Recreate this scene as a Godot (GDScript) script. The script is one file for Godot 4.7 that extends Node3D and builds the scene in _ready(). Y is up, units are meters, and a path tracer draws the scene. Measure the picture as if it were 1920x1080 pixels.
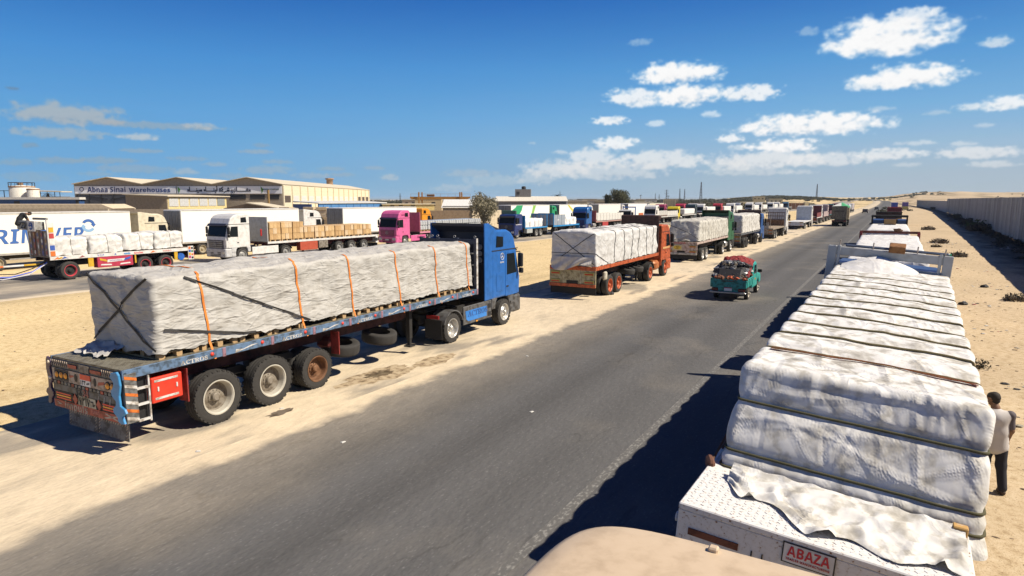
extends Node3D
# A truck queue on a desert highway. Metres; y up; the highway runs towards -z.

const EXPO := 1.45
const SUN := Vector3(0.9, 1.0, -0.3)
var rng := RandomNumberGenerator.new()
var mats := {}
var used := {}
var kept := {}
var noise_a := FastNoiseLite.new()
var noise_b := FastNoiseLite.new()
var noise_c := FastNoiseLite.new()
var tex := {}


func _ready():
	rng.seed = 7
	make_noises()
	make_camera()
	make_sky()
	make_sun()
	make_textures()
	make_ground()
	make_roads()
	make_wall()
	make_buildings()
	make_far_country()
	make_main_lane()
	make_right_lane()
	make_far_carriageway()
	make_people()
	make_litter()


func make_camera():
	var cam := Camera3D.new()
	cam.name = "camera"
	cam.keep_aspect = Camera3D.KEEP_HEIGHT
	cam.fov = 48.455
	cam.near = 0.05
	cam.far = 9000.0
	add_child(cam)
	cam.position = Vector3(0, 4.9, 0)
	cam.rotation = Vector3(deg_to_rad(-7.876), deg_to_rad(30.55), 0)
	cam.current = true


func make_sun():
	var sun := DirectionalLight3D.new()
	sun.name = "sun"
	sun.light_energy = 1.6
	sun.light_color = Color(1.0, 0.955, 0.88)
	sun.light_angular_distance = 0.5
	sun.shadow_enabled = true
	add_child(sun)
	sun.look_at_from_position(SUN * 100.0, Vector3.ZERO, Vector3.UP)


func lut(stops: Array, at: float) -> Color:
	for i in stops.size() - 1:
		if at <= stops[i + 1][0]:
			var t: float = clampf((at - stops[i][0]) / (stops[i + 1][0] - stops[i][0]), 0, 1)
			return Color8(stops[i][1], stops[i][2], stops[i][3]).lerp(Color8(stops[i + 1][1], stops[i + 1][2], stops[i + 1][3]), t)
	var e: Array = stops[-1]
	return Color8(e[1], e[2], e[3])


func make_sky():
	var pale := [[0, 180, 193, 203], [2, 172, 190, 205], [4, 160, 190, 215], [7, 126, 178, 221], [11, 92, 156, 214], [17, 48, 110, 188], [30, 18, 62, 138], [90, 10, 38, 100]]
	var deep := [[0, 128, 178, 216], [2, 114, 170, 215], [4, 108, 168, 217], [7, 98, 162, 217], [11, 76, 145, 211], [17, 42, 103, 182], [30, 16, 58, 132], [90, 10, 38, 100]]
	var small := Image.create(136, 512, false, Image.FORMAT_RGB8)   # four columns more on either side, so that it closes without a seam
	for j in 512:
		var el := 90.0 - (j + 0.5) / 512.0 * 180.0
		for i in 136:
			var az := ((i - 3.5) / 128.0) * TAU
			var near_sun := 0.5 + 0.5 * cos(az - deg_to_rad(55))
			var c := lut(deep, maxf(el, 0)).lerp(lut(pale, maxf(el, 0)), smoothstep(0.2, 0.85, near_sun))
			if el < 0:
				c = Color8(172, 160, 138)
			small.set_pixel(i, j, shown(c))
	small.resize(4352, 2048, Image.INTERPOLATE_CUBIC)
	small = small.get_region(Rect2i(128, 0, 4096, 2048))
	var n := FastNoiseLite.new()
	n.noise_type = FastNoiseLite.TYPE_SIMPLEX_SMOOTH
	n.fractal_octaves = 5
	n.fractal_gain = 0.55
	n.frequency = 0.02
	# azimuth, elevation, half width, half height (degrees), density, tone of the clouds
	var clouds := [ [-1.0, 11.7, 4.4, 1.6, 1.00, 1.00], [0.2, 13.0, 1.9, 0.7, 0.80, 1.00], [5.4, 10.7, 1.0, 0.4, 0.70, 0.97], [0.3, 8.9, 3.6, 1.0, 1.00, 1.00], [-2.3, 8.6, 1.5, 0.5, 0.80, 1.00], [-16.6, 10.3, 3.7, 1.0, 1.00, 1.00], [-20.0, 8.5, 2.4, 0.9, 0.90, 1.00], [-15.8, 8.5, 3.1, 1.0, 1.00, 1.00], [-10.9, 8.5, 2.6, 0.7, 0.90, 1.00], [-22.1, 6.7, 1.6, 0.4, 0.90, 1.00], [-18.2, 6.4, 0.8, 0.3, 0.60, 1.00], [-13.7, 7.0, 0.8, 0.3, 0.60, 1.00], [-6.1, 5.8, 5.7, 1.0, 1.00, 1.00], [-21.5, 4.8, 1.9, 0.6, 0.90, 1.00], [-12.2, 5.0, 1.1, 0.4, 0.90, 1.00], [-8.0, 4.3, 2.8, 0.6, 1.00, 1.00], [-11.6, 4.3, 0.7, 0.3, 0.50, 0.97], [-23.5, 3.4, 2.6, 1.0, 0.75, 0.96], [-17.6, 3.3, 4.1, 0.9, 0.80, 0.95], [-26.8, 2.6, 2.9, 0.9, 0.70, 0.93], [-22.1, 2.4, 5.1, 0.9, 0.60, 0.92], [-9.1, 3.2, 4.5, 0.8, 0.80, 0.95], [-12.0, 2.8, 1.7, 0.6, 0.60, 0.93], [-4.6, 3.1, 3.4, 0.6, 0.70, 0.95], [-0.6, 3.4, 2.3, 0.5, 0.80, 0.96], [-10.7, 2.3, 3.8, 0.4, 0.45, 0.92], [5.0, 3.3, 2.8, 0.5, 0.75, 0.95], [6.4, 6.6, 1.6, 0.6, 0.90, 1.00], [4.3, 6.5, 1.1, 0.3, 0.70, 0.98], [5.9, 2.5, 1.4, 0.3, 0.55, 0.94], [1.2, 4.2, 1.4, 0.2, 0.50, 0.96], [-1.5, 6.8, 1.1, 0.2, 0.40, 0.95], [-19.7, 12.9, 1.2, 0.3, 0.35, 0.95], [-6.7, 12.8, 0.8, 0.4, 0.35, 0.95], [4.0, 4.0, 0.8, 0.2, 0.50, 0.95], [5.2, 5.2, 0.6, 0.2, 0.40, 0.95], [2.2, 6.3, 0.8, 0.2, 0.35, 0.93], [0.7, 2.6, 1.0, 0.2, 0.40, 0.93], [-6.6, 2.2, 1.2, 0.2, 0.35, 0.93], [-64.5, 6.0, 3.7, 0.9, 0.75, 0.74], [-58.8, 5.6, 4.4, 0.3, 0.50, 0.70], [-55.9, 5.7, 1.3, 0.3, 0.60, 0.78], [-65.2, 4.7, 2.9, 0.5, 0.60, 0.74], [-60.3, 4.7, 1.4, 0.3, 0.70, 0.82], [-60.1, 3.7, 1.5, 0.2, 0.45, 0.70], [-67.0, 3.8, 0.5, 0.2, 0.40, 0.62], [-52.0, 3.9, 1.4, 0.2, 0.50, 0.72], [-51.6, 4.4, 0.7, 0.2, 0.35, 0.68], [-65.4, 2.8, 1.6, 0.3, 0.40, 0.68], [-62.4, 2.9, 2.0, 0.3, 0.40, 0.68], [-67.8, 2.6, 1.2, 0.3, 0.35, 0.68], [-57.1, 3.2, 1.5, 0.2, 0.35, 0.70], [-55.2, 2.8, 0.9, 0.2, 0.45, 0.74], [-50.4, 3.1, 1.3, 0.2, 0.40, 0.72], [-57.3, 2.2, 0.9, 0.3, 0.50, 0.78], [-60.8, 2.3, 2.5, 0.4, 0.35, 0.70], [-67.0, 1.6, 1.8, 0.4, 0.30, 0.70], [-51.2, 2.4, 2.1, 0.4, 0.40, 0.74], [-63.2, 1.9, 1.3, 0.2, 0.30, 0.72], [-46.1, 2.6, 1.3, 0.2, 0.35, 0.72], [-47.7, 2.0, 1.7, 0.3, 0.40, 0.76], [-42.6, 2.7, 1.1, 0.2, 0.35, 0.74], [-41.3, 1.9, 0.9, 0.3, 0.50, 0.82], [-45.3, 2.1, 1.3, 0.2, 0.35, 0.72], [-54.1, 1.9, 1.2, 0.3, 0.35, 0.72], [-34.3, 2.3, 2.4, 0.4, 0.35, 0.80], [-35.7, 1.0, 1.9, 0.4, 0.35, 0.85], [-32.4, 1.6, 2.9, 0.6, 0.30, 0.86], [-28.7, 1.8, 1.9, 0.7, 0.45, 0.90], [-28.8, 4.9, 0.4, 0.1, 0.40, 0.90], [-26.4, 4.1, 0.7, 0.2, 0.50, 0.95], [-67.7, 7.6, 0.4, 0.1, 0.40, 0.50] ]
	for k in clouds.size():
		var q: Array = clouds[k]
		cloud(small, n, q[0], q[1], q[2], q[3], q[4], q[5])
	var rr := RandomNumberGenerator.new()
	rr.seed = 5
	for k in 60:   # the same fair-weather clouds go on round the sky outside the view
		var az := rr.randf_range(22, 282)
		var el := 3.0 + 38.0 * pow(rr.randf(), 1.6)
		var w := rr.randf_range(1.5, 6.0) * (0.6 + el / 25.0)
		cloud(small, n, az, el, w, w * 0.25, rr.randf_range(0.6, 1.0), lerpf(0.75, 1.0, 0.5 + 0.5 * cos(deg_to_rad(az - 71))))
	var pano := PanoramaSkyMaterial.new()
	pano.panorama = ImageTexture.create_from_image(small)
	var sky := Sky.new()
	sky.sky_material = pano
	var env := Environment.new()
	env.background_mode = Environment.BG_SKY
	env.sky = sky
	env.tonemap_mode = Environment.TONE_MAPPER_LINEAR
	env.tonemap_exposure = EXPO
	env.sdfgi_enabled = true
	env.ssao_enabled = true
	env.ssil_enabled = true
	env.fog_enabled = true
	env.fog_density = 0.0001
	env.fog_light_color = Color(0.80, 0.86, 0.93)
	var we := WorldEnvironment.new()
	we.name = "world_environment"
	we.environment = env
	add_child(we)


func shown(c: Color) -> Color:
	var l := c.srgb_to_linear()
	return Color(l.r / EXPO, l.g / EXPO, l.b / EXPO).linear_to_srgb()


func cloud(im: Image, n: FastNoiseLite, az: float, el: float, hw: float, hh: float, dens: float, tone: float):
	var cx := az / 360.0 * 4096.0
	var cy := (90.0 - el) / 180.0 * 2048.0
	var rx := hw * 1.16 / 360.0 * 4096.0
	var ry := hh * 1.14 / 180.0 * 2048.0
	var f := 1.5 / maxf(ry, 6.0) / 0.02
	for j in range(int(cy - ry * 1.6), int(cy + ry * 1.6) + 1):
		for i in range(int(cx - rx * 1.35), int(cx + rx * 1.35) + 1):
			var u := (i - cx) / rx
			var v := (j - cy) / ry
			var a := n.get_noise_3d(i * f * 0.55, j * f, az * 3.1)
			var b := n.get_noise_3d(i * f * 2.3, j * f * 3.4, az * 7.7)
			var vv := v * (1.35 if v > 0.0 else 0.95)
			var body := 1.0 - (u * u + vv * vv) + a * 0.85 + b * 0.2
			var al := smoothstep(0.0, 0.8, body) * dens
			if al <= 0.01:
				continue
			var lit := clampf(0.9 - 0.22 * v + a * 0.3 + b * 0.22, 0.0, 1.0)
			var ww := posmod(i, 4096)
			var top := Color(tone * 0.985, tone * 0.985, tone * 0.985)
			var low := Color(tone * 0.80, tone * 0.815, tone * 0.84)
			var c := low.lerp(top, smoothstep(0.35, 0.95, lit))
			im.set_pixel(ww, j, im.get_pixel(ww, j).lerp(shown(c), al))

# ---------------------------------------------------------------- helpers: names, nodes, materials, shapes

func numbered(called: String) -> String:
	if not used.has(called):
		used[called] = 0
		return called
	used[called] += 1
	return "%s_%03d" % [called, used[called]]


func tag(o: Node, label: String, category: String, group := ""):
	o.set_meta("label", label)
	o.set_meta("category", category)
	if group != "":
		o.set_meta("group", group)


func thing(called: String, label: String, category: String, at := Vector3.ZERO, turn := 0.0, group := "") -> Node3D:
	var o := Node3D.new()
	o.name = numbered(called)
	add_child(o)
	o.position = at
	o.rotation.y = deg_to_rad(turn)
	tag(o, label, category, group)
	return o


func part(par: Node, called: String, mesh: Mesh, m: Material, xf := Transform3D.IDENTITY) -> MeshInstance3D:
	var o := MeshInstance3D.new()
	o.mesh = mesh
	o.material_override = m
	o.transform = xf
	if par == self:
		o.name = numbered(called)
	else:
		var key := "%d %s" % [par.get_instance_id(), called]
		var c: int = used.get(key, -1) + 1
		used[key] = c
		o.name = called if c == 0 else "%s_%03d" % [called, c]
	par.add_child(o)
	return o


func struct(called: String, mesh: Mesh, m: Material, par: Node = self) -> MeshInstance3D:
	var o := part(par, called, mesh, m)
	if par == self:
		o.set_meta("kind", "structure")
	return o


func copy(o: Node3D, label: String, at: Vector3, turn := 0.0) -> Node3D:
	var c: Node3D = o.duplicate()
	var base := o.name.rstrip("0123456789").rstrip("_")
	c.name = numbered(base)
	add_child(c)
	c.position = at
	c.rotation = Vector3(0, deg_to_rad(turn), 0)
	c.set_meta("label", label)
	return c


func at(x: float, y: float, z: float) -> Transform3D:
	return Transform3D(Basis.IDENTITY, Vector3(x, y, z))


func turned(x: float, y: float, z: float, rx := 0.0, ry := 0.0, rz := 0.0) -> Transform3D:
	return Transform3D(Basis.from_euler(Vector3(deg_to_rad(rx), deg_to_rad(ry), deg_to_rad(rz))), Vector3(x, y, z))


# linear base colour; grime: 0 none, 1 dusty paint, 2 heavy
func mat(r: float, g: float, b: float, rough := 0.6, metal := 0.0, grime := 1) -> StandardMaterial3D:
	var key := "%.3f %.3f %.3f %.2f %.2f %d" % [r, g, b, rough, metal, grime]
	if mats.has(key):
		return mats[key]
	var m := StandardMaterial3D.new()
	m.resource_name = "paint"
	m.albedo_color = Color(r, g, b).linear_to_srgb()
	m.roughness = rough
	m.metallic = metal
	if grime > 0:
		m.albedo_texture = tex["dust"] if grime == 1 else tex["dirt"]
		m.uv1_triplanar = true
		m.uv1_scale = Vector3(0.37, 0.37, 0.37)
	mats[key] = m
	return m


func glass() -> StandardMaterial3D:
	if not mats.has("glass"):
		var m := StandardMaterial3D.new()
		m.albedo_color = Color(0.012, 0.015, 0.018).linear_to_srgb()
		m.roughness = 0.06
		m.metallic_specular = 0.24
		mats["glass"] = m
	return mats["glass"]


func st() -> SurfaceTool:
	var s := SurfaceTool.new()
	s.begin(Mesh.PRIMITIVE_TRIANGLES)
	s.set_smooth_group(-1)
	return s


func fin(s: SurfaceTool) -> Mesh:
	s.generate_normals()
	return s.commit()


func tri(s: SurfaceTool, a: Vector3, b: Vector3, c: Vector3):   # anticlockwise seen from outside
	s.add_vertex(a)
	s.add_vertex(c)
	s.add_vertex(b)


func quad(s: SurfaceTool, a: Vector3, b: Vector3, c: Vector3, d: Vector3):
	tri(s, a, b, c)
	tri(s, a, c, d)


func box(s: SurfaceTool, c: Vector3, size: Vector3, bs := Basis.IDENTITY, bev := 0.0):
	var h := size * 0.5
	if bev <= 0.0:
		var p: Array[Vector3] = []
		for k in 8:
			p.append(c + bs * Vector3(h.x if k & 1 else -h.x, h.y if k & 2 else -h.y, h.z if k & 4 else -h.z))
		quad(s, p[0], p[4], p[6], p[2])
		quad(s, p[1], p[3], p[7], p[5])
		quad(s, p[0], p[1], p[5], p[4])
		quad(s, p[2], p[6], p[7], p[3])
		quad(s, p[0], p[2], p[3], p[1])
		quad(s, p[4], p[5], p[7], p[6])
		return
	bev = minf(bev, minf(h.x, minf(h.y, h.z)) * 0.9)
	for ax in 3:
		var bx := (ax + 1) % 3
		var cx := (ax + 2) % 3
		for sg in [-1.0, 1.0]:
			var f: Array[Vector3] = []
			for k in [[-1, -1], [1, -1], [1, 1], [-1, 1]]:
				var v := Vector3.ZERO
				v[ax] = h[ax] * sg
				v[bx] = (h[bx] - bev) * k[0]
				v[cx] = (h[cx] - bev) * k[1]
				f.append(c + bs * v)
			if sg > 0:
				quad(s, f[0], f[1], f[2], f[3])
			else:
				quad(s, f[3], f[2], f[1], f[0])
		for sb in [-1.0, 1.0]:
			for sc in [-1.0, 1.0]:   # edge along ax
				var e: Array[Vector3] = []
				for k in [[0, -1], [0, 1], [1, 1], [1, -1]]:
					var v := Vector3.ZERO
					v[ax] = (h[ax] - bev) * k[1]
					v[bx] = (h[bx] - (0.0 if k[0] == 0 else bev)) * sb
					v[cx] = (h[cx] - (bev if k[0] == 0 else 0.0)) * sc
					e.append(c + bs * v)
				if sb * sc > 0:
					quad(s, e[3], e[2], e[1], e[0])
				else:
					quad(s, e[0], e[1], e[2], e[3])
	for k in 8:
		var sg := Vector3(1 if k & 1 else -1, 1 if k & 2 else -1, 1 if k & 4 else -1)
		var t: Array[Vector3] = []
		for ax in 3:
			var v := h - Vector3(bev, bev, bev)
			v[ax] = h[ax]
			t.append(c + bs * (v * sg))
		if sg.x * sg.y * sg.z > 0:
			tri(s, t[0], t[1], t[2])
		else:
			tri(s, t[0], t[2], t[1])


func one_box(size: Vector3, bev := 0.0) -> Mesh:
	var key := "box %s %.3f" % [size, bev]
	if not kept.has(key):
		var s := st()
		box(s, Vector3.ZERO, size, Basis.IDENTITY, bev)
		kept[key] = fin(s)
	return kept[key]


func bar(s: SurfaceTool, a: Vector3, b: Vector3, w: float, h: float, up := Vector3.UP, bev := 0.0):   # a box from a to b
	var d := b - a
	var z := d.normalized()
	if absf(z.dot(up)) > 0.97:
		up = Vector3(1, 0, 0) if absf(z.x) < 0.9 else Vector3(0, 0, 1)
	var x := up.cross(z).normalized()
	var y := z.cross(x)
	box(s, (a + b) * 0.5, Vector3(w, h, d.length()), Basis(x, y, z), bev)


func tube(s: SurfaceTool, pts: Array, r: float, n := 8, flat_y := 1.0):
	s.set_smooth_group(3)
	var rings: Array = []
	var prev := Vector3.UP
	for i in pts.size():
		var a: Vector3 = pts[maxi(i - 1, 0)]
		var b: Vector3 = pts[mini(i + 1, pts.size() - 1)]
		var z := (b - a).normalized()
		if absf(z.dot(prev)) > 0.95:
			prev = Vector3(1, 0, 0) if absf(z.x) < 0.9 else Vector3(0, 0, 1)
		var x := prev.cross(z).normalized()
		var y := z.cross(x)
		prev = y
		var ring: Array[Vector3] = []
		for k in n:
			var t := TAU * k / n
			ring.append(pts[i] + x * cos(t) * r + y * sin(t) * r * flat_y)
		rings.append(ring)
	for i in rings.size() - 1:
		for k in n:
			var k2 := (k + 1) % n
			quad(s, rings[i][k], rings[i][k2], rings[i + 1][k2], rings[i + 1][k])
	s.set_smooth_group(-1)
	for k in range(1, n - 1):
		tri(s, rings[0][0], rings[0][k + 1], rings[0][k])
		tri(s, rings[-1][0], rings[-1][k], rings[-1][k + 1])


func lathe(s: SurfaceTool, prof: Array, n: int, xf := Transform3D.IDENTITY, smooth := true, wobble := 0.0):   # prof: Vector2(radius, height along y), from bottom to top
	s.set_smooth_group(4 if smooth else -1)
	for i in prof.size() - 1:
		for k in n:
			var t0 := TAU * k / n
			var t1 := TAU * (k + 1) / n
			var r0: float = prof[i].x
			var r1: float = prof[i + 1].x
			var a := xf * Vector3(r0 * sin(t0), prof[i].y, r0 * cos(t0))
			var b := xf * Vector3(r0 * sin(t1), prof[i].y, r0 * cos(t1))
			var c := xf * Vector3(r1 * sin(t1), prof[i + 1].y, r1 * cos(t1))
			var d := xf * Vector3(r1 * sin(t0), prof[i + 1].y, r1 * cos(t0))
			if r0 > 1e-4:
				tri(s, a, b, c)
			if r1 > 1e-4:
				tri(s, a, c, d)
	s.set_smooth_group(-1)


func inset(p: PackedVector2Array, d: float) -> PackedVector2Array:   # anticlockwise polygon
	var out := PackedVector2Array()
	var n := p.size()
	for i in n:
		var e0 := (p[i] - p[(i + n - 1) % n]).normalized()
		var e1 := (p[(i + 1) % n] - p[i]).normalized()
		var n0 := Vector2(-e0.y, e0.x)
		var n1 := Vector2(-e1.y, e1.x)
		var m := (n0 + n1).normalized()
		out.append(p[i] + m * d / maxf(0.35, m.dot(n0)))
	return out


func ccw(p: Array) -> PackedVector2Array:
	var q := PackedVector2Array(p)
	if Geometry2D.is_polygon_clockwise(q):   # Godot's y points down, so its sense is turned
		q.reverse()
	var a := 0.0
	for i in q.size():
		var b := q[(i + 1) % q.size()]
		a += q[i].x * b.y - b.x * q[i].y
	if a < 0:
		q.reverse()
	return q


# an extruded outline (local x, y), centred on z, with bevelled rims; xf places it
func prism(s: SurfaceTool, outline: Array, depth: float, xf := Transform3D.IDENTITY, bev := 0.0, steps := 1):
	var p := ccw(outline)
	var n := p.size()
	var layers: Array = []   # [inset, z]
	var h := depth * 0.5
	if bev > 0:
		for k in steps + 1:
			var a := PI * 0.5 * k / steps
			layers.append([bev * (1 - sin(a)), -h + bev * (1 - cos(a))])
		for k in steps + 1:
			var a := PI * 0.5 * (steps - k) / steps
			layers.append([bev * (1 - sin(a)), h - bev * (1 - cos(a))])
	else:
		layers = [[0.0, -h], [0.0, h]]
	var rings: Array = []
	for l in layers:
		var q := inset(p, l[0]) if l[0] > 1e-5 else p
		var ring: Array[Vector3] = []
		for v in q:
			ring.append(xf * Vector3(v.x, v.y, l[1]))
		rings.append(ring)
	for i in rings.size() - 1:
		for k in n:
			var k2 := (k + 1) % n
			quad(s, rings[i][k], rings[i][k2], rings[i + 1][k2], rings[i + 1][k])
	var cap := inset(p, layers[0][0]) if layers[0][0] > 1e-5 else p
	var ix := Geometry2D.triangulate_polygon(cap)
	for t in range(0, ix.size(), 3):
		var a := cap[ix[t]]
		var b := cap[ix[t + 1]]
		var c := cap[ix[t + 2]]
		var ia := ix[t]
		var ib := ix[t + 1]
		var ic := ix[t + 2]
		if (b - a).cross(c - a) < 0:
			var sw := ib
			ib = ic
			ic = sw
		tri(s, rings[-1][ia], rings[-1][ib], rings[-1][ic])
		tri(s, rings[0][ia], rings[0][ic], rings[0][ib])


func prism_mesh(outline: Array, depth: float, bev := 0.0, steps := 1) -> Mesh:
	var s := st()
	prism(s, outline, depth, Transform3D.IDENTITY, bev, steps)
	return fin(s)


# turns prism space (outline x = vehicle z, outline y = y, depth = x) into vehicle space
func side_xf(x := 0.0) -> Transform3D:
	return Transform3D(Basis(Vector3(0, 0, 1), Vector3(0, 1, 0), Vector3(-1, 0, 0)), Vector3(x, 0, 0))


func words(par: Node, text: String, height: float, m: Material, xf: Transform3D, depth := 0.012, wide := 1.0, font_name := "Droid Sans", called := "lettering") -> MeshInstance3D:
	var key := "text %s %.3f %.3f %s" % [text, height, depth, font_name]
	if not kept.has(key):
		var f := SystemFont.new()
		f.font_names = PackedStringArray([font_name])
		f.font_weight = 700
		var t := TextMesh.new()
		t.text = text
		t.font = f
		t.font_size = 48
		t.pixel_size = height / 34.5
		t.depth = depth
		t.curve_step = 3.0
		kept[key] = t
	var o := part(par, called, kept[key], m)
	o.transform = xf * Transform3D(Basis.from_scale(Vector3(wide, 1, 1)), Vector3.ZERO)
	return o


func fitted(par: Node, text: String, height: float, width: float, m: Material, xf: Transform3D, depth := 0.012, font_name := "Droid Sans") -> MeshInstance3D:
	var o := words(par, text, height, m, xf, depth, 1.0, font_name)
	o.transform = xf * Transform3D(Basis.from_scale(Vector3(width / maxf(0.01, o.mesh.get_aabb().size.x), 1, 1)), Vector3.ZERO)
	return o


func strokes(s: SurfaceTool, lines: Array, w: float, depth: float, xf: Transform3D):
	for ln in lines:
		for i in ln.size() - 1:
			var a: Vector2 = ln[i]
			var b: Vector2 = ln[i + 1]
			var d := (b - a).normalized() * w * 0.4
			bar(s, xf * Vector3(a.x - d.x, a.y - d.y, i * 0.0007), xf * Vector3(b.x + d.x, b.y + d.y, i * 0.0007), depth, w, xf.basis * Vector3(-d.y, d.x, 0).normalized())


func grid_mesh(nu: int, nv: int, pos: PackedVector3Array, uv := PackedVector2Array(), uv2 := PackedVector2Array(), col := PackedColorArray(), flip := false) -> Mesh:
	var ix := PackedInt32Array()
	for j in nv - 1:
		for i in nu - 1:
			var a := j * nu + i
			if flip:
				ix.append_array([a, a + 1, a + nu, a + 1, a + nu + 1, a + nu])
			else:
				ix.append_array([a, a + nu, a + 1, a + 1, a + nu, a + nu + 1])
	var ar := []
	ar.resize(Mesh.ARRAY_MAX)
	ar[Mesh.ARRAY_VERTEX] = pos
	ar[Mesh.ARRAY_INDEX] = ix
	if uv.size():
		ar[Mesh.ARRAY_TEX_UV] = uv
	if uv2.size():
		ar[Mesh.ARRAY_TEX_UV2] = uv2
	if col.size():
		ar[Mesh.ARRAY_COLOR] = col
	var s := SurfaceTool.new()
	s.create_from_arrays(ar)
	s.generate_normals()
	return s.commit()


func make_noises():
	noise_a.noise_type = FastNoiseLite.TYPE_SIMPLEX_SMOOTH
	noise_a.frequency = 1.0
	noise_a.fractal_octaves = 3
	noise_a.seed = 11
	noise_b.noise_type = FastNoiseLite.TYPE_SIMPLEX_SMOOTH
	noise_b.frequency = 1.0
	noise_b.fractal_type = FastNoiseLite.FRACTAL_RIDGED
	noise_b.fractal_octaves = 2
	noise_b.seed = 23
	noise_c.noise_type = FastNoiseLite.TYPE_VALUE
	noise_c.frequency = 1.0
	noise_c.fractal_octaves = 2
	noise_c.seed = 5


func noise_tex(freq: float, octaves: int, lo: Color, hi: Color, size := 512, sd := 1, stops := []) -> NoiseTexture2D:
	var n := FastNoiseLite.new()
	n.noise_type = FastNoiseLite.TYPE_SIMPLEX_SMOOTH
	n.frequency = freq
	n.fractal_octaves = octaves
	n.fractal_gain = 0.6
	n.seed = sd
	var g := Gradient.new()
	g.set_color(0, lo)
	g.set_color(1, hi)
	for q in stops:
		g.add_point(q[0], q[1])
	var t := NoiseTexture2D.new()
	t.width = size
	t.height = size
	t.seamless = true
	t.noise = n
	t.color_ramp = g
	return t


func bump_tex(freq: float, octaves: int, strength: float, size := 512, sd := 3) -> NoiseTexture2D:
	var t := noise_tex(freq, octaves, Color.BLACK, Color.WHITE, size, sd)
	t.color_ramp = null
	t.as_normal_map = true
	t.bump_strength = strength
	return t


# normal map of sheeting: straight sharp folds of many lengths, mostly near one direction; it repeats without a seam
func fold_tex(sd: int, count: int, angle: float, scatter: float, l0: float, l1: float, w0: float, w1: float) -> ImageTexture:
	var rr := RandomNumberGenerator.new()
	rr.seed = sd
	var n := 512
	var hgt := PackedFloat32Array()
	hgt.resize(n * n)
	for k in count:
		var a := angle + rr.randfn() * scatter
		var l := lerpf(l0, l1, pow(rr.randf(), 2.0))
		var w := lerpf(w0, w1, rr.randf())
		var o := Vector2(rr.randf(), rr.randf()) * n
		var amp := rr.randf_range(0.3, 1.0) * w * (1.0 if rr.randf() < 0.7 else -1.0)
		var d := Vector2(cos(a), sin(a))
		var bend := rr.randfn() * 0.0016
		for i in int(l):
			var t := i / l
			var taper := sin(PI * t)
			var ww := w * (0.35 + 0.65 * taper)
			d = d.rotated(bend)
			o += d
			var nn := Vector2(-d.y, d.x)
			for j in range(-int(ww), int(ww) + 1):
				var p := o + nn * j
				var at_i := posmod(int(p.y), n) * n + posmod(int(p.x), n)
				hgt[at_i] = hgt[at_i] * 0.6 + 0.4 * (hgt[at_i] + amp * taper * (1.0 - absf(j) / (ww + 1.0)) * (1.0 if j < 0 else 0.8))
	var data := Image.create_from_data(n, n, false, Image.FORMAT_RF, hgt.to_byte_array())
	data.resize(256, 256, Image.INTERPOLATE_LANCZOS)
	data.resize(512, 512, Image.INTERPOLATE_CUBIC)
	var fine := FastNoiseLite.new()
	fine.seed = sd
	var out := Image.create(n, n, false, Image.FORMAT_RGB8)
	var raw := data.get_data().to_float32_array()
	for y in n:
		for x in n:
			var dx := raw[y * n + (x + 1) % n] - raw[y * n + posmod(x - 1, n)]
			var dy := raw[((y + 1) % n) * n + x] - raw[posmod(y - 1, n) * n + x]
			var v := Vector3(-dx * 0.5, dy * 0.5, 1.0).normalized()
			out.set_pixel(x, y, Color(v.x * 0.5 + 0.5, v.y * 0.5 + 0.5, v.z * 0.5 + 0.5))
	return ImageTexture.create_from_image(out)


func grey(v: float) -> Color:
	return Color(v, v, v)


func make_textures():
	tex["dust"] = noise_tex(0.012, 6, Color(0.86, 0.845, 0.82), Color(1, 1, 1), 512, 2, [[0.5, Color(0.97, 0.965, 0.955)]])
	tex["dirt"] = noise_tex(0.02, 6, Color(0.5, 0.46, 0.41), Color(1, 1, 1), 512, 4, [[0.40, Color(0.80, 0.77, 0.73)], [0.55, Color(0.95, 0.94, 0.92)]])
	tex["cloth"] = fold_tex(8, 120, 0.3, 0.9, 60, 330, 5.0, 16.0)
	tex["cloth_fine"] = fold_tex(9, 420, 0.0, 0.42, 40, 200, 3.0, 9.0)
	tex["stain"] = noise_tex(0.016, 7, Color(0.60, 0.575, 0.53), Color(1, 1, 1), 512, 21, [[0.36, Color(0.83, 0.815, 0.78)], [0.5, Color(0.95, 0.945, 0.935)]])
	tex["grain"] = bump_tex(0.12, 4, 5.0, 1024, 9)
	tex["sand"] = noise_tex(0.02, 7, Color(0.74, 0.70, 0.64), Color(1, 1, 1), 1024, 12, [[0.4, Color(0.93, 0.91, 0.88)]])
	tex["speck"] = noise_tex(0.09, 4, Color(0.62, 0.58, 0.52), Color(1, 1, 1), 512, 13, [[0.25, Color(0.8, 0.77, 0.73)], [0.36, Color(0.98, 0.97, 0.96)]])
	tex["concrete"] = noise_tex(0.015, 6, Color(0.70, 0.69, 0.68), Color(1, 1, 1), 512, 14)
	tex["rust"] = noise_tex(0.03, 6, Color(0.36, 0.17, 0.07), Color(1, 1, 1), 512, 15, [[0.13, Color(0.5, 0.27, 0.14)], [0.19, Color(0.90, 0.88, 0.85)], [0.4, Color(0.97, 0.965, 0.96)]])

# ---------------------------------------------------------------- the land

func wall_x(z: float) -> float:
	if z > -112.0:
		return 12.25 + (-z - 70.0) * 0.032
	if z > -250.0:
		return 13.59 + (-z - 112.0) * 0.026
	var d := -z - 250.0
	return 17.18 + 0.026 * d - 0.00012 * d * d


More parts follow.
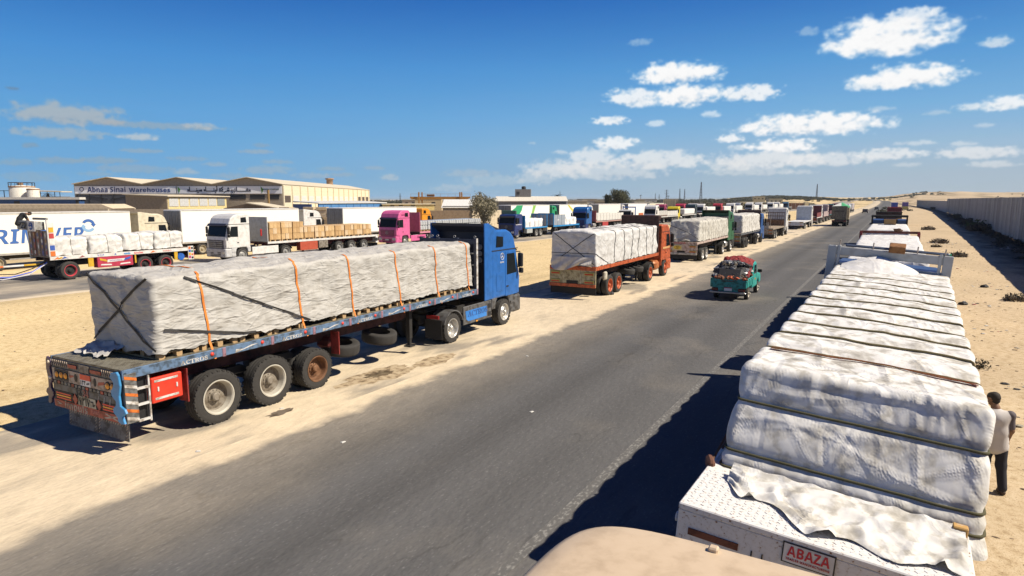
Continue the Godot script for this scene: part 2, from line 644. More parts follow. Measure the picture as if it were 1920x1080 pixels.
func terr(x: float, z: float) -> float:
	var y := -0.03
	var d := -z
	if x > -1.6:   # the shoulder falls away to the right of the carriageway
		y -= 0.07 * clampf(x + 1.6, 0, 3.2)
	if x > 1.2:
		y += 0.07 * noise_a.get_noise_2d(x * 0.35, z * 0.3) * clampf((x - 1.2) / 2.0, 0, 1)
		var to_wall := wall_x(z) - x
		if to_wall > 0.0 and to_wall < 5.0 and z < -10.0:
			y += 0.35 * smoothstep(3.4, 0.4, to_wall) * (0.6 + noise_a.get_noise_2d(x * 0.4, z * 0.25))
	if x < -15.6 and x > -37.0:
		var e := smoothstep(-15.6, -17.2, x) * smoothstep(-37.0, -35.0, x)
		y += e * (0.10 + 0.09 * noise_a.get_noise_2d(x * 0.12, z * 0.1) + 0.02 * noise_a.get_noise_2d(x * 0.9, z * 0.7))
		y -= e * 0.07 * (exp(-pow((x + 18.6 - 0.4 * sin(z * 0.07)) / 0.22, 2)) + exp(-pow((x + 20.5 - 0.4 * sin(z * 0.07)) / 0.22, 2)))
	if x < -49.0:
		y += 0.06 * noise_a.get_noise_2d(x * 0.1, z * 0.1) * smoothstep(-49, -52, x)
	if d > 420.0:
		var t := x / d
		var e := 0.0
		if t < -0.26:
			e = 0.0005
		elif t < -0.161:
			e = lerpf(0.0005, 0.0062, smoothstep(-0.26, -0.161, t))
		elif t < -0.045:
			e = lerpf(0.0062, 0.0042, smoothstep(-0.161, -0.05, t))
		else:
			e = lerpf(0.0042, 0.0098, smoothstep(-0.02, 0.04, t))
		var rise := smoothstep(480.0, 1500.0, d)
		y += rise * (2.6 + e * 1400.0) * smoothstep(-0.34, -0.2, t)
		y += 4.2 * exp(-pow((x + 118.0) / 62.0, 2) - pow((z + 800.0) / 110.0, 2))
		y += rise * e * 560.0 * noise_a.get_noise_2d(x * 0.006, z * 0.006)
		y += rise * e * 240.0 * noise_a.get_noise_2d(x * 0.022, z * 0.022)
	return y


func spread(stops: Array) -> PackedFloat32Array:   # [[from, step], ...] ending at the last stop
	var out := PackedFloat32Array()
	for k in stops.size() - 1:
		var a: float = stops[k][0]
		var b: float = stops[k + 1][0]
		var n := maxi(1, int(roundf(absf(b - a) / stops[k][1])))
		for i in n:
			out.append(lerpf(a, b, float(i) / n))
	out.append(stops[-1][0])
	return out


func make_ground():
	var xs := spread([[-4200, 420], [-1200, 110], [-420, 32], [-130, 9], [-60, 1.2], [-38, 0.45], [-15, 4.0], [-3, 0.8], [1, 0.4], [15, 1.2], [30, 12], [120, 30], [420, 90], [1200, 420], [4200, 1]])
	var zs := spread([[60, 6], [4, 0.45], [-46, 0.8], [-110, 2.2], [-260, 9], [-480, 22], [-1700, 150], [-4400, 1]])
	var pos := PackedVector3Array()
	var uv := PackedVector2Array()
	var uv2 := PackedVector2Array()
	var col := PackedColorArray()
	for z in zs:
		for x in xs:
			pos.append(Vector3(x, terr(x, z), z))
			uv.append(Vector2(x, z) / 5.3)
			uv2.append(Vector2(x, z) / 1.9)
			var c := Color(0.70, 0.58, 0.355)
			if x > -2:
				c = Color(0.58, 0.485, 0.345)
			var v := 1.0 + 0.12 * noise_a.get_noise_2d(x * 0.08, z * 0.08) + 0.07 * noise_a.get_noise_2d(x * 0.5 + 9, z * 0.4)
			if x < -15 and x > -38:   # wheel tracks pressed into the sand
				v *= 1.0 - 0.18 * (exp(-pow((x + 18.6 - 0.4 * sin(z * 0.07)) / 0.3, 2)) + exp(-pow((x + 20.5 - 0.4 * sin(z * 0.07)) / 0.3, 2)))
				v *= 1.0 - 0.10 * smoothstep(0.25, 0.5, noise_a.get_noise_2d(x * 0.35 + 40, z * 0.13))
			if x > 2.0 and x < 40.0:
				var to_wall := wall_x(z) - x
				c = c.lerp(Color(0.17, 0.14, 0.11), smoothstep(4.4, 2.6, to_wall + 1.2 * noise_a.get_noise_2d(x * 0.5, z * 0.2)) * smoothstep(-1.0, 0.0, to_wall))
			if x < -52 and z > -480:
				c = c.lerp(Color(0.50, 0.41, 0.28), smoothstep(-53, -70, x) * 0.8)
			if z < -480:
				var sc := smoothstep(0.0, 0.3, noise_a.get_noise_2d(x * 0.02, z * 0.012))
				c = c.lerp(Color(0.24, 0.20, 0.13), sc * 0.7)
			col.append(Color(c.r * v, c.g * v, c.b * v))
	var m := StandardMaterial3D.new()
	m.vertex_color_use_as_albedo = true
	m.albedo_texture = tex["sand"]
	m.detail_enabled = true
	m.detail_albedo = tex["speck"]
	m.detail_uv_layer = BaseMaterial3D.DETAIL_UV_2
	m.detail_blend_mode = BaseMaterial3D.BLEND_MODE_MUL
	m.normal_enabled = true
	m.normal_texture = tex["grain"]
	m.normal_scale = 0.2
	m.roughness = 0.95
	m.metallic_specular = 0.2
	var o := struct("ground", grid_mesh(xs.size(), zs.size(), pos, uv, uv2, col, false), m)
	o.set_meta("label", "pale ochre desert sand with tracks and litter")


# a strip of road surface: across runs from x0 to x1, 48 m along; sand lies where the shoulder is drifted over
func road_image(x0: float, x1: float, nx: int, ny: int, kind: int) -> Image:
	var data := PackedByteArray()
	data.resize(nx * ny * 3)
	var n := FastNoiseLite.new()
	n.noise_type = FastNoiseLite.TYPE_SIMPLEX_SMOOTH
	n.frequency = 1.0
	n.fractal_octaves = 4
	n.seed = 31 + kind
	var g := FastNoiseLite.new()
	g.noise_type = FastNoiseLite.TYPE_SIMPLEX_SMOOTH
	g.frequency = 1.0
	g.seed = 77
	var lx := PackedFloat32Array()
	for i in nx:
		lx.append(lerpf(x0, x1, (i + 0.5) / nx))
	var streak := PackedFloat32Array()
	for i in nx:
		streak.append(0.5 * n.get_noise_2d(lx[i] * 2.2, 100.0) + 0.35 * n.get_noise_2d(lx[i] * 7.0, 300.0))
	var at_i := 0
	for j in ny:
		var z := 48.0 * j / ny
		var cz := 7.64 * cos(TAU * j / ny)   # wraps the noise round, so that the strip repeats without a seam
		var sz := 7.64 * sin(TAU * j / ny)
		var wob := 0.35 * n.get_noise_2d(cz * 0.35, sz * 0.35) + 0.10 * n.get_noise_2d(cz * 1.7, sz * 1.7)
		for i in nx:
			var x := lx[i]
			var big := n.get_noise_3d(x * 0.28, cz * 0.22, sz * 0.22)
			var mid := g.get_noise_3d(x * 2.6, cz * 1.3, sz * 1.3)
			var r := rng.randf()
			var v := 0.108 + 0.008 * big + 0.010 * streak[i] + 0.004 * mid + (r - 0.5) * 0.018
			if r > 0.985:
				v += 0.05
			var tracks := exp(-pow((x + 8.9) / 0.55, 2)) + exp(-pow((x + 7.0) / 0.55, 2)) if kind == 0 else 0.0
			v *= 1.0 - 0.20 * tracks
			if kind == 0:
				v *= 1.0 - 0.10 * (exp(-pow((x + 5.2) / 0.5, 2)) + exp(-pow((x + 3.3) / 0.5, 2)))
				v *= 1.0 - 0.22 * smoothstep(0.030, 0.006, absf(g.get_noise_3d(x * 0.5 + 60.0, cz * 0.16, sz * 0.16))) * smoothstep(0.05, 0.3, big + 0.15)   # sealed cracks
			var c := Color(v, v * 0.99, v * 0.985)
			var sand := 0.0
			if kind == 0:
				var e := -10.55 + wob + 0.12 * mid
				sand = smoothstep(e + 0.38, e - 0.30, x) * 0.96
				var dust := smoothstep(e + 3.0, e, x) * 0.20 + maxf(0.0, big) * 0.13
				sand = maxf(sand, dust)
				sand = maxf(sand, 0.30 * smoothstep(-1.8, -1.0, x + 0.3 * mid))
				if x < -11.2:   # thin places where the old surface shows
					var bare := smoothstep(0.12, 0.42, n.get_noise_3d(x * 0.42 + 30.0, cz * 0.16, sz * 0.16) + 0.26 * smoothstep(-13.0, -15.0, x) + 0.1 * mid)
					sand *= 1.0 - 0.62 * bare
				if x < -11.0 and x > -13.6:
					sand *= 1.0 - 0.16 * smoothstep(0.2, 0.45, n.get_noise_3d(x * 0.8 + 70.0, cz * 0.3, sz * 0.3))
			else:
				sand = clampf(0.30 + 0.5 * big + 0.2 * streak[i], 0.05, 0.9)
				sand = maxf(sand, smoothstep(1.4, 0.2, minf(x - x0, x1 - x) + wob))
			var sv := 1.0 + 0.16 * mid + 0.10 * big + (r - 0.5) * 0.16
			c = c.lerp(Color(0.58 * sv, 0.485 * sv, 0.345 * sv), sand).linear_to_srgb()
			data[at_i] = int(clampf(c.r, 0, 1) * 255)
			data[at_i + 1] = int(clampf(c.g, 0, 1) * 255)
			data[at_i + 2] = int(clampf(c.b, 0, 1) * 255)
			at_i += 3
	return Image.create_from_data(nx, ny, false, Image.FORMAT_RGB8, data)


func road_strip(called: String, line: Array, half: float, m: Material, y_up: float, label: String, flat: bool):
	# line: centre points Vector2(x, z); the surface follows the land where it climbs
	var pos := PackedVector3Array()
	var uv := PackedVector2Array()
	var run := 0.0
	for i in line.size():
		var a: Vector2 = line[maxi(i - 1, 0)]
		var b: Vector2 = line[mini(i + 1, line.size() - 1)]
		var t := (b - a).normalized()
		var nn := Vector2(-t.y, t.x)
		if i > 0:
			run += line[i].distance_to(line[i - 1])
		var p: Vector2 = line[i]
		var y := y_up if p.y > -430.0 else y_up + maxf(0.0, terr(p.x, p.y) + 0.03) + 0.35 * smoothstep(430.0, 800.0, -p.y)
		for k in 5:
			var q := p + nn * half * (k - 2) * 0.5
			pos.append(Vector3(q.x, y, q.y))
			uv.append(Vector2(k * 0.25, run / 48.0))
	var o := struct(called, grid_mesh(5, line.size(), pos, uv, PackedVector2Array(), PackedColorArray(), false), m)
	o.set_meta("label", label)


func make_roads():
	var m := StandardMaterial3D.new()
	m.albedo_texture = ImageTexture.create_from_image(road_image(-17.0, -0.8, 1024, 1400, 0))
	m.roughness = 0.9
	m.metallic_specular = 0.25
	m.normal_enabled = true
	m.normal_texture = tex["grain"]
	m.normal_scale = 0.14
	var line: Array = []
	for z in spread([[24, 6], [-420, 20], [-700, 1]]):
		line.append(Vector2(-8.9, z))
	for q in [[-9.6, -780], [-12.5, -860], [-18, -930], [-27, -990], [-40, -1045], [-58, -1095]]:
		line.append(Vector2(q[0], q[1]))
	road_strip("road", line, 8.1, m, 0.0, "grey asphalt carriageway with sand drifted over its shoulder", false)
	var m2 := StandardMaterial3D.new()
	m2.albedo_texture = ImageTexture.create_from_image(road_image(-49.5, -37.0, 512, 700, 1))
	m2.roughness = 0.92
	line = []
	for z in spread([[24, 8], [-420, 24], [-640, 1]]):
		line.append(Vector2(-43.2, z))
	for q in [[-42.5, -760], [-41, -880], [-44, -980], [-52, -1060], [-66, -1120], [-84, -1160]]:
		line.append(Vector2(q[0], q[1]))
	road_strip("far_carriageway_road", line, 6.2, m2, -0.022, "dusty second carriageway beyond the sand median", false)
	# worn white edge line
	var wm := StandardMaterial3D.new()
	wm.albedo_texture = noise_tex(0.04, 6, Color(0.34, 0.335, 0.325), Color(0.60, 0.59, 0.57), 512, 40, [[0.5, Color(0.36, 0.355, 0.345)], [0.7, Color(0.47, 0.465, 0.45)]])
	wm.roughness = 0.85
	var s := st()
	var zs := spread([[16, 4], [-300, 1]])
	for i in zs.size() - 1:
		for q in [[-4.12, 0.085]]:
			for v in [[-1, i], [1, i + 1], [1, i], [-1, i], [-1, i + 1], [1, i + 1]]:
				s.set_uv(Vector2(v[0] * 0.05, zs[v[1]] * 0.35))
				s.set_normal(Vector3.UP)
				s.add_vertex(Vector3(q[0] + v[0] * q[1], 0.006, zs[v[1]]))
	var o := struct("road_marking", s.commit(), wm)
	o.set_meta("label", "worn white edge line along the carriageway")
	var damp := mat(0.46, 0.37, 0.245, 0.85, 0, 2)
	stain("damp brown patch on the sandy shoulder below blue trailer", -12.1, -13.2, 0.55, 1.3, damp)
	stain("small wet patch inside the damp brown one", -12.2, -13.3, 0.25, 0.5, mat(0.30, 0.22, 0.13, 0.5, 0, 2))
	stain("second damp patch closer to the blue tractor", -11.8, -15.4, 0.4, 0.9, damp)
	stain("dark oily spots on the shoulder beside rear wheels", -11.9, -9.6, 0.14, 0.35, mat(0.16, 0.13, 0.10, 0.6, 0, 2))


func stain(label: String, x: float, z: float, rx: float, rz: float, m: Material):   # damp patch on the shoulder
	var s := st()
	var pts: Array = []
	for k in 40:
		var a := TAU * k / 40
		var r := 1.0 + 0.45 * noise_a.get_noise_2d(cos(a) * 1.3 + x, sin(a) * 1.3 + z) + 0.2 * noise_a.get_noise_2d(cos(a) * 4.0 + x, sin(a) * 4.0)
		pts.append(Vector3(x + cos(a) * rx * r, 0.004, z + sin(a) * rz * r))
	for k in 40:
		tri(s, Vector3(x, 0.004, z), pts[(k + 1) % 40], pts[k])
	var o := struct("damp_stain", fin(s), m)
	o.set_meta("label", label)


func make_wall():
	var w := thing("concrete_wall", "long grey concrete panel wall beyond the sandy verge", "wall")
	var tones: Array = []
	for k in 6:
		var v: float = [0.50, 0.44, 0.54, 0.47, 0.39, 0.52][k]
		var m := StandardMaterial3D.new()
		m.albedo_color = Color(v * 1.03, v * 0.98, v * 0.90).linear_to_srgb()
		m.albedo_texture = tex["concrete"]
		m.uv1_triplanar = true
		m.uv1_world_triplanar = true
		m.uv1_scale = Vector3(0.9, 0.06, 0.9)
		m.roughness = 0.92
		tones.append(m)
	var meshes: Array = []
	for k in 3:
		var s := st()
		box(s, Vector3(0, 2.55, 0), Vector3(0.2, 5.1 + 0.03 * k, 2.45), Basis.IDENTITY, 0.02)
		box(s, Vector3(-0.11, 2.5, -1.1), Vector3(0.05, 5.0, 0.16))
		meshes.append(fin(s))
	var z := 8.0
	while z > -300.0:
		var x := wall_x(z)
		var ang := rad_to_deg(atan2(wall_x(z - 2.5) - x, 2.5))
		part(w, "wall_panel", meshes[rng.randi() % 3], tones[rng.randi() % 6], turned(x, 0.06 + rng.randf_range(-0.03, 0.03) + terr(x - 1.0, z) * 0.3, z - 1.25, 0, -ang, rng.randf_range(-0.4, 0.4)))
		z -= 2.5
	var s := st()
	while z > -540.0:
		var x := wall_x(z)
		box(s, Vector3(x, terr(x, z) + 2.1, z - 1.25), Vector3(0.2, 5.0 + 0.05 * (int(z) % 3), 2.46))
		z -= 2.5
	var far := part(w, "distant_wall_panels", fin(s), tones[0])
	far.set_meta("kind", "stuff")

# ---------------------------------------------------------------- the truck kit (a vehicle's own axes: forward is -z, its tail at z = 0, x to its right)

func tyre_mesh(r: float, w: float, n: int) -> Mesh:
	var key := "tyre %.3f %.3f %d" % [r, w, n]
	if not kept.has(key):
		var s := st()
		var h := w * 0.5
		var prof: Array = [Vector2(r * 0.60, -h * 0.86), Vector2(r * 0.70, -h), Vector2(r * 0.86, -h), Vector2(r * 0.95, -h * 0.93), Vector2(r * 0.985, -h * 0.78)]
		if n >= 40:
			for q in [-0.52, 0.0, 0.52]:
				prof.append_array([Vector2(r, h * (q - 0.2)), Vector2(r, h * (q + 0.14)), Vector2(r * 0.975, h * (q + 0.17)), Vector2(r * 0.975, h * (q + 0.23)), Vector2(r, h * (q + 0.26))])
		else:
			prof.append_array([Vector2(r, -h * 0.6), Vector2(r, h * 0.6)])
		prof.append_array([Vector2(r * 0.985, h * 0.78), Vector2(r * 0.95, h * 0.93), Vector2(r * 0.86, h), Vector2(r * 0.70, h), Vector2(r * 0.60, h * 0.86)])
		lathe(s, prof, n, Transform3D(Basis(Vector3(0, 0, -1), Vector3(1, 0, 0), Vector3(0, -1, 0)), Vector3.ZERO), n < 40)
		if n >= 40:   # shoulder blocks of the tread
			for k in n:
				if k % 2 == 0:
					var t := TAU * k / n
					for sg in [-1.0, 1.0]:
						box(s, Vector3(sg * h * 0.84, cos(t) * r * 0.972, sin(t) * r * 0.972), Vector3(h * 0.30, r * 0.045, TAU * r / n * 1.1), Basis(Vector3(1, 0, 0), t))
		kept[key] = fin(s)
	return kept[key]


# a rim seen from +x, its lip or its disc; dish > 0: hollow (twin rear wheels), dish < 0: bulging (front wheels)
func rim_mesh(r: float, w: float, dish: float, n: int, disc: bool) -> Mesh:
	var key := "rim %.3f %.3f %.2f %d %s" % [r, w, dish, n, disc]
	if not kept.has(key):
		var s := st()
		var xf := Transform3D(Basis(Vector3(0, 0, -1), Vector3(1, 0, 0), Vector3(0, -1, 0)), Vector3.ZERO)
		var h := w * 0.5
		var rr := r * 0.60
		var face := h - dish
		var prof: Array
		if not disc:
			prof = [Vector2(rr * 1.0, -h * 0.9), Vector2(rr * 1.07, h * 0.9), Vector2(rr * 1.09, h * 1.02), Vector2(rr * 1.02, h * 1.03), Vector2(rr * 0.95, h * 0.86)]
			prof.append(Vector2(rr * 0.88, face + 0.04) if dish > 0 else Vector2(rr * 0.86, h * 0.45))
		else:
			if dish > 0:
				prof = [Vector2(rr * 0.885, face + 0.042), Vector2(rr * 0.80, face), Vector2(rr * 0.46, face + 0.012), Vector2(rr * 0.40, face + 0.03)]
			else:
				prof = [Vector2(rr * 0.865, h * 0.45), Vector2(rr * 0.74, h * 0.6), Vector2(rr * 0.52, h * 0.98), Vector2(rr * 0.44, h * 1.0)]
			var out := 0.08 if dish > 0 else 0.05
			prof.append_array([Vector2(rr * 0.30, prof[-1].y + 0.01), Vector2(rr * 0.27, prof[-1].y + out), Vector2(rr * 0.20, prof[-1].y + out + 0.02), Vector2(0, prof[-1].y + out + 0.02)])
		lathe(s, prof, n, xf, false)
		if disc and n >= 20:
			for k in 10:   # wheel nuts
				var t := TAU * k / 10
				box(s, Vector3((face + 0.02 if dish > 0 else h * 1.0) + 0.012, cos(t) * rr * 0.40, sin(t) * rr * 0.40), Vector3(0.03, 0.022, 0.022), Basis(Vector3(1, 0, 0), t))
		kept[key] = fin(s)
	return kept[key]


# side: 1 right, -1 left; x is the outer face
func wheel(par: Node, x: float, z: float, r: float, w: float, dish: float, rim: Material, side: int, twin := false, n := 28, disc: Material = null) -> Node3D:
	var y := r - 0.015
	var t := part(par, "wheel", tyre_mesh(r, w, n), rubber())
	t.transform = Transform3D(Basis(Vector3.UP, 0.0 if side > 0 else PI) * Basis(Vector3.RIGHT, float(int(absf(z) * 37.0) % 7) * 0.13), Vector3(x - side * w * 0.5, y, z))
	part(t, "rim", rim_mesh(r, w, dish, maxi(16, n * 2 / 3), false), rim)
	part(t, "wheel_disc", rim_mesh(r, w, dish, maxi(16, n * 2 / 3), true), disc if disc else rim)
	if twin:
		part(t, "inner_tyre", tyre_mesh(r, w, mini(n, 24)), rubber(), at(-w - 0.07, 0, 0))
	return t


func rubber() -> Material:
	if not mats.has("rubber"):
		var m := StandardMaterial3D.new()
		m.albedo_color = Color(0.035, 0.033, 0.031).linear_to_srgb()
		m.albedo_texture = tex["dust"]
		m.uv1_triplanar = true
		m.uv1_scale = Vector3(1.3, 1.3, 1.3)
		m.roughness = 0.85
		mats["rubber"] = m
	return mats["rubber"]


func dark() -> Material:
	return mat(0.018, 0.017, 0.016, 0.8, 0.0, 1)


func steel() -> Material:
	return mat(0.42, 0.42, 0.42, 0.4, 0.5, 1)


func side_mirror(par: Node, x: float, y: float, z: float, side: int, m: Material, tall := 0.9):
	var s := st()
	box(s, Vector3(side * 0.13, 0, -0.06), Vector3(0.24, tall * 0.62, 0.14), Basis(Vector3.UP, side * -0.25), 0.04)
	box(s, Vector3(side * 0.16, -tall * 0.47, -0.06), Vector3(0.20, tall * 0.24, 0.13), Basis(Vector3.UP, side * -0.25), 0.03)
	tube(s, [Vector3(-side * 0.04, tall * 0.36, 0.02), Vector3(side * 0.12, tall * 0.38, -0.03), Vector3(side * 0.14, tall * 0.25, -0.03)], 0.022, 6)
	tube(s, [Vector3(-side * 0.04, -tall * 0.30, 0.02), Vector3(side * 0.12, -tall * 0.32, -0.03)], 0.022, 6)
	part(par, "side_mirror", fin(s), m, at(x, y, z))


func star_badge(par: Node, r: float, m: Material, xf: Transform3D):   # a ring with three spokes
	var s := st()
	var ring: Array = []
	for k in 21:
		ring.append(Vector3(cos(TAU * k / 20) * r, sin(TAU * k / 20) * r, 0))
	tube(s, ring, r * 0.09, 5)
	for k in 3:
		var t := PI * 0.5 + TAU * k / 3
		prism(s, [Vector2(cos(t) * r, sin(t) * r), Vector2(cos(t + 1.05) * r * 0.14, sin(t + 1.05) * r * 0.14), Vector2(0, 0), Vector2(cos(t - 1.05) * r * 0.14, sin(t - 1.05) * r * 0.14)], r * 0.1)
	part(par, "badge", fin(s), m, xf)


# A cab-over cab with its front at z = zf. k: kind "tall", "box" or "low"; c: paint; lod 2 near, 1 middle, 0 far
func cab(par: Node3D, zf: float, k: String, c: Material, lower: Material, lod: int, opt := {}) -> MeshInstance3D:
	var W := 2.46
	var p: Array
	var top := 3.78
	if k == "tall":
		p = [[0.03, 1.12], [0.0, 1.78], [0.05, 1.98], [0.30, 2.92], [0.36, 3.08], [0.50, 3.42], [0.72, 3.62], [1.05, 3.74], [2.05, 3.78], [2.24, 3.66], [2.24, 1.12]]
	elif k == "box":
		top = 3.05
		p = [[0.0, 1.0], [0.0, 1.72], [0.03, 1.86], [0.20, 2.70], [0.30, 2.90], [0.50, 3.02], [1.80, 3.05], [1.95, 2.95], [1.95, 1.0]]
	else:
		top = 3.35
		p = [[0.02, 1.05], [0.0, 1.75], [0.04, 1.92], [0.26, 2.82], [0.40, 3.08], [0.75, 3.30], [1.8, 3.35], [2.05, 3.25], [2.05, 1.05]]
	var ln: float = p[-1][0]
	var outline: Array = []
	for q in p:
		outline.append(Vector2(zf + q[0], q[1]))
	var s := st()
	prism(s, outline, W, side_xf(), 0.09, 3)
	var body := part(par, "cab", fin(s), c)
	# front glass, following the rake
	var g0: Array = p[2]
	var g1: Array = p[3]
	var y0: float = g0[1] + 0.02
	var y1: float = g1[1] - 0.05
	var rake := atan2(g1[0] - g0[0], g1[1] - g0[1])
	var sl: float = Vector2(g1[0] - g0[0], g1[1] - g0[1]).length() - 0.08
	var wxf := Transform3D(Basis(Vector3.UP, PI) * Basis(Vector3.RIGHT, -rake), Vector3(0, (g0[1] + g1[1]) * 0.5, zf + (g0[0] + g1[0]) * 0.5 - 0.006))
	part(body, "windscreen", prism_mesh([Vector2(-1.12, -sl * 0.5), Vector2(1.12, -sl * 0.5), Vector2(1.09, sl * 0.5), Vector2(-1.09, sl * 0.5)], 0.03, 0.01), glass(), wxf)
	if lod > 0:
		for q in [-0.55, 0.12]:
			var ws := st()
			bar(ws, wxf * Vector3(q, -sl * 0.47, 0.03), wxf * Vector3(q + 0.42, -sl * 0.30, 0.03), 0.02, 0.02)
			part(body, "wiper", fin(ws), dark())
	# doors and their windows
	for sd in [-1, 1]:
		var x: float = sd * (W * 0.5 + 0.002)
		var dz0 := zf + 0.22
		var dz1 := zf + 1.22
		var dt := y1 + 0.02
		var door_poly: Array = [Vector2(dz0, 1.14), Vector2(dz1, 1.14), Vector2(dz1, dt), Vector2(dz0 + 0.22, dt), Vector2(dz0 + 0.02, y0)]
		var door: MeshInstance3D = part(body, "door", prism_mesh(door_poly, 0.024, 0.008), c, side_xf(x))
		part(door, "side_window", prism_mesh([Vector2(dz0 + 0.10, y0 + 0.0), Vector2(dz1 - 0.10, y0 - 0.03), Vector2(dz1 - 0.10, dt - 0.09), Vector2(dz0 + 0.29, dt - 0.09)], 0.032, 0.006), glass())
		if lod > 0:
			part(door, "handle", one_box(Vector3(0.16, 0.06, 0.05), 0.01), dark(), at(dz1 - 0.14, 1.52, -sd * 0.01))
			side_mirror(body, sd * (W * 0.5), (y0 + dt) * 0.5 + 0.05, zf + 0.26, sd, opt.get("mirror", dark()))
		if k == "tall" and opt.get("roof_window", true):
			part(body, "roof_window", prism_mesh([Vector2(zf + 1.42, 3.10), Vector2(zf + 1.95, 3.10), Vector2(zf + 1.90, 3.52), Vector2(zf + 1.42, 3.48)], 0.05, 0.01), glass(), side_xf(x))
		if lod > 0 and k != "box":   # side trim line
			part(body, "trim_line", one_box(Vector3(0.02, 0.035, ln - 0.2), 0.0), dark(), at(x, y1 + 0.10, zf + ln * 0.55))
	# grille
	var gr := part(body, "grille", prism_mesh([Vector2(-0.86, -0.33), Vector2(0.86, -0.33), Vector2(0.95, 0.33), Vector2(-0.95, 0.33)], 0.05, 0.015), opt.get("grille", mat(0.05, 0.05, 0.055, 0.5)), turned(0, 1.42, zf - 0.012, 0, 180, 0))
	if lod > 0:
		for q in 4:
			part(gr, "slat", one_box(Vector3(1.7 - 0.02 * q, 0.055, 0.05), 0.012), opt.get("slat", c), at(0, -0.24 + 0.155 * q, 0.03))
		star_badge(gr, 0.17, steel(), at(0, 0.03, 0.075))
	# bumper, steps, wheel arch panels
	var bs := st()
	box(bs, Vector3(0, 0.74, zf + 0.24), Vector3(2.48, 0.70, 0.62), Basis.IDENTITY, 0.07)
	var bump := part(body, "bumper", fin(bs), lower)
	var vent := st()
	for q in 3:
		box(vent, Vector3(0, 0.52 + 0.12 * q, zf - 0.072), Vector3(1.25, 0.06, 0.02))
	part(bump, "air_intake", fin(vent), dark())
	part(bump, "number_plate", one_box(Vector3(0.5, 0.13, 0.02)), mat(0.7, 0.7, 0.68, 0.5), at(0, 0.72, zf - 0.085))
	for sd in [-1, 1]:
		part(bump, "headlight", one_box(Vector3(0.42, 0.26, 0.05), 0.02), mat(0.55, 0.58, 0.6, 0.12, 0.3, 0), at(sd * 0.93, 0.80, zf - 0.065))
		var q := st()
		prism(q, [Vector2(zf + 0.5, 0.42), Vector2(zf + 0.86, 0.42), Vector2(zf + 0.86, 0.75), Vector2(zf + 0.93, 1.0), Vector2(zf + 1.05, 1.16), Vector2(zf + 0.5, 1.16)], 0.3, side_xf(sd * 1.08), 0.02)
		for j in 2:
			box(q, Vector3(sd * 1.245, 0.55 + 0.3 * j, zf + 0.66), Vector3(0.03, 0.1, 0.34))
		part(body, "step", fin(q), lower)
		q = st()
		prism(q, [Vector2(zf + 2.0, 0.75), Vector2(zf + ln, 0.75), Vector2(zf + ln, 1.16), Vector2(zf + 1.82, 1.16), Vector2(zf + 1.95, 1.0)], 0.26, side_xf(sd * 1.10), 0.02)
		part(body, "wheel_arch", fin(q), lower)
	if opt.get("visor", true):
		var v := st()
		var vp := Vector3(0, g1[1] + 0.02, zf + g1[0] - 0.16)
		prism(v, [Vector2(-1.14, -0.12), Vector2(1.14, -0.12), Vector2(1.10, 0.12), Vector2(-1.10, 0.12)], 0.02, Transform3D(Basis(Vector3.UP, PI) * Basis(Vector3.RIGHT, -rake - 0.5), vp), 0.006)
		part(body, "sun_visor", fin(v), opt.get("visor_paint", dark()))
	if opt.get("spoiler", 0.0) > 0.0:
		var h: float = opt["spoiler"]
		var v := st()
		for sd in [-1, 1]:
			prism(v, [Vector2(zf + ln - 0.05, 1.15), Vector2(zf + ln + 0.52, 1.15), Vector2(zf + ln + 0.52, top + h), Vector2(zf + ln + 0.2, top + h), Vector2(zf + ln - 0.5, top - 0.1), Vector2(zf + ln - 0.05, top - 0.3)], 0.05, side_xf(sd * 1.2), 0.015)
			part(body, "side_deflector", fin(v), c)
			v = st()
		var r := st()
		prism(r, [Vector2(zf + 1.3, top - 0.06), Vector2(zf + ln + 0.1, top - 0.1), Vector2(zf + ln + 0.50, top + h - 0.10), Vector2(zf + ln + 0.52, top + h), Vector2(zf + ln + 0.1, top + h - 0.03)], 2.35, side_xf(), 0.02)
		part(body, "roof_deflector", fin(r), opt.get("spoiler_paint", c))
	return body


func chassis(par: Node3D, z0: float, z1: float, y := 0.85):   # two frame rails from z0 (rear) to z1 (front)
	var s := st()
	for sd in [-1, 1]:
		box(s, Vector3(sd * 0.42, y, (z0 + z1) * 0.5), Vector3(0.10, 0.28, absf(z1 - z0)))
	for k in 5:
		box(s, Vector3(0, y, lerpf(z0, z1, (k + 0.5) / 5)), Vector3(0.8, 0.18, 0.12))
	part(par, "chassis", fin(s), dark())


func axle(par: Node3D, x: float, z: float, r: float, w: float, dish: float, rim: Material, twin: bool, n: int, disc: Material = null):
	wheel(par, x, z, r, w, dish, rim, 1, twin, n, disc)
	wheel(par, -x, z, r, w, dish, rim, -1, twin, maxi(16, n / 2) if absf(par.rotation.y) < 1.0 else n, disc)
	var s := st()
	tube(s, [Vector3(-x + 0.3, r, z), Vector3(x - 0.3, r, z)], 0.09, 8)
	part(par, "axle", fin(s), dark())


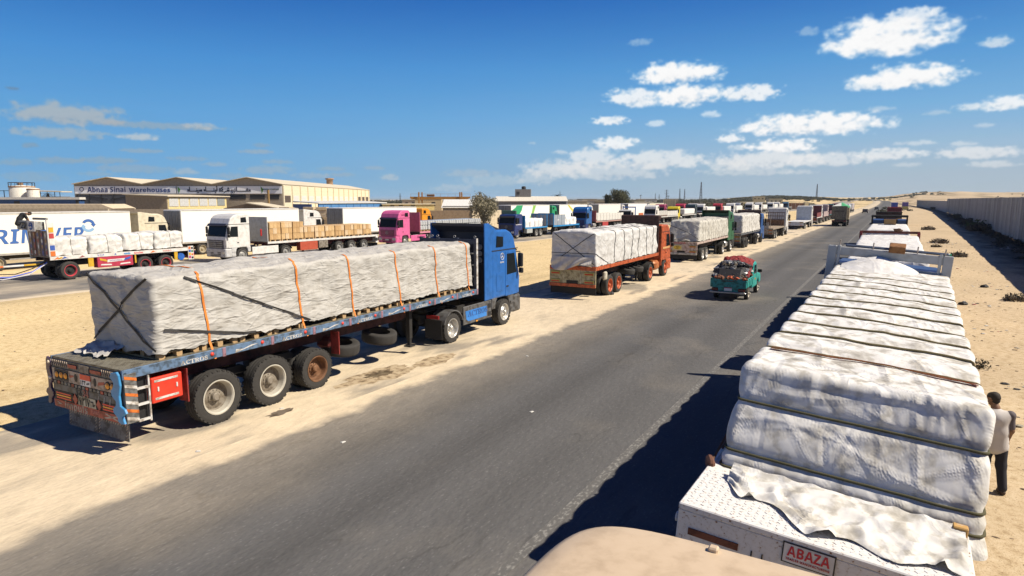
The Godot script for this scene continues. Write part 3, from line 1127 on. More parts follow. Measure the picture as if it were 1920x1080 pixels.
# flat bed: deck from z = 0 to z = -ln with its top at y; rail material on its edge
func flat_bed(par: Node3D, ln: float, y: float, width: float, deck: Material, rail: Material, under: Material, rail_h := 0.2) -> MeshInstance3D:
	var s := st()
	box(s, Vector3(0, y - 0.03, -ln * 0.5), Vector3(width - 0.1, 0.06, ln - 0.04))
	var d := part(par, "deck", fin(s), deck)
	for sd in [-1, 1]:
		s = st()
		box(s, Vector3(sd * (width * 0.5 - 0.025), y - rail_h * 0.5 + 0.004, -ln * 0.5), Vector3(0.05, rail_h, ln), Basis.IDENTITY, 0.008)
		box(s, Vector3(sd * (width * 0.5 - 0.07), y - rail_h + 0.02, -ln * 0.5), Vector3(0.10, 0.03, ln - 0.02))
		part(par, "side_rail", fin(s), rail)
	s = st()
	for sd in [-1, 1]:
		prism(s, [Vector2(-0.1, y - 0.07), Vector2(-ln, y - 0.07), Vector2(-ln, y - 0.30), Vector2(-ln + 2.6, y - 0.34), Vector2(-ln + 3.6, y - 0.62), Vector2(-0.1, y - 0.62)], 0.14, side_xf(sd * 0.5))
	var z := -0.4
	while z > -ln:
		box(s, Vector3(0, y - 0.16, z), Vector3(width - 0.14, 0.12, 0.07))
		z -= 0.75
	part(par, "beam", fin(s), under)
	return d


func landing_legs(par: Node3D, z: float, y: float, m: Material):
	for sd in [-1, 1]:
		var s := st()
		box(s, Vector3(sd * 0.85, y - 0.75, z), Vector3(0.14, 0.9, 0.14))
		box(s, Vector3(sd * 0.85, y - 1.25, z), Vector3(0.10, 0.4, 0.10))
		box(s, Vector3(sd * 0.85, y - 1.44, z), Vector3(0.26, 0.04, 0.26))
		part(par, "landing_leg", fin(s), m)


func fender(par: Node3D, x: float, z: float, r: float, w: float, m: Material):
	var s := st()
	var pts: Array = []
	for k in 11:
		var t := lerpf(-1.25, 1.25, k / 10.0)
		pts.append(Vector2(z + sin(t) * (r + 0.1), r + cos(t) * (r + 0.1)))
	for k in range(10, -1, -1):
		var t := lerpf(-1.25, 1.25, k / 10.0)
		pts.append(Vector2(z + sin(t) * (r + 0.06), r + cos(t) * (r + 0.06)))
	for sd in [-1, 1]:
		s = st()
		prism(s, pts, w, side_xf(sd * (x - w * 0.5 + 0.03)))
		part(par, "mudguard", fin(s), m)


# ---------------------------------------------------------------- tarpaulin over cargo

# Surface of a load: a rounded box (half sizes h, centre c) pushed in and out by folds and ropes.
class Cover:
	var c := Vector3.ZERO
	var h := Vector3.ONE
	var r := 0.1
	var fold := 0.02       # depth of the folds
	var lump := 0.05       # the cargo below
	var cut := 0.03        # how far the ropes bite
	var ropes: Array = []  # z of the ropes
	var rows := 0.0        # height lumps between ropes
	var flare := 0.0
	var seed := 0.0
	var na: FastNoiseLite
	var nb: FastNoiseLite
	var slope := 0.0       # lean of the rear end
	var stretch := Vector3(1, 5, 1.4)
	var crown := 0.0
	var rear_ropes: Array = []   # heights of the ropes round the rear face
	var rear_bulge := 0.03
	var rise := 0.0        # how much the top climbs towards the front, per metre

	func on(p: Vector3) -> Vector3:   # p on the plain box, in local coordinates
		var inner := Vector3(clampf(p.x, -h.x + r, h.x - r), clampf(p.y, -h.y, h.y - r), clampf(p.z, -h.z + r, h.z - r))
		var n := p - inner
		n = n.normalized() if n.length() > 1e-6 else Vector3.UP
		var q := inner + n * r
		if p.y < -h.y + 0.001:
			q.y = -h.y
		var s := q * 0.9 + Vector3(seed, seed * 1.7, -seed)
		var up := clampf((q.y + h.y) / (2.0 * h.y), 0, 1)
		var d := lump * na.get_noise_3d(s.x * 0.7, s.y * 0.8, s.z * 0.55)
		d += lump * 0.5 * na.get_noise_3d(s.x * 1.9, s.y * 1.9, s.z * 1.7)
		var f := nb.get_noise_3d(s.x * stretch.x, s.y * stretch.y + 0.9 * na.get_noise_3d(s.x, s.y, s.z * 0.8), s.z * stretch.z)
		d += fold * f
		var near := 9.0
		for z in ropes:
			near = minf(near, absf(q.z - z))
		if ropes.size():
			d -= cut * exp(-near * near / 0.02)
			d += rows * (1.0 - exp(-near * near / 0.05)) * (0.4 + 0.6 * absf(n.y))
		if rear_ropes.size() and q.z > h.z - 0.6:
			var ny := 9.0
			for y in rear_ropes:
				ny = minf(ny, absf(q.y - y))
			d += (rear_bulge * (1.0 - exp(-ny * ny / 0.01)) - 0.02 * exp(-ny * ny / 0.002)) * smoothstep(h.z - 0.6, h.z - 0.1, q.z)
		d += crown * (1.0 - pow(q.x / h.x, 2)) * maxf(n.y, 0.0)
		var edge := 1.0 - up
		d += flare * edge * edge
		q += n * d
		q.y += rise * (h.z - q.z) * up
		if slope != 0.0:
			q.z -= slope * up * smoothstep(h.z - 2.2, h.z, q.z)
		if p.y < -h.y + 0.001:
			q.y += 0.07 * na.get_noise_2d(s.z * 1.6 + s.x * 1.3, 40.0 + seed) + 0.03 * na.get_noise_2d(s.z * 6.0 + s.x * 5.0, 80.0)
		return q + c

	func patch(s: SurfaceTool, o: Vector3, u: Vector3, v: Vector3, nu: int, nv: int):
		var prev: PackedVector3Array
		for j in nv + 1:
			var row := PackedVector3Array()
			for i in nu + 1:
				row.append(on(o + u * (float(i) / nu) + v * (float(j) / nv)))
			if j > 0:
				for i in nu:   # u x v points outwards
					s.add_vertex(prev[i])
					s.add_vertex(row[i + 1])
					s.add_vertex(prev[i + 1])
					s.add_vertex(prev[i])
					s.add_vertex(row[i])
					s.add_vertex(row[i + 1])
			prev = row

	func mesh(cell: float) -> Mesh:
		var s := SurfaceTool.new()
		s.begin(Mesh.PRIMITIVE_TRIANGLES)
		s.set_smooth_group(0)
		var X := Vector3(2 * h.x, 0, 0)
		var Y := Vector3(0, 2 * h.y, 0)
		var Z := Vector3(0, 0, 2 * h.z)
		var nx := maxi(4, int(2 * h.x / cell))
		var ny := maxi(4, int(2 * h.y / cell))
		var nz := maxi(4, int(2 * h.z / cell))
		patch(s, Vector3(-h.x, h.y, h.z), X, -Z, nx, nz)
		patch(s, Vector3(h.x, -h.y, h.z), -Z, Y, nz, ny)
		patch(s, Vector3(-h.x, -h.y, -h.z), Z, Y, nz, ny)
		patch(s, Vector3(-h.x, -h.y, h.z), X, Y, nx, ny)
		patch(s, Vector3(h.x, -h.y, -h.z), -X, Y, nx, ny)
		s.generate_normals()
		return s.commit()

	# a line over the cover: path given on the plain box in corners, laid a little proud
	func line(corners: Array, step: float, proud: float) -> Array:
		var out: Array = []
		for k in corners.size() - 1:
			var a: Vector3 = corners[k]
			var b: Vector3 = corners[k + 1]
			var n := maxi(1, int(a.distance_to(b) / step))
			for i in (n + 1 if k == corners.size() - 2 else n):
				var p := a.lerp(b, float(i) / n)
				var q := on(p)
				var inner := Vector3(clampf(p.x, -h.x + r, h.x - r), clampf(p.y, -h.y, h.y - r), clampf(p.z, -h.z + r, h.z - r))
				out.append(q + (p - inner).normalized() * proud)
		return out


func cover(c: Vector3, size: Vector3, r: float, sd: float) -> Cover:
	var k := Cover.new()
	k.c = c
	k.h = size * 0.5
	k.r = r
	k.seed = sd
	k.na = noise_a
	k.nb = noise_b
	return k


func tarp(r: float, g: float, b: float, stained := false, crease := Vector3(0.5, 0.5, 0.5), bump := 0.6) -> Material:
	var key := "tarp %.2f %.2f %.2f %s %s" % [r, g, b, stained, crease]
	if not mats.has(key):
		var m := StandardMaterial3D.new()
		m.albedo_color = Color(r, g, b).linear_to_srgb()
		m.albedo_texture = tex["stain"] if stained else tex["dust"]
		m.uv1_triplanar = true
		m.uv1_scale = crease
		m.normal_enabled = true
		m.normal_texture = tex["cloth_fine"] if bump > 0.95 else tex["cloth"]
		m.normal_scale = bump
		m.roughness = 0.7
		mats[key] = m
	return mats[key]


func ribbon(s: SurfaceTool, pts: Array, w: float, side: Vector3, thick := 0.006):   # a flat strap along pts, its width along side
	for i in pts.size() - 1:
		var a: Vector3 = pts[i]
		var b: Vector3 = pts[i + 1]
		if a.distance_to(b) < 0.004:
			continue
		bar(s, a - (b - a) * 0.05, b + (b - a) * 0.05, thick, w, side)


func rope(par: Node, called: String, pts: Array, r: float, m: Material):
	var s := st()
	tube(s, pts, r, 6)
	part(par, called, fin(s), m)


func pallet(par: Node, where: Vector3, lx := 1.2, lz := 1.0, detail := true) -> Node3D:
	var wood := mat(0.46, 0.31, 0.16, 0.8)
	var key := "pallet %.2f %.2f %s" % [lx, lz, detail]
	if not kept.has(key):
		var s := st()
		for i in 3:
			for j in 3:
				box(s, Vector3((i - 1) * (lx * 0.5 - 0.06), 0.065, (j - 1) * (lz * 0.5 - 0.07)), Vector3(0.12, 0.09, 0.13))
		for j in 3:
			box(s, Vector3(0, 0.011, (j - 1) * (lz * 0.5 - 0.06)), Vector3(lx, 0.02, 0.11))
		for i in 5:
			box(s, Vector3((i - 2) * (lx * 0.25 - 0.03), 0.122, 0), Vector3(0.11, 0.022, lz))
		kept[key] = fin(s)
	return part(par, "pallet", kept[key], wood, Transform3D(Basis.IDENTITY, where))

# ---------------------------------------------------------------- the near queue on the left shoulder

func decal(par: Node, called: String, poly: Array, m: Material, xf: Transform3D, depth := 0.012):
	var pts: Array = []
	for q in poly:
		pts.append(Vector2(q[0], q[1]))
	part(par, called, prism_mesh(pts, depth, 0.0), m, xf)


func rect(x0: float, y0: float, x1: float, y1: float) -> Array:
	return [[x0, y0], [x1, y0], [x1, y1], [x0, y1]]


func round_lamp(par: Node, x: float, y: float, z: float, r: float, lens: Material):
	var s := st()
	var face := Transform3D(Basis(Vector3.RIGHT, PI * 0.5), Vector3.ZERO)
	lathe(s, [Vector2(r * 1.25, -0.02), Vector2(r * 1.25, 0.015), Vector2(r, 0.02)], 16, face, false)
	var o := part(par, "lamp", fin(s), dark(), at(x, y, z))
	s = st()
	lathe(s, [Vector2(r, 0.015), Vector2(r * 0.7, 0.035), Vector2(0, 0.042)], 16, face)
	part(o, "lens", fin(s), lens)


func blue_semi():
	var t := thing("semi_truck", "blue semi truck with painted flatbed trailer, sunlit beside the asphalt", "truck", Vector3(-13.62, 0, -6.35), 1.9, "trucks queued along the highway shoulder")
	var slate := mat(0.075, 0.085, 0.10, 0.5, 0.1, 2)
	var rail := mat(0.13, 0.215, 0.36, 0.5, 0.1, 2)
	var cream := mat(0.44, 0.36, 0.30, 0.6, 0, 2)
	var red := mat(0.42, 0.09, 0.055, 0.55, 0, 2)
	var bright := mat(0.75, 0.05, 0.025, 0.4, 0, 1)
	var white := mat(0.62, 0.62, 0.62, 0.5, 0, 2)
	var black := mat(0.012, 0.012, 0.013, 0.6, 0, 0)
	var orange := mat(0.62, 0.17, 0.03, 0.5, 0, 2)
	var sky := mat(0.05, 0.26, 0.55, 0.4, 0, 1)
	var amber := mat(0.75, 0.30, 0.02, 0.2, 0, 0)
	var grey := mat(0.17, 0.18, 0.19, 0.5, 0.1, 2)
	var L := 12.85
	var Y := 1.68
	flat_bed(t, L, Y, 2.55, mat(0.24, 0.225, 0.175, 0.6, 0.3, 2), rail, mat(0.10, 0.028, 0.022, 0.7, 0, 2), 0.19)
	# tread plate studs at the tail end of the deck
	var s := st()
	for i in 40:
		for j in 14:
			box(s, Vector3(-1.2 + i * 0.0615, Y + 0.002, -0.04 - j * 0.055), Vector3(0.034, 0.008, 0.012), Basis(Vector3.UP, 0.7 if (i + j) % 2 else -0.7))
	part(t, "tread_plate_studs", fin(s), mat(0.30, 0.29, 0.25, 0.5, 0.4, 1)).set_meta("kind", "stuff")
	# rail print
	for k in 9:
		var z := -1.5 - k * 1.32
		var side := Transform3D(Basis(Vector3.UP, PI * 0.5), Vector3(1.278, Y - 0.125, z))
		if k % 2 == 0:
			words(t, "ACTROS", 0.085, white, side, 0.006, 1.3, "Droid Serif")
		else:
			decal(t, "rail_flash", [[-0.32, -0.05], [0.30, 0.05], [0.12, 0.055], [-0.1, 0.0], [-0.3, 0.03]], white, side, 0.006)
		s = st()
		lathe(s, [Vector2(0.042, 0), Vector2(0.036, 0.02), Vector2(0, 0.026)], 12, Transform3D(Basis(Vector3.FORWARD, PI * 0.5), Vector3.ZERO))
		part(t, "side_marker", fin(s), bright, at(1.277, Y - 0.08, z - 0.42))
		part(t, "rail_bracket", one_box(Vector3(0.05, 0.2, 0.09), 0.01), mat(0.30, 0.17, 0.22, 0.6, 0, 2), at(1.262, Y - 0.10, z - 0.72))
	# the painted tail
	var tail := part(t, "tail_board", one_box(Vector3(2.55, 1.02, 0.08), 0.01), slate, at(0, 1.13, -0.05))
	var f := Transform3D(Basis.IDENTITY, Vector3(0, -1.13, 0.05))   # tail face, y from the ground
	var put := func(called: String, poly: Array, m: Material, dz := 0.0): decal(tail, called, poly, m, f * at(0, 0, 0.004 + dz), 0.01)
	for k in 9:
		put.call("slate_stripe", [[-1.22 + k * 0.075, 1.50], [-1.19 + k * 0.075, 1.50], [-1.24 + k * 0.075, 1.62], [-1.26 + k * 0.075, 1.62]], cream)
		put.call("slate_stripe", [[0.62 + k * 0.07, 1.50], [0.64 + k * 0.07, 1.50], [0.60 + k * 0.07, 1.62], [0.585 + k * 0.07, 1.62]], cream)
	put.call("patch_plate", rect(-0.20, 1.47, 0.14, 1.62), mat(0.23, 0.20, 0.17, 0.6, 0, 2))
	put.call("rose_band", rect(-0.62, 1.51, -0.30, 1.58), red)
	put.call("rose_band", rect(0.18, 1.50, 0.56, 1.57), red)
	put.call("cream_panel", rect(-1.22, 1.20, 1.06, 1.45), cream)
	put.call("lamp_backing", rect(-1.12, 1.21, -0.62, 1.44), black, 0.008)
	for k in 3:
		round_lamp(tail, -1.03 + k * 0.165, 0.195, 0.055, 0.066, amber)
	for k in 2:
		round_lamp(tail, 0.78 + k * 0.165, 0.195, 0.055, 0.068, amber)
	for q in [[-0.34, 1.33], [0.34, 1.33]]:
		var oval: Array = []
		for k in 12:
			oval.append([q[0] + cos(TAU * k / 12) * 0.05, q[1] + sin(TAU * k / 12) * 0.085])
		put.call("black_oval", oval, black, 0.006)
	put.call("rose_flourish", [[-0.56, 1.30], [-0.42, 1.34], [-0.42, 1.37], [-0.58, 1.36]], red, 0.005)
	put.call("rose_flourish", [[0.44, 1.28], [0.68, 1.33], [0.66, 1.38], [0.46, 1.35]], red, 0.005)
	put.call("plate_red", rect(-0.17, 1.33, 0.19, 1.44), bright, 0.012)
	put.call("plate_white", rect(-0.17, 1.21, 0.19, 1.33), mat(0.7, 0.7, 0.7, 0.5, 0, 1), 0.012)
	s = st()
	strokes(s, digits_1221(), 0.014, 0.006, f * at(-0.14, 1.235, 0.022))
	part(tail, "plate_digits", fin(s), black)
	for k in 18:
		put.call("reflector", rect(-1.18 + k * 0.13, 1.125, -1.09 + k * 0.13, 1.185), red if k % 4 == 1 else grey, 0.004)
	put.call("mid_band", rect(-1.22, 0.985, 1.1, 1.115), mat(0.11, 0.12, 0.14, 0.5, 0.1, 2))
	words(tail, "18", 0.15, mat(0.05, 0.055, 0.06, 0.5), f * at(-0.30, 1.05, 0.016), 0.01)
	words(tail, "34", 0.14, mat(0.30, 0.10, 0.09, 0.5), f * at(-0.02, 1.045, 0.016), 0.01)
	for k in 4:
		put.call("mid_stripe", [[0.36 + k * 0.2, 0.86], [0.39 + k * 0.2, 0.86], [0.46 + k * 0.2, 1.08], [0.43 + k * 0.2, 1.08]], mat(0.25, 0.27, 0.30, 0.5, 0, 2), 0.008)
	for sd in [-1, 1]:
		put.call("lamp_frame", rect(sd * 0.84 - 0.33, 0.79, sd * 0.84 + 0.33, 0.98), black, 0.006)
		for k in 3:
			put.call("tail_light", rect(sd * 0.84 - 0.27, 0.815 + k * 0.05, sd * 0.84 + 0.27, 0.845 + k * 0.05), bright if k != 1 else amber, 0.014)
		put.call("red_diamond", [[sd * 0.42, 0.76], [sd * 0.42 + 0.09, 0.88], [sd * 0.42, 1.0], [sd * 0.42 - 0.09, 0.88]], red, 0.01)
	put.call("number_board", rect(-0.31, 0.78, 0.31, 0.975), mat(0.48, 0.46, 0.36, 0.6, 0, 2), 0.008)
	s = st()
	strokes(s, [[Vector2(0, 0.14), Vector2(0.06, 0), Vector2(0.08, 0.13)], [Vector2(0.13, 0), Vector2(0.14, 0.13), Vector2(0.17, 0.1), Vector2(0.2, 0.13)], [Vector2(0.25, 0), Vector2(0.25, 0.14)], [Vector2(0.30, 0.13), Vector2(0.33, 0), Vector2(0.38, 0.13)], [Vector2(0.42, 0.1), Vector2(0.5, 0.1), Vector2(0.5, 0.02), Vector2(0.56, 0.05)]], 0.028, 0.006, f * at(-0.28, 0.805, 0.018))
	part(tail, "board_digits", fin(s), black)
	put.call("red_band", rect(-1.24, 0.62, 1.26, 0.775), red, 0.002)
	words(tail, "impuls", 0.15, cream, f * at(-0.42, 0.70, 0.012), 0.01, 1.25)
	put.call("red_flash", [[-1.15, 0.66], [-0.92, 0.70], [-1.15, 0.75], [-1.05, 0.70]], cream, 0.008)
	put.call("red_flash", [[0.62, 0.64], [1.1, 0.74], [1.02, 0.755], [0.55, 0.66]], cream, 0.008)
	put.call("red_flash", [[0.60, 0.74], [1.1, 0.63], [1.16, 0.65], [0.66, 0.755]], cream, 0.008)
	words(tail, "TURBO", 0.07, mat(0.5, 0.2, 0.16, 0.6), f * at(0.27, 0.70, 0.012), 0.01)
	# wavy ornaments on both corners
	var wave: Array = [Vector2(0.10, 1.66), Vector2(-0.02, 1.62), Vector2(-0.05, 1.54), Vector2(0.02, 1.44), Vector2(0.01, 1.36), Vector2(-0.05, 1.26), Vector2(-0.04, 1.17), Vector2(0.04, 1.08), Vector2(0.04, 1.0), Vector2(-0.03, 0.92), Vector2(-0.03, 0.84), Vector2(0.05, 0.76), Vector2(0.06, 0.68), Vector2(0.12, 0.64), Vector2(0.20, 0.66), Vector2(0.16, 0.80), Vector2(0.25, 0.88), Vector2(0.22, 0.95), Vector2(0.13, 1.0), Vector2(0.12, 1.2), Vector2(0.16, 1.4), Vector2(0.14, 1.6)]
	part(t, "wavy_corner_plate", prism_mesh(wave, 0.05, 0.008), sky, Transform3D(Basis.from_scale(Vector3(1.5, 1, 1)), Vector3(1.03, 0, 0.04)))
	var leftwave: Array = []
	for v in wave:
		leftwave.append(Vector2(-v.x, v.y))
	var lw := part(t, "wavy_corner_plate", prism_mesh(leftwave, 0.05, 0.008), mat(0.08, 0.05, 0.09, 0.4, 0, 1), at(-1.27, 0, 0.0))
	for q in [1.56, 1.22]:
		var z := st()
		lathe(z, [Vector2(0.036, 0), Vector2(0.03, 0.02), Vector2(0, 0.026)], 12, Transform3D(Basis(Vector3.RIGHT, PI * 0.5), Vector3(-0.02, q, 0.025)))
		part(lw, "marker_lamp", fin(z), mat(0.75, 0.65, 0.5, 0.2, 0, 0))
	# striped return panel, ladder, red tool box
	var ret := part(t, "side_return_panel", one_box(Vector3(0.04, 0.98, 0.24), 0.006), grey, at(1.26, 1.11, -0.14))
	for k in 6:
		decal(ret, "stripe", [[-0.118, -0.40 + k * 0.16], [0.118, -0.48 + k * 0.16], [0.118, -0.42 + k * 0.16], [-0.118, -0.34 + k * 0.16]], white if k % 2 == 0 else orange, Transform3D(Basis(Vector3.UP, PI * 0.5), Vector3(0.023, 0, 0)), 0.006)
	s = st()
	box(s, Vector3(1.255, 1.02, -0.50), Vector3(0.04, 0.92, 0.03))
	for k in 3:
		box(s, Vector3(1.255, 0.62 + k * 0.32, -0.38), Vector3(0.04, 0.045, 0.24))
	part(t, "ladder", fin(s), white)
	part(t, "recess", one_box(Vector3(0.03, 0.92, 0.26)), black, at(1.15, 1.03, -0.38))
	var tool := part(t, "tool_box", one_box(Vector3(0.5, 0.52, 0.66), 0.02), bright, at(0.98, 1.12, -0.90))
	for q in [-0.2, 0.2]:
		part(tool, "hook", one_box(Vector3(0.02, 0.09, 0.03)), white, at(0.258, 0.02, q))
	for q in [-0.17, 0.19]:
		part(tool, "scuffed_strip", one_box(Vector3(0.008, 0.045, 0.5)), white, at(0.256, q, 0.02))
	# mud flaps
	for k in 2:
		var x := -0.53 + k * 1.08
		var fl := part(t, "mud_flap", one_box(Vector3(1.04, 0.34, 0.02)), mat(0.17, 0.17, 0.175, 0.8, 0, 2), turned(x, 0.36, -0.16, -4, 0, 0))
		for j in 13:
			decal(fl, "flap_stripe", [[-0.50 + j * 0.08, 0.11], [-0.475 + j * 0.08, 0.11], [-0.45 + j * 0.08, 0.155], [-0.475 + j * 0.08, 0.155]], cream, at(0, 0, 0.013), 0.006)
		for sd in [-0.47, 0.47]:
			for j in 4:
				decal(fl, "flap_stripe", [[sd - 0.04, -0.14 + j * 0.065], [sd - 0.02, -0.14 + j * 0.065], [sd + 0.04, -0.09 + j * 0.065], [sd + 0.02, -0.09 + j * 0.065]], cream, at(0, 0, 0.013), 0.006)
		words(fl, "I.LEVANT" if k == 0 else "EL", 0.11, mat(0.17, 0.17, 0.18, 0.8), at(-0.06 if k == 0 else 0.0, -0.02, 0.012), 0.006)
	# running gear
	var pale := mat(0.50, 0.48, 0.42, 0.55, 0.1, 1)
	var hubm := mat(0.24, 0.215, 0.18, 0.7, 0.1, 2)
	axle(t, 1.2, -2.08, 0.60, 0.36, 0.19, pale, false, 60, hubm)
	axle(t, 1.2, -3.56, 0.60, 0.36, 0.19, pale, false, 60, hubm)
	axle(t, 1.14, -5.06, 0.53, 0.34, 0.18, mat(0.20, 0.10, 0.05, 0.75, 0.1, 2), true, 56)
	for z in [-2.82, -4.3]:
		var b := st()
		prism(b, [Vector2(z - 0.5, 0.84), Vector2(z + 0.5, 0.84), Vector2(z + 0.3, 1.02), Vector2(z - 0.3, 1.02)], 0.12, side_xf(0.62))
		part(t, "leaf_spring", fin(b), dark())
	for q in [[-1.36, 0.72], [-5.8, 0.62]]:
		part(t, "guard_plate", one_box(Vector3(0.30, q[1], 0.03), 0.006), mat(0.30, 0.035, 0.03, 0.6, 0, 2), at(1.06, 1.12 - q[1] * 0.1, q[0]))
	for z in [-6.35, -8.0]:
		part(t, "spare_tyre", tyre_mesh(0.53, 0.32, 28), rubber(), turned(0.72, 0.80, z, 0, 0, 90 - 8))
	landing_legs(t, -9.3, Y, dark())
	part(t, "air_tank", one_box(Vector3(0.6, 0.34, 0.34), 0.1), mat(0.16, 0.03, 0.025, 0.6, 0, 2), at(0.6, 1.0, -5.95))
	# headboard
	var navy := mat(0.028, 0.035, 0.065, 0.5, 0.1, 1)
	for x in [-1.2, -0.42, 0.42, 1.2]:
		part(t, "headboard_post", one_box(Vector3(0.11, 1.82, 0.10), 0.008), navy, at(x, Y + 0.92, -L + 0.06))
	var head := part(t, "headboard", prism_mesh([Vector2(-1.14, Y + 0.03), Vector2(1.14, Y + 0.03), Vector2(1.14, Y + 0.12), Vector2(-1.14, Y + 0.12)], 0.08), navy, at(0, 0, -L + 0.06))
	for k in 4:
		part(head, "headboard_rail", one_box(Vector3(2.42, 0.17 if k == 3 else 0.06, 0.05), 0.008), navy if k == 3 else steel(), at(0, Y + 0.45 + k * 0.42, 0.002))
	part(head, "worn_post_edge", one_box(Vector3(0.02, 1.82, 0.10)), white, at(1.266, Y + 0.92, 0))
	for x in [-0.95, -0.7, -0.45, 0.3, 1.18]:
		var ring := st()
		var pts: Array = []
		for k in 9:
			pts.append(Vector3(cos(TAU * k / 8) * 0.045, 0.05 + sin(TAU * k / 8) * 0.045, 0))
		tube(ring, pts, 0.011, 5)
		part(head, "tie_ring", fin(ring), steel(), at(x, Y + 1.83, 0))
	# tractor
	var paint := mat(0.028, 0.145, 0.47, 0.32, 0.1, 1)
	var apron := mat(0.115, 0.118, 0.125, 0.55, 0.1, 2)
	var zf := -16.15
	var c := cab(t, zf, "tall", paint, apron, 2, {"spoiler": 0.24, "spoiler_paint": navy, "mirror": black})
	part(c, "rear_wall", one_box(Vector3(2.30, 2.6, 0.03), 0.01), mat(0.012, 0.016, 0.035, 0.5), at(0, 2.42, zf + 2.25))
	for k in 3:
		var z := st()
		lathe(z, [Vector2(0.105, 0), Vector2(0.105, 0.03), Vector2(0.09, 0.04), Vector2(0.05, 0.03), Vector2(0.05, 0.045), Vector2(0, 0.05)], 18, Transform3D(Basis(Vector3.RIGHT, PI * 0.5), Vector3.ZERO), false)
		part(c, "round_rear_lamp", fin(z), mat(0.30, 0.31, 0.33, 0.35, 0.3, 0), at(0.72, 2.62 + k * 0.25, zf + 2.27))
	star_badge(c, 0.13, mat(0.6, 0.62, 0.66, 0.4), Transform3D(Basis(Vector3.UP, PI * 0.5), Vector3(1.245, 2.72, zf + 1.48)))
	words(c, "Actros", 0.07, mat(0.6, 0.62, 0.66, 0.4), Transform3D(Basis(Vector3.UP, PI * 0.5), Vector3(1.236, 2.50, zf + 1.48)), 0.008)
	decal(c, "door_emblem", [[-0.08, -0.1], [0.10, -0.1], [0.06, 0.0], [0.1, 0.06], [0.0, 0.03], [-0.04, 0.14], [-0.08, 0.05]], white, Transform3D(Basis(Vector3.UP, PI * 0.5), Vector3(1.236, 1.92, zf + 1.62)), 0.008)
	part(c, "locker_door", one_box(Vector3(0.02, 0.72, 0.55), 0.006), paint, at(1.232, 1.75, zf + 1.62))
	var alloy := mat(0.55, 0.55, 0.54, 0.35, 0.6, 1)
	axle(t, 1.22, -11.25, 0.52, 0.30, 0.15, alloy, true, 44)
	axle(t, 1.20, -14.92, 0.52, 0.32, -0.1, alloy, false, 44)
	chassis(t, -10.4, -15.8)
	fender(t, 1.24, -11.25, 0.52, 0.6, apron)
	for sd in [-1, 1]:
		var sk := part(t, "side_skirt", one_box(Vector3(0.06, 0.66, 1.95), 0.02), apron, at(sd * 1.18, 0.80, -12.92))
		if sd == 1:
			decal(sk, "skirt_panel", [[0.80, -0.14], [0.66, -0.22], [-0.60, -0.22], [-0.60, 0.16], [-0.50, 0.16], [0.66, 0.16], [0.86, 0.16]].map(func(v): return [-v[0], v[1]]), mat(0.03, 0.20, 0.60, 0.35, 0, 1), Transform3D(Basis(Vector3.UP, PI * 0.5), Vector3(0.032, 0, 0)), 0.008)
			words(sk, "ACTROS", 0.19, mat(0.03, 0.10, 0.33, 0.4), Transform3D(Basis(Vector3.UP, PI * 0.5), Vector3(0.04, 0.03, 0.02)), 0.008, 1.25, "Droid Serif")
			for k in 2:
				part(sk, "step_recess", one_box(Vector3(0.02, 0.17, 0.24)), black, at(0.026, 0.13 - k * 0.3, -0.80))
			part(sk, "marker", one_box(Vector3(0.02, 0.05, 0.1)), amber, at(0.03, -0.30, 0.1))
	part(t, "fifth_wheel", one_box(Vector3(1.0, 0.16, 1.2), 0.05), dark(), at(0, 1.12, -11.3))
	part(t, "rear_flap", one_box(Vector3(0.7, 0.66, 0.02)), dark(), at(0.9, 0.55, -10.55))
	part(t, "rear_lamp", one_box(Vector3(0.5, 0.12, 0.06), 0.01), mat(0.25, 0.01, 0.01, 0.3), at(0.92, 0.98, -10.5))
	# the cargo: tarpaulin on pallets
	var l := thing("tarped_cargo", "long pale grey tarpaulin load with orange straps on blue semi truck", "cargo load", t.position, 1.9, "loads under tarpaulins")
	var cov := cover(Vector3(-0.02, 2.59, -6.72), Vector3(2.28, 1.52, 11.85), 0.12, 3.1)
	cov.fold = 0.010
	cov.lump = 0.085
	cov.flare = 0.03
	cov.crown = 0.04
	cov.stretch = Vector3(1.0, 6.5, 1.3)
	cov.cut = 0.015
	var zs: Array = [-1.85, -4.45, -6.3, -8.35, -10.35, -12.2]
	cov.ropes = zs
	part(l, "tarpaulin", cov.mesh(0.034), tarp(0.45, 0.44, 0.415, false, Vector3(0.36, 0.5, 0.36), 1.0))
	var web := mat(0.72, 0.22, 0.03, 0.6, 0, 1)
	for k in zs.size():
		var z: float = zs[k]
		var rs := st()
		var lean := 0.16 if k > 0 else 0.12
		ribbon(rs, cov.line([Vector3(1.14, -0.76, z + 6.72 - lean), Vector3(1.14, 0.76, z + 6.72), Vector3(0.8, 0.76, z + 6.57)], 0.08, 0.012) as Array, 0.05 if k != 1 else 0.055, Vector3(0, 0, 1))
		ribbon(rs, [Vector3(1.15, 1.86, z - lean), Vector3(1.27, 1.50, z - lean - 0.03)], 0.05, Vector3(0, 0, 1))
		part(l, "orange_strap", fin(rs), web)
	var rs := st()
	ribbon(rs, cov.line([Vector3(0.1, 0.76, 6.72 - 4.5), Vector3(-0.35, 0.76, 6.72 - 4.45)], 0.06, 0.015), 0.05, Vector3(0, 0, 1))
	ribbon(rs, cov.line([Vector3(0.4, 0.76, 6.72 - 2.2), Vector3(-0.6, 0.76, 6.72 - 1.9)], 0.06, 0.015), 0.05, Vector3(0, 0, 1))
	part(l, "loose_orange_strap", fin(rs), web)
	var bk := mat(0.035, 0.033, 0.032, 0.7, 0, 1)
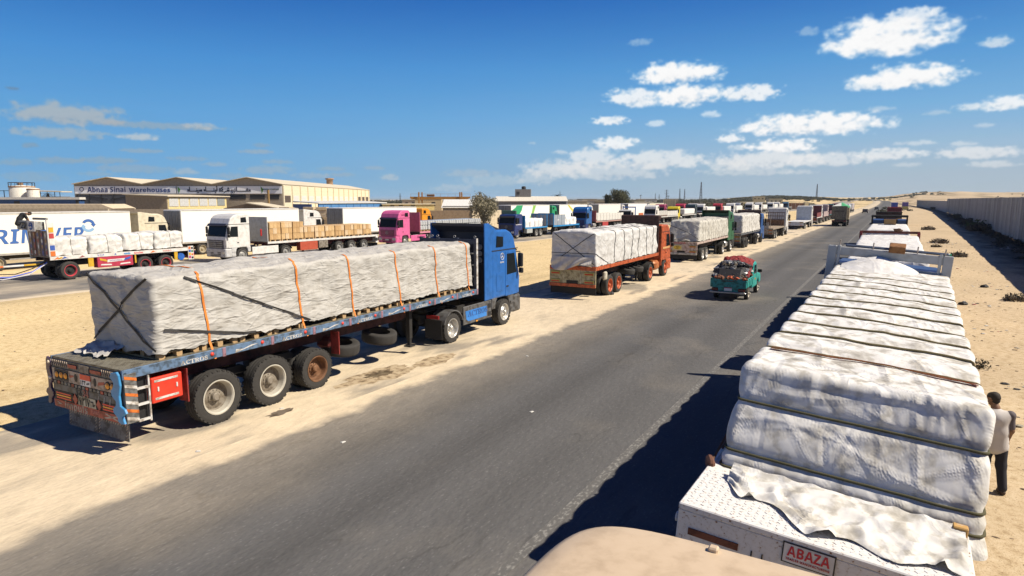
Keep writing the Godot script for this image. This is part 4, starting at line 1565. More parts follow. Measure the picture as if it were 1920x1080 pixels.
	var cross: Array = [[Vector3(-1.1, 0.74, 5.925), Vector3(1.12, -0.70, 5.925)], [Vector3(0.95, 0.74, 5.925), Vector3(-1.0, -0.66, 5.925)], [Vector3(1.14, 0.72, 5.2), Vector3(1.14, -0.72, 1.9)], [Vector3(1.14, -0.30, 5.75), Vector3(1.14, -0.76, 3.6)]]
	for q in cross:
		rs = st()
		ribbon(rs, cov.line([q[0], q[1]], 0.3, 0.03), 0.048, Vector3(0.6, 0.6, 0) if q[0].z > 5.9 else Vector3(0, 0.5, 0.8), 0.008)
		part(l, "black_strap", fin(rs), bk)
	for z in range(12):
		if z == 4 or z == 9:
			continue
		pallet(l, Vector3(0.52, Y, -1.3 - z * 0.97), 1.15, 0.9)
		pallet(l, Vector3(-0.55, Y, -1.3 - z * 0.97), 1.0, 0.9, false)
	# loose flap of tarpaulin on the tail deck
	var fp := PackedVector3Array()
	for j in 9:
		for i in 22:
			var x := -0.98 + i * 0.052
			var zz := -0.32 - j * 0.055
			fp.append(Vector3(x + 0.02 * sin(j * 2.0), Y + 0.03 + 0.085 * absf(noise_b.get_noise_2d(x * 2.1, zz * 2.6)) + 0.02 * j, zz + 0.04 * sin(i * 0.9)))
	part(l, "loose_flap", grid_mesh(22, 9, fp), tarp(0.50, 0.49, 0.47))


func digits_1221() -> Array:
	return [[Vector2(0, 0), Vector2(0, 0.075)], [Vector2(0.05, 0), Vector2(0.05, 0.075), Vector2(0.085, 0.06), Vector2(0.09, 0.075)], [Vector2(0.12, 0), Vector2(0.12, 0.075), Vector2(0.15, 0.06), Vector2(0.16, 0.075)], [Vector2(0.19, 0.03), Vector2(0.23, 0.02), Vector2(0.25, 0.05), Vector2(0.28, 0.03), Vector2(0.29, 0.05)]]


# A flatbed semi-trailer truck of the queue. o: at, turn, len, deck, wheels (z), drive (z), front (z), zf, cab, paint, lower, rail, rim, tail, head (colour) ...
func semi(o: Dictionary) -> Node3D:
	var t := thing("semi_truck", o.label, "truck", Vector3(o.at[0], o.get("gy", 0.0), o.at[1]), o.get("turn", 0.0), o.get("group", "trucks queued along the highway shoulder"))
	var lod: int = o.get("lod", 1)
	var L: float = o.len
	var Y: float = o.get("deck", 1.55)
	var W: float = o.get("width", 2.5)
	flat_bed(t, L, Y, W, o.get("bed", mat(0.25, 0.2, 0.15, 0.8, 0, 2)), o.rail, o.get("under", mat(0.06, 0.03, 0.025, 0.8, 0, 2)), 0.18)
	var n := 30 if lod > 0 else 16
	var r: float = o.get("r", 0.53)
	var twin: bool = lod > 0
	for z in o.wheels:
		axle(t, W * 0.5 - 0.04, z, r, 0.32, 0.13, o.rim, twin, n)
	axle(t, W * 0.5 - 0.04, o.drive, r, 0.32, 0.13, o.rim, twin, n)
	axle(t, W * 0.5 - 0.06, o.front, r, 0.32, -0.1, o.get("front_rim", o.rim), false, n)
	chassis(t, o.drive + 0.9, o.zf + 0.4)
	if lod > 0:
		landing_legs(t, -L * 0.70, Y, dark())
		fender(t, W * 0.5 - 0.02, o.drive, r, 0.6, dark())
		if o.get("boxes", true):
			part(t, "fuel_tank", one_box(Vector3(0.62, 0.58, 1.0), 0.14), o.get("tank", steel()), at(0.86, 0.82, (o.drive + o.front) * 0.5 + 0.1))
			part(t, "fuel_tank", one_box(Vector3(0.62, 0.58, 1.0), 0.14), steel(), at(-0.86, 0.82, (o.drive + o.front) * 0.5 + 0.1))
	cab(t, o.zf, o.get("cab", "tall"), o.paint, o.get("lower", o.paint), lod, o.get("cab_opt", {}))
	# tail
	var tb := part(t, "tail_board", one_box(Vector3(W, Y - 0.62, 0.07), 0.01), o.tail, at(0, (Y + 0.62) * 0.5, -0.04))
	for sd in [-1, 1]:
		for k in 2:
			var cx: float = sd * (W * 0.5 - 0.34)
			var cy: float = -0.24 + k * 0.40
			var lampf := part(tb, "tail_light", one_box(Vector3(0.50, 0.16, 0.05), 0.01), o.get("lamp_frame", mat(0.35, 0.30, 0.08, 0.5, 0, 1)), at(cx, cy, 0.045))
			part(lampf, "red_lens", one_box(Vector3(0.44, 0.06, 0.02)), mat(0.45, 0.02, 0.015, 0.25), at(0, -0.025, 0.022))
	part(tb, "number_recess", one_box(Vector3(0.62, 0.16, 0.02)), dark(), at(0, -0.28, 0.04))
	part(tb, "bumper_bar", one_box(Vector3(W, 0.16, 0.05), 0.01), o.get("bumper", o.rail), at(0, -(Y - 0.62) * 0.5 + 0.06, 0.05))
	part(t, "mud_flap", one_box(Vector3(W - 0.04, 0.36, 0.02)), dark(), at(0, 0.42, -0.10))
	if o.has("head"):
		var hh: float = o.get("head_h", 1.75)
		var hd := part(t, "headboard", one_box(Vector3(W - 0.06, hh, 0.08), 0.01), o.head, at(0, Y + hh * 0.5, -L + 0.05))
		if o.get("head_lip", false):
			part(hd, "headboard_lip", one_box(Vector3(W, 0.28, 0.42), 0.06), o.head, at(0, hh * 0.5 + 0.05, -0.16))
	return t


# a tarpaulin load for a truck of the queue; z0 rear, z1 front (both negative)
func cargo_on(t: Node3D, label: String, y0: float, y1: float, w: float, z0: float, z1: float, m: Material, cell: float, sd: float, ropes: Array, rope_m: Material, rear_cross := false, tune := {}) -> Node3D:
	var l := thing("tarped_cargo", label, "cargo load", t.position, rad_to_deg(t.rotation.y), "loads under tarpaulins")
	l.rotation = t.rotation
	var zc := (z0 + z1) * 0.5
	var cov := cover(Vector3(0, (y0 + y1) * 0.5, zc), Vector3(w, y1 - y0, z0 - z1), tune.get("r", 0.16), sd)
	cov.fold = tune.get("fold", 0.03)
	cov.lump = tune.get("lump", 0.09)
	cov.cut = tune.get("cut", 0.03)
	cov.rows = tune.get("rows", 0.0)
	cov.crown = tune.get("crown", 0.06)
	cov.slope = tune.get("slope", 0.0)
	cov.rise = tune.get("rise", 0.0)
	cov.flare = tune.get("flare", 0.0)
	cov.stretch = tune.get("stretch", Vector3(1, 3.0, 1.6))
	var zs: Array = []
	for z in ropes:
		zs.append(z - zc)
	cov.ropes = zs
	part(l, "tarpaulin", cov.mesh(cell), m)
	var h := cov.h
	for z in zs:
		var dz: float = rng.randf_range(-0.25, 0.25) * tune.get("skew", 1.0)
		rope(l, "rope", cov.line([Vector3(-h.x, -h.y * 0.98, z - dz), Vector3(-h.x, h.y, z), Vector3(h.x, h.y, z), Vector3(h.x, -h.y * 0.98, z + dz)], maxf(0.08, cell), 0.012), tune.get("rope_r", 0.013), rope_m)
	if rear_cross:
		for q in [[-0.9, 0.98, 0.98, -0.95], [0.9, 0.98, -0.98, -0.95]]:
			rope(l, "rope", cov.line([Vector3(h.x * q[0], h.y * q[1], h.z), Vector3(h.x * q[2], h.y * q[3], h.z)], 0.1, 0.01), 0.016, rope_m)
		rope(l, "rope", cov.line([Vector3(-h.x, -h.y * 0.25, h.z), Vector3(h.x, -h.y * 0.25, h.z)], 0.1, 0.01), 0.014, rope_m)
		rope(l, "rope", cov.line([Vector3(h.x, -h.y * 0.25, h.z - 0.02), Vector3(h.x, -h.y * 0.95, h.z - 1.6)], 0.1, 0.01), 0.014, rope_m)
	return l


func make_main_lane():
	blue_semi()
	var black_rope := mat(0.02, 0.02, 0.02, 0.8, 0, 0)
	var or_p := mat(0.50, 0.105, 0.03, 0.5, 0.05, 2)
	var t := semi({"label": "orange semi truck with white covered load and orange wheel rims", "at": [-13.47, -28.7], "turn": 0.7, "len": 10.2, "deck": 1.62, "wheels": [-2.1, -3.36], "drive": -8.75, "front": -11.9, "zf": -12.85, "cab": "low", "paint": or_p, "lower": or_p, "rail": or_p, "rim": or_p, "tail": mat(0.40, 0.37, 0.24, 0.6, 0, 2), "bumper": or_p, "head": mat(0.055, 0.022, 0.018, 0.7, 0, 2), "head_h": 2.12, "head_lip": true, "lod": 2, "tank": mat(0.50, 0.17, 0.05, 0.5, 0.2, 2)})
	var tb: Node = t.get_node("tail_board")
	part(tb, "orange_top_band", one_box(Vector3(2.5, 0.2, 0.05), 0.01), or_p, at(0, 0.42, 0.02))
	for x in [-0.45, 0.45]:
		part(tb, "tail_post", one_box(Vector3(0.09, 0.6, 0.05), 0.01), mat(0.45, 0.42, 0.30, 0.6, 0, 2), at(x, -0.05, 0.03))
	part(t, "storage_can", one_box(Vector3(0.16, 0.42, 0.34), 0.05), mat(0.55, 0.53, 0.45, 0.6, 0, 2), at(1.2, 1.08, -1.35))
	part(t, "door_stripe", one_box(Vector3(0.02, 0.12, 1.6)), mat(0.6, 0.35, 0.15, 0.5), at(1.248, 1.85, -11.8))
	for z in [-5.4, -6.9]:
		part(t, "spare_tyre", tyre_mesh(0.5, 0.3, 24), rubber(), turned(0.85, 0.95, z, 0, 0, 80))
	var l := cargo_on(t, "bright white covered load roped down on orange semi truck", 1.66, 3.28, 2.42, -0.1, -9.95, tarp(0.60, 0.60, 0.595), 0.06, 9.3, [-2.6, -3.9, -5.2, -6.5, -7.8, -9.1], black_rope, true, {"lump": 0.09, "fold": 0.022, "crown": 0.10, "r": 0.1, "cut": 0.012, "rope_r": 0.016})
	var fp := PackedVector3Array()
	for j in 8:
		for i in 22:
			var u := i / 21.0
			fp.append(Vector3(-1.1 + 2.2 * u, 2.1 - 0.075 * j - 0.16 * sin(u * 6.0) * (j / 7.0), 0.06 + 0.035 * j * absf(sin(u * 9.0 + j * 0.5)) + 0.02))
	part(l, "hanging_rear_flap", grid_mesh(22, 8, fp), tarp(0.60, 0.56, 0.50))
	var gr := mat(0.03, 0.13, 0.055, 0.4, 0.1, 1)
	var pk := mat(0.50, 0.40, 0.37, 0.6, 0, 2)
	t = semi({"label": "green semi truck with yellow badge on its pale pink tail board", "at": [-14.1, -50.0], "turn": 0.3, "len": 11.2, "deck": 1.6, "wheels": [-2.1, -3.35], "drive": -9.4, "front": -12.8, "zf": -13.9, "cab": "tall", "paint": gr, "lower": dark(), "rail": pk, "rim": mat(0.5, 0.5, 0.5, 0.45, 0.4, 1), "tail": pk, "bumper": mat(0.45, 0.44, 0.43, 0.5, 0, 2), "head": mat(0.30, 0.29, 0.26, 0.7, 0, 2), "head_h": 1.75, "lod": 1, "cab_opt": {"spoiler": 0.15, "spoiler_paint": mat(0.012, 0.03, 0.018, 0.6)}})
	tb = t.get_node("tail_board")
	part(tb, "yellow_badge_plate", one_box(Vector3(0.78, 0.40, 0.03), 0.01), mat(0.55, 0.50, 0.30, 0.5, 0, 1), at(-0.28, 0.05, 0.06))
	var ov: Array = []
	for k in 20:
		ov.append([-0.28 + cos(TAU * k / 20) * 0.30, 0.05 + sin(TAU * k / 20) * 0.15])
	decal(tb, "yellow_oval", ov, mat(0.62, 0.42, 0.03, 0.4, 0, 0), at(0, 0, 0.08))
	var sg := st()
	strokes(sg, [[Vector2(0.13, 0.08), Vector2(0.0, 0.09), Vector2(-0.10, 0.05), Vector2(-0.02, 0.0), Vector2(0.10, -0.04), Vector2(0.0, -0.09), Vector2(-0.13, -0.08)]], 0.03, 0.01, at(-0.28, 0.05, 0.092))
	part(tb, "oval_emblem", fin(sg), mat(0.12, 0.05, 0.02, 0.5, 0, 0))
	words(tb, "SCANIA", 0.13, mat(0.35, 0.03, 0.03, 0.5), at(-0.1, 0.40, 0.045), 0.01, 1.4)
	var l2 := cargo_on(t, "cream covered load behind green cab, grey loose flap at its rear", 1.65, 3.22, 2.4, -0.5, -11.0, tarp(0.52, 0.505, 0.455), 0.075, 14.2, [-1.4, -2.0, -2.7, -3.4, -4.1, -4.8, -5.5, -6.2, -6.9, -7.6, -8.3, -9.0, -9.7, -10.4], mat(0.42, 0.4, 0.36, 0.8, 0, 0), false, {"cut": 0.03, "fold": 0.03, "slope": 0.5, "flare": 0.06, "stretch": Vector3(1, 2.0, 3.0)})
	rope(l2, "rope", [Vector3(-1.18, 2.9, -0.6), Vector3(0.4, 2.35, -0.30), Vector3(1.22, 1.8, -0.5)], 0.02, black_rope)
	fp = PackedVector3Array()
	for j in 8:
		for i in 14:
			var u := i / 13.0
			fp.append(Vector3(-0.95 + 1.1 * u + 0.05 * j, 1.7 + 0.38 * u * u + 0.02 * j, -0.42 + 0.05 * j * absf(sin(u * 7.0))))
	part(l2, "loose_rear_flap", grid_mesh(14, 8, fp), tarp(0.66, 0.66, 0.66))
	var bl := mat(0.03, 0.10, 0.30, 0.4, 0.1, 1)
	t = semi({"label": "blue cab semi truck with cream covered load, next after green one", "at": [-13.95, -65.9], "len": 10.6, "deck": 1.55, "wheels": [-2.4, -3.7], "drive": -9.0, "front": -12.4, "zf": -13.4, "cab": "low", "paint": bl, "lower": bl, "rail": mat(0.10, 0.11, 0.13, 0.6, 0, 2), "rim": dark(), "tail": mat(0.33, 0.32, 0.30, 0.6, 0, 2), "head": mat(0.04, 0.02, 0.02, 0.7, 0, 1), "head_h": 2.0, "head_lip": true, "cab_opt": {"visor": false}})
	cargo_on(t, "lumpy cream covered load on blue cab truck, dark rear opening", 1.6, 3.32, 2.4, -0.9, -10.4, tarp(0.55, 0.54, 0.51), 0.09, 21.0, [-2.0, -3.2, -4.4, -5.6, -6.8, -8.0, -9.2], mat(0.4, 0.39, 0.36, 0.8, 0, 0), false, {"cut": 0.04, "fold": 0.035, "flare": 0.08})
	var wh := mat(0.66, 0.66, 0.65, 0.45, 0, 1)
	var brown := mat(0.16, 0.10, 0.065, 0.8, 0, 2)
	t = semi({"label": "white cab truck with empty flatbed and rusty brown stake headboard", "at": [-13.75, -84.6], "len": 9.6, "deck": 1.35, "wheels": [-1.6, -3.0], "drive": -9.2, "front": -12.6, "zf": -13.3, "cab": "tall", "paint": wh, "lower": wh, "rail": mat(0.30, 0.26, 0.21, 0.7, 0, 2), "rim": mat(0.3, 0.3, 0.3, 0.6, 0.2, 1), "tail": mat(0.36, 0.31, 0.26, 0.6, 0, 2), "bed": mat(0.36, 0.29, 0.21, 0.85, 0, 2)})
	var rk := part(t, "stake_rack", one_box(Vector3(2.4, 0.1, 0.06)), brown, at(0, 1.42, -9.5))
	for k in 9:
		part(rk, "stake", one_box(Vector3(0.05, 1.9, 0.05)), brown, at(-1.15 + k * 0.2875, 0.83, 0))
	for k in 4:
		part(rk, "rack_rail", one_box(Vector3(2.4, 0.09, 0.05)), brown, at(0, 0.33 + 0.46 * k, 0.04))
	part(rk, "wooden_boards", one_box(Vector3(2.3, 0.7, 0.05)), mat(0.25, 0.14, 0.07, 0.8, 0, 2), at(0, 0.38, 0.10))
	part(t, "tail_gate", one_box(Vector3(1.9, 0.75, 0.06), 0.01), mat(0.40, 0.39, 0.36, 0.6, 0, 2), at(-0.25, 1.70, -0.1))
	part(t, "tail_post", one_box(Vector3(0.07, 1.5, 0.07)), mat(0.35, 0.3, 0.25, 0.7, 0, 2), at(0.85, 2.0, -0.1))
	t = semi({"label": "white truck with empty white flatbed and tall pale blue headboard", "at": [-13.7, -115.5], "len": 11.0, "deck": 1.25, "wheels": [-2.6, -3.9], "drive": -9.6, "front": -13.2, "zf": -14.2, "cab": "tall", "paint": wh, "lower": wh, "rail": wh, "rim": mat(0.4, 0.4, 0.4, 0.6, 0.2, 1), "tail": mat(0.55, 0.56, 0.58, 0.5, 0, 1), "bed": wh, "head": mat(0.42, 0.47, 0.55, 0.5, 0, 1), "head_h": 2.3, "lod": 0})
	# the far end of the queue
	var far := [
		["red and white truck with a dark stake bed in the far queue", -139.0, mat(0.20, 0.04, 0.035, 0.5), mat(0.6, 0.6, 0.6, 0.5)],
		["pale pink sided truck behind the red and white truck", -153.5, mat(0.42, 0.33, 0.32, 0.5), mat(0.5, 0.4, 0.4, 0.5)],
		["teal cab truck with maroon headboard in the far queue", -168.0, mat(0.10, 0.025, 0.03, 0.5), mat(0.03, 0.16, 0.18, 0.4)],
		["dark maroon truck ahead of the teal cab truck", -183.0, mat(0.09, 0.02, 0.03, 0.5), mat(0.13, 0.02, 0.03, 0.4)],
		["maroon truck half hidden by the moving dump truck", -198.0, mat(0.14, 0.03, 0.035, 0.5), mat(0.12, 0.03, 0.05, 0.4)]]
	for k in far.size():
		var q: Array = far[k]
		t = semi({"label": q[0], "at": [-13.9, q[1]], "len": 9.0, "deck": 1.4, "wheels": [-1.8, -3.1], "drive": -7.8, "front": -10.9, "zf": -11.9, "cab": "tall", "paint": q[3], "lower": dark(), "rail": q[3], "rim": mat(0.3, 0.3, 0.3, 0.6), "tail": q[2], "head": q[2], "head_h": 2.2, "lod": 0})
		for sd in [-1, 1]:
			part(t, "side_boards", one_box(Vector3(0.06, 0.9, 8.6)), q[2], at(sd * 1.2, 1.85, -4.4))
	for k in 4:
		tanker(["silver tanker truck first of the tankers past the maroon truck", "white tanker truck second past the maroon truck", "silver tanker truck third past the maroon truck", "white van bodied truck at the end of the tankers"][k], Vector3(-14.4, 0, -228 - 17.0 * k), k)
	dump_truck()
	pickup()
	# traffic far down the road
	small_car("dark car driving far down the highway", Vector3(-8.6, 0, -268), mat(0.03, 0.03, 0.035, 0.3))
	small_car("grey car beyond the dark car on the highway", Vector3(-6.4, 0, -345), mat(0.10, 0.10, 0.11, 0.3))


func tanker(label: String, where: Vector3, k: int):
	var t := thing("tanker_truck", label, "tanker", where, 0.0, "tankers in the far queue")
	var s := st()
	var m := mat(0.60, 0.61, 0.62, 0.35, 0.4 if k % 2 == 0 else 0.0, 1)
	if k < 3:
		lathe(s, [Vector2(0, -4.6), Vector2(0.9, -4.55), Vector2(1.15, -4.3), Vector2(1.15, 4.3), Vector2(0.9, 4.55), Vector2(0, 4.6)], 18, Transform3D(Basis(Vector3.RIGHT, PI * 0.5), Vector3(0, 2.2, -4.7)))
		part(t, "tank", fin(s), m)
	else:
		part(t, "van_body", one_box(Vector3(2.4, 2.3, 6.0), 0.08), mat(0.62, 0.55, 0.55, 0.5), at(0, 2.2, -3.1))
	for z in [-1.6, -2.9, -8.0]:
		axle(t, 1.2, z, 0.5, 0.32, 0.12, steel(), false, 16)
	axle(t, 1.2, -10.6, 0.5, 0.32, -0.1, steel(), false, 16)
	chassis(t, -0.2, -11.2)
	cab(t, -11.6, "low", m, dark(), 0)


func small_car(label: String, where: Vector3, m: Material):
	var t := thing("car", label, "car", where, 0.0, "cars far down the highway")
	var s := st()
	prism(s, [Vector2(0, 0.35), Vector2(0.02, 0.85), Vector2(-0.5, 0.95), Vector2(-1.0, 1.42), Vector2(-2.4, 1.45), Vector2(-3.1, 0.98), Vector2(-4.2, 0.85), Vector2(-4.3, 0.4), Vector2(-4.2, 0.3), Vector2(-0.1, 0.3)], 1.75, side_xf(), 0.1, 2)
	var b := part(t, "body", fin(s), m)
	part(b, "rear_window", one_box(Vector3(1.35, 0.5, 0.02)), glass(), turned(0, 1.2, -0.70, -46, 0, 0))
	for sd in [-1, 1]:
		part(b, "tail_light", one_box(Vector3(0.3, 0.14, 0.05)), mat(0.4, 0.02, 0.02, 0.3), at(sd * 0.68, 0.75, 0.0))
		for z in [-0.9, -3.45]:
			wheel(t, sd * 0.9, z, 0.33, 0.22, -0.05, steel(), sd, false, 14)


func dump_truck():
	var t := thing("dump_truck", "moving dump truck under a green and white peaked cover on the asphalt", "dump truck", Vector3(-8.35, 0, -132.2), 0.0)
	var m := mat(0.27, 0.235, 0.17, 0.7, 0.1, 2)
	var s := st()
	prism(s, [Vector2(0, 1.25), Vector2(0.05, 3.65), Vector2(-6.4, 3.65), Vector2(-6.4, 1.25)], 2.5, side_xf(), 0.03)
	var b := part(t, "tipper_body", fin(s), m)
	for k in 5:
		part(b, "body_rib", one_box(Vector3(0.07, 2.3, 0.1)), m, at(1.27, 2.45, -0.5 - k * 1.35))
		part(b, "body_rib", one_box(Vector3(0.07, 2.3, 0.1)), m, at(-1.27, 2.45, -0.5 - k * 1.35))
	for k in 5:
		part(b, "gate_rib", one_box(Vector3(0.1, 2.3, 0.07)), mat(0.22, 0.19, 0.14, 0.7, 0.1, 2), at(-1.1 + k * 0.55, 2.45, 0.05))
	words(b, "MAN TGA", 0.26, mat(0.06, 0.05, 0.04, 0.6), at(0, 2.75, 0.10), 0.02)
	part(t, "tail_bumper", one_box(Vector3(2.4, 0.3, 0.2), 0.02), mat(0.10, 0.05, 0.04, 0.7), at(0, 1.0, -0.2))
	for sd in [-1, 1]:
		part(t, "tail_light", one_box(Vector3(0.35, 0.12, 0.05)), mat(0.35, 0.02, 0.02, 0.3), at(sd * 0.95, 1.0, -0.08))
	var cl := thing("cargo_cover", "peaked green and white sheet over moving dump truck body", "tarpaulin", t.position)
	for sd in [-1.0, 1.0]:   # a hipped sheet: slope and half of the rear end on either side
		s = st()
		var ridge := Vector3(0.12, 4.34, -2.0)
		var far := Vector3(0.12, 4.30, -6.3)
		var c0 := Vector3(sd * 1.29, 3.68, 0.06)
		var c1 := Vector3(sd * 1.29, 3.68, -6.4)
		var mid := Vector3(0.25, 3.72, 0.08)
		if sd > 0:
			quad(s, c0, c1, far, ridge)
			tri(s, mid, c0, ridge)
			box(s, Vector3(1.29, 3.55, -3.2), Vector3(0.03, 0.3, 6.4))
		else:
			quad(s, c1, c0, ridge, far)
			tri(s, c0, mid, ridge)
			box(s, Vector3(-1.29, 3.55, -3.2), Vector3(0.03, 0.3, 6.4))
		part(cl, "sheet", fin(s), mat(0.06, 0.34, 0.15, 0.7) if sd > 0 else mat(0.62, 0.64, 0.62, 0.7))
	for z in [-1.5, -2.8, -7.6]:
		axle(t, 1.22, z, 0.52, 0.33, 0.13, dark(), true, 20)
	chassis(t, -0.3, -8.0, 1.0)
	cab(t, -9.0, "low", mat(0.50, 0.42, 0.28, 0.5), dark(), 0)


func pickup():
	var t := thing("pickup_truck", "small teal pickup truck driving away, heaped with scrap", "pickup", Vector3(-6.64, 0, -31.95), 1.0)
	var teal := mat(0.035, 0.36, 0.33, 0.42, 0.05, 1)
	var td := mat(0.03, 0.27, 0.26, 0.5, 0.05, 2)
	var s := st()
	prism(s, [Vector2(-1.98, 0.52), Vector2(-1.98, 1.10), Vector2(-2.12, 1.68), Vector2(-2.3, 1.74), Vector2(-2.95, 1.72), Vector2(-3.45, 1.13), Vector2(-4.45, 0.98), Vector2(-4.58, 0.82), Vector2(-4.58, 0.5), Vector2(-4.10, 0.45), Vector2(-4.05, 0.62), Vector2(-3.75, 0.80), Vector2(-3.42, 0.62), Vector2(-3.38, 0.42), Vector2(-2.05, 0.42)], 1.62, side_xf(), 0.07, 2)
	var c := part(t, "cab", fin(s), teal)
	for sd in [-1, 1]:
		var d: MeshInstance3D = part(c, "door", prism_mesh([Vector2(-2.15, 0.5), Vector2(-2.15, 1.10), Vector2(-2.22, 1.64), Vector2(-2.9, 1.64), Vector2(-3.28, 1.14), Vector2(-3.30, 0.5)], 0.02, 0.006), teal, side_xf(sd * 0.812))
		part(d, "side_window", prism_mesh([Vector2(-2.22, 1.13), Vector2(-2.27, 1.58), Vector2(-2.86, 1.58), Vector2(-3.16, 1.13)], 0.03, 0.005), glass())
		decal(d, "door_print", [[-2.55, 0.82], [-2.95, 0.80], [-2.9, 0.88], [-2.6, 0.90]], mat(0.45, 0.20, 0.03, 0.5), at(0, 0, -sd * 0.012), 0.01)
		part(c, "side_mirror", one_box(Vector3(0.22, 0.16, 0.09), 0.03), dark(), at(sd * 0.98, 1.24, -3.05))
	part(c, "rear_window", one_box(Vector3(1.2, 0.36, 0.02)), glass(), turned(0, 1.42, -2.02, 12, 0, 0))
	part(c, "windscreen", one_box(Vector3(1.36, 0.68, 0.02)), glass(), turned(0, 1.43, -3.22, -50, 180, 0))
	var b := st()
	box(b, Vector3(0, 0.66, -0.98), Vector3(1.66, 0.05, 1.9))
	for sd in [-1, 1]:
		box(b, Vector3(sd * 0.83, 0.86, -0.98), Vector3(0.05, 0.42, 1.92), Basis.IDENTITY, 0.012)
	box(b, Vector3(0, 0.86, -1.92), Vector3(1.62, 0.42, 0.05))
	var bed := part(t, "cargo_bed", fin(b), teal)
	part(bed, "bed_rail", one_box(Vector3(0.03, 0.05, 1.9), 0.01), td, at(0.865, 0.95, -0.98))
	for k in 4:
		part(bed, "side_rib", one_box(Vector3(0.03, 0.38, 0.05)), td, at(0.862, 0.86, -0.2 - 0.5 * k))
	var g := part(t, "tailgate", one_box(Vector3(1.66, 0.44, 0.05), 0.015), td, at(0, 0.87, -0.03))
	decal(g, "worn_lettering", [[-0.35, 0.06], [0.35, 0.06], [0.25, 0.12], [-0.25, 0.12]], mat(0.08, 0.10, 0.08, 0.7, 0, 2), at(0, 0, 0.03))
	part(t, "rear_panel", one_box(Vector3(1.5, 0.2, 0.05), 0.01), td, at(0, 0.54, -0.05))
	part(t, "rear_bumper", one_box(Vector3(1.7, 0.08, 0.12), 0.02), mat(0.45, 0.45, 0.44, 0.3, 0.7, 1), at(0, 0.40, 0.02))
	part(t, "number_plate", one_box(Vector3(0.36, 0.13, 0.02)), mat(0.6, 0.6, 0.62, 0.5, 0, 0), at(0, 0.55, -0.01))
	part(t, "plate_band", one_box(Vector3(0.36, 0.04, 0.02)), mat(0.4, 0.05, 0.1, 0.5, 0, 0), at(0, 0.63, -0.01))
	for sd in [-1, 1]:
		part(t, "tail_light", one_box(Vector3(0.3, 0.16, 0.06), 0.02), mat(0.10, 0.01, 0.01, 0.25), at(sd * 0.62, 0.54, -0.02))
		for z in [-0.95, -3.74]:
			wheel(t, sd * 0.82, z, 0.31, 0.19, 0.05 if z > -2 else -0.05, mat(0.5, 0.48, 0.42, 0.5, 0.2, 2), sd, false, 24)
	s = st()
	box(s, Vector3(0, 0.42, -2.2), Vector3(0.9, 0.14, 4.0))
	part(t, "underbody", fin(s), dark())
	# the scrap it carries: bags, cloth and metal, then a red net over the front half
	var heap := thing("scrap_heap", "heap of dark scrap bags and cloth in the teal pickup bed", "scrap", t.position, 1.0)
	var cols: Array = [mat(0.02, 0.02, 0.022, 0.6), mat(0.05, 0.05, 0.055, 0.5), mat(0.22, 0.23, 0.25, 0.4, 0.3), mat(0.45, 0.09, 0.03, 0.7), mat(0.10, 0.075, 0.05, 0.8), mat(0.34, 0.35, 0.37, 0.45, 0.2), mat(0.16, 0.06, 0.03, 0.8)]
	var base := st()
	prism(base, [Vector2(-0.02, 0.7), Vector2(-0.05, 1.12), Vector2(-0.4, 1.5), Vector2(-1.0, 1.66), Vector2(-1.9, 1.72), Vector2(-2.0, 0.7)], 1.4, side_xf(), 0.2, 2)
	part(heap, "packed_core", fin(base), cols[0])
	for k in 260:
		var u := rng.randf_range(-0.95, 0.95)
		var z := -rng.randf_range(0.02, 1.95)
		var top := 1.12 + 0.66 * smoothstep(0.0, 1.0, -z) * (1 - 0.30 * u * u)
		var y := lerpf(1.02, top, sqrt(rng.randf()))
		if absf(u) < 0.7 and -z > 0.5:
			y = top
		var sz := rng.randf_range(0.08, 0.21)
		var ci: int = (3 if rng.randf() < 0.45 else 6) if y < 1.16 else [0, 0, 1, 1, 2, 4, 5][rng.randi() % 7]
		part(heap, "scrap_piece", crumple(k % 6), cols[ci], Transform3D(Basis.from_euler(Vector3(rng.randf() * 6, rng.randf() * 6, rng.randf() * 6)).scaled(Vector3(sz, sz * 0.7, sz)), Vector3(u * 0.84, y, z)))
	var net := thing("red_net_cover", "faded red net thrown over the scrap heap of teal pickup", "net", t.position, 1.0)
	var np := PackedVector3Array()
	var nu := 34
	var nv := 30
	for j in nv:
		for i in nu:
			var u := lerpf(-0.75, 1.0, i / (nu - 1.0))
			var v := j / (nv - 1.0)
			var z := -0.62 - 1.5 * v - 0.35 * (1 - u) * (1 - v)
			var y := 1.87 + 0.18 * v - 0.36 * u * u * (0.6 + 0.4 * (1 - v)) - 0.42 * pow(1 - v, 2) + 0.07 * noise_a.get_noise_2d(u * 3.0, v * 3.5) + 0.03 * noise_b.get_noise_2d(u * 6.0, v * 6.0)
			np.append(Vector3(u * 0.86, y, z))
	var nm := StandardMaterial3D.new()
	nm.albedo_texture = noise_tex(0.06, 4, Color(0.42, 0.03, 0.04), Color(0.62, 0.30, 0.28), 256, 50, [[0.4, Color(0.55, 0.09, 0.10)], [0.6, Color(0.45, 0.20, 0.20)]])
	nm.uv1_triplanar = true
	nm.roughness = 0.85
	part(net, "net_sheet", grid_mesh(nu, nv, np), nm)


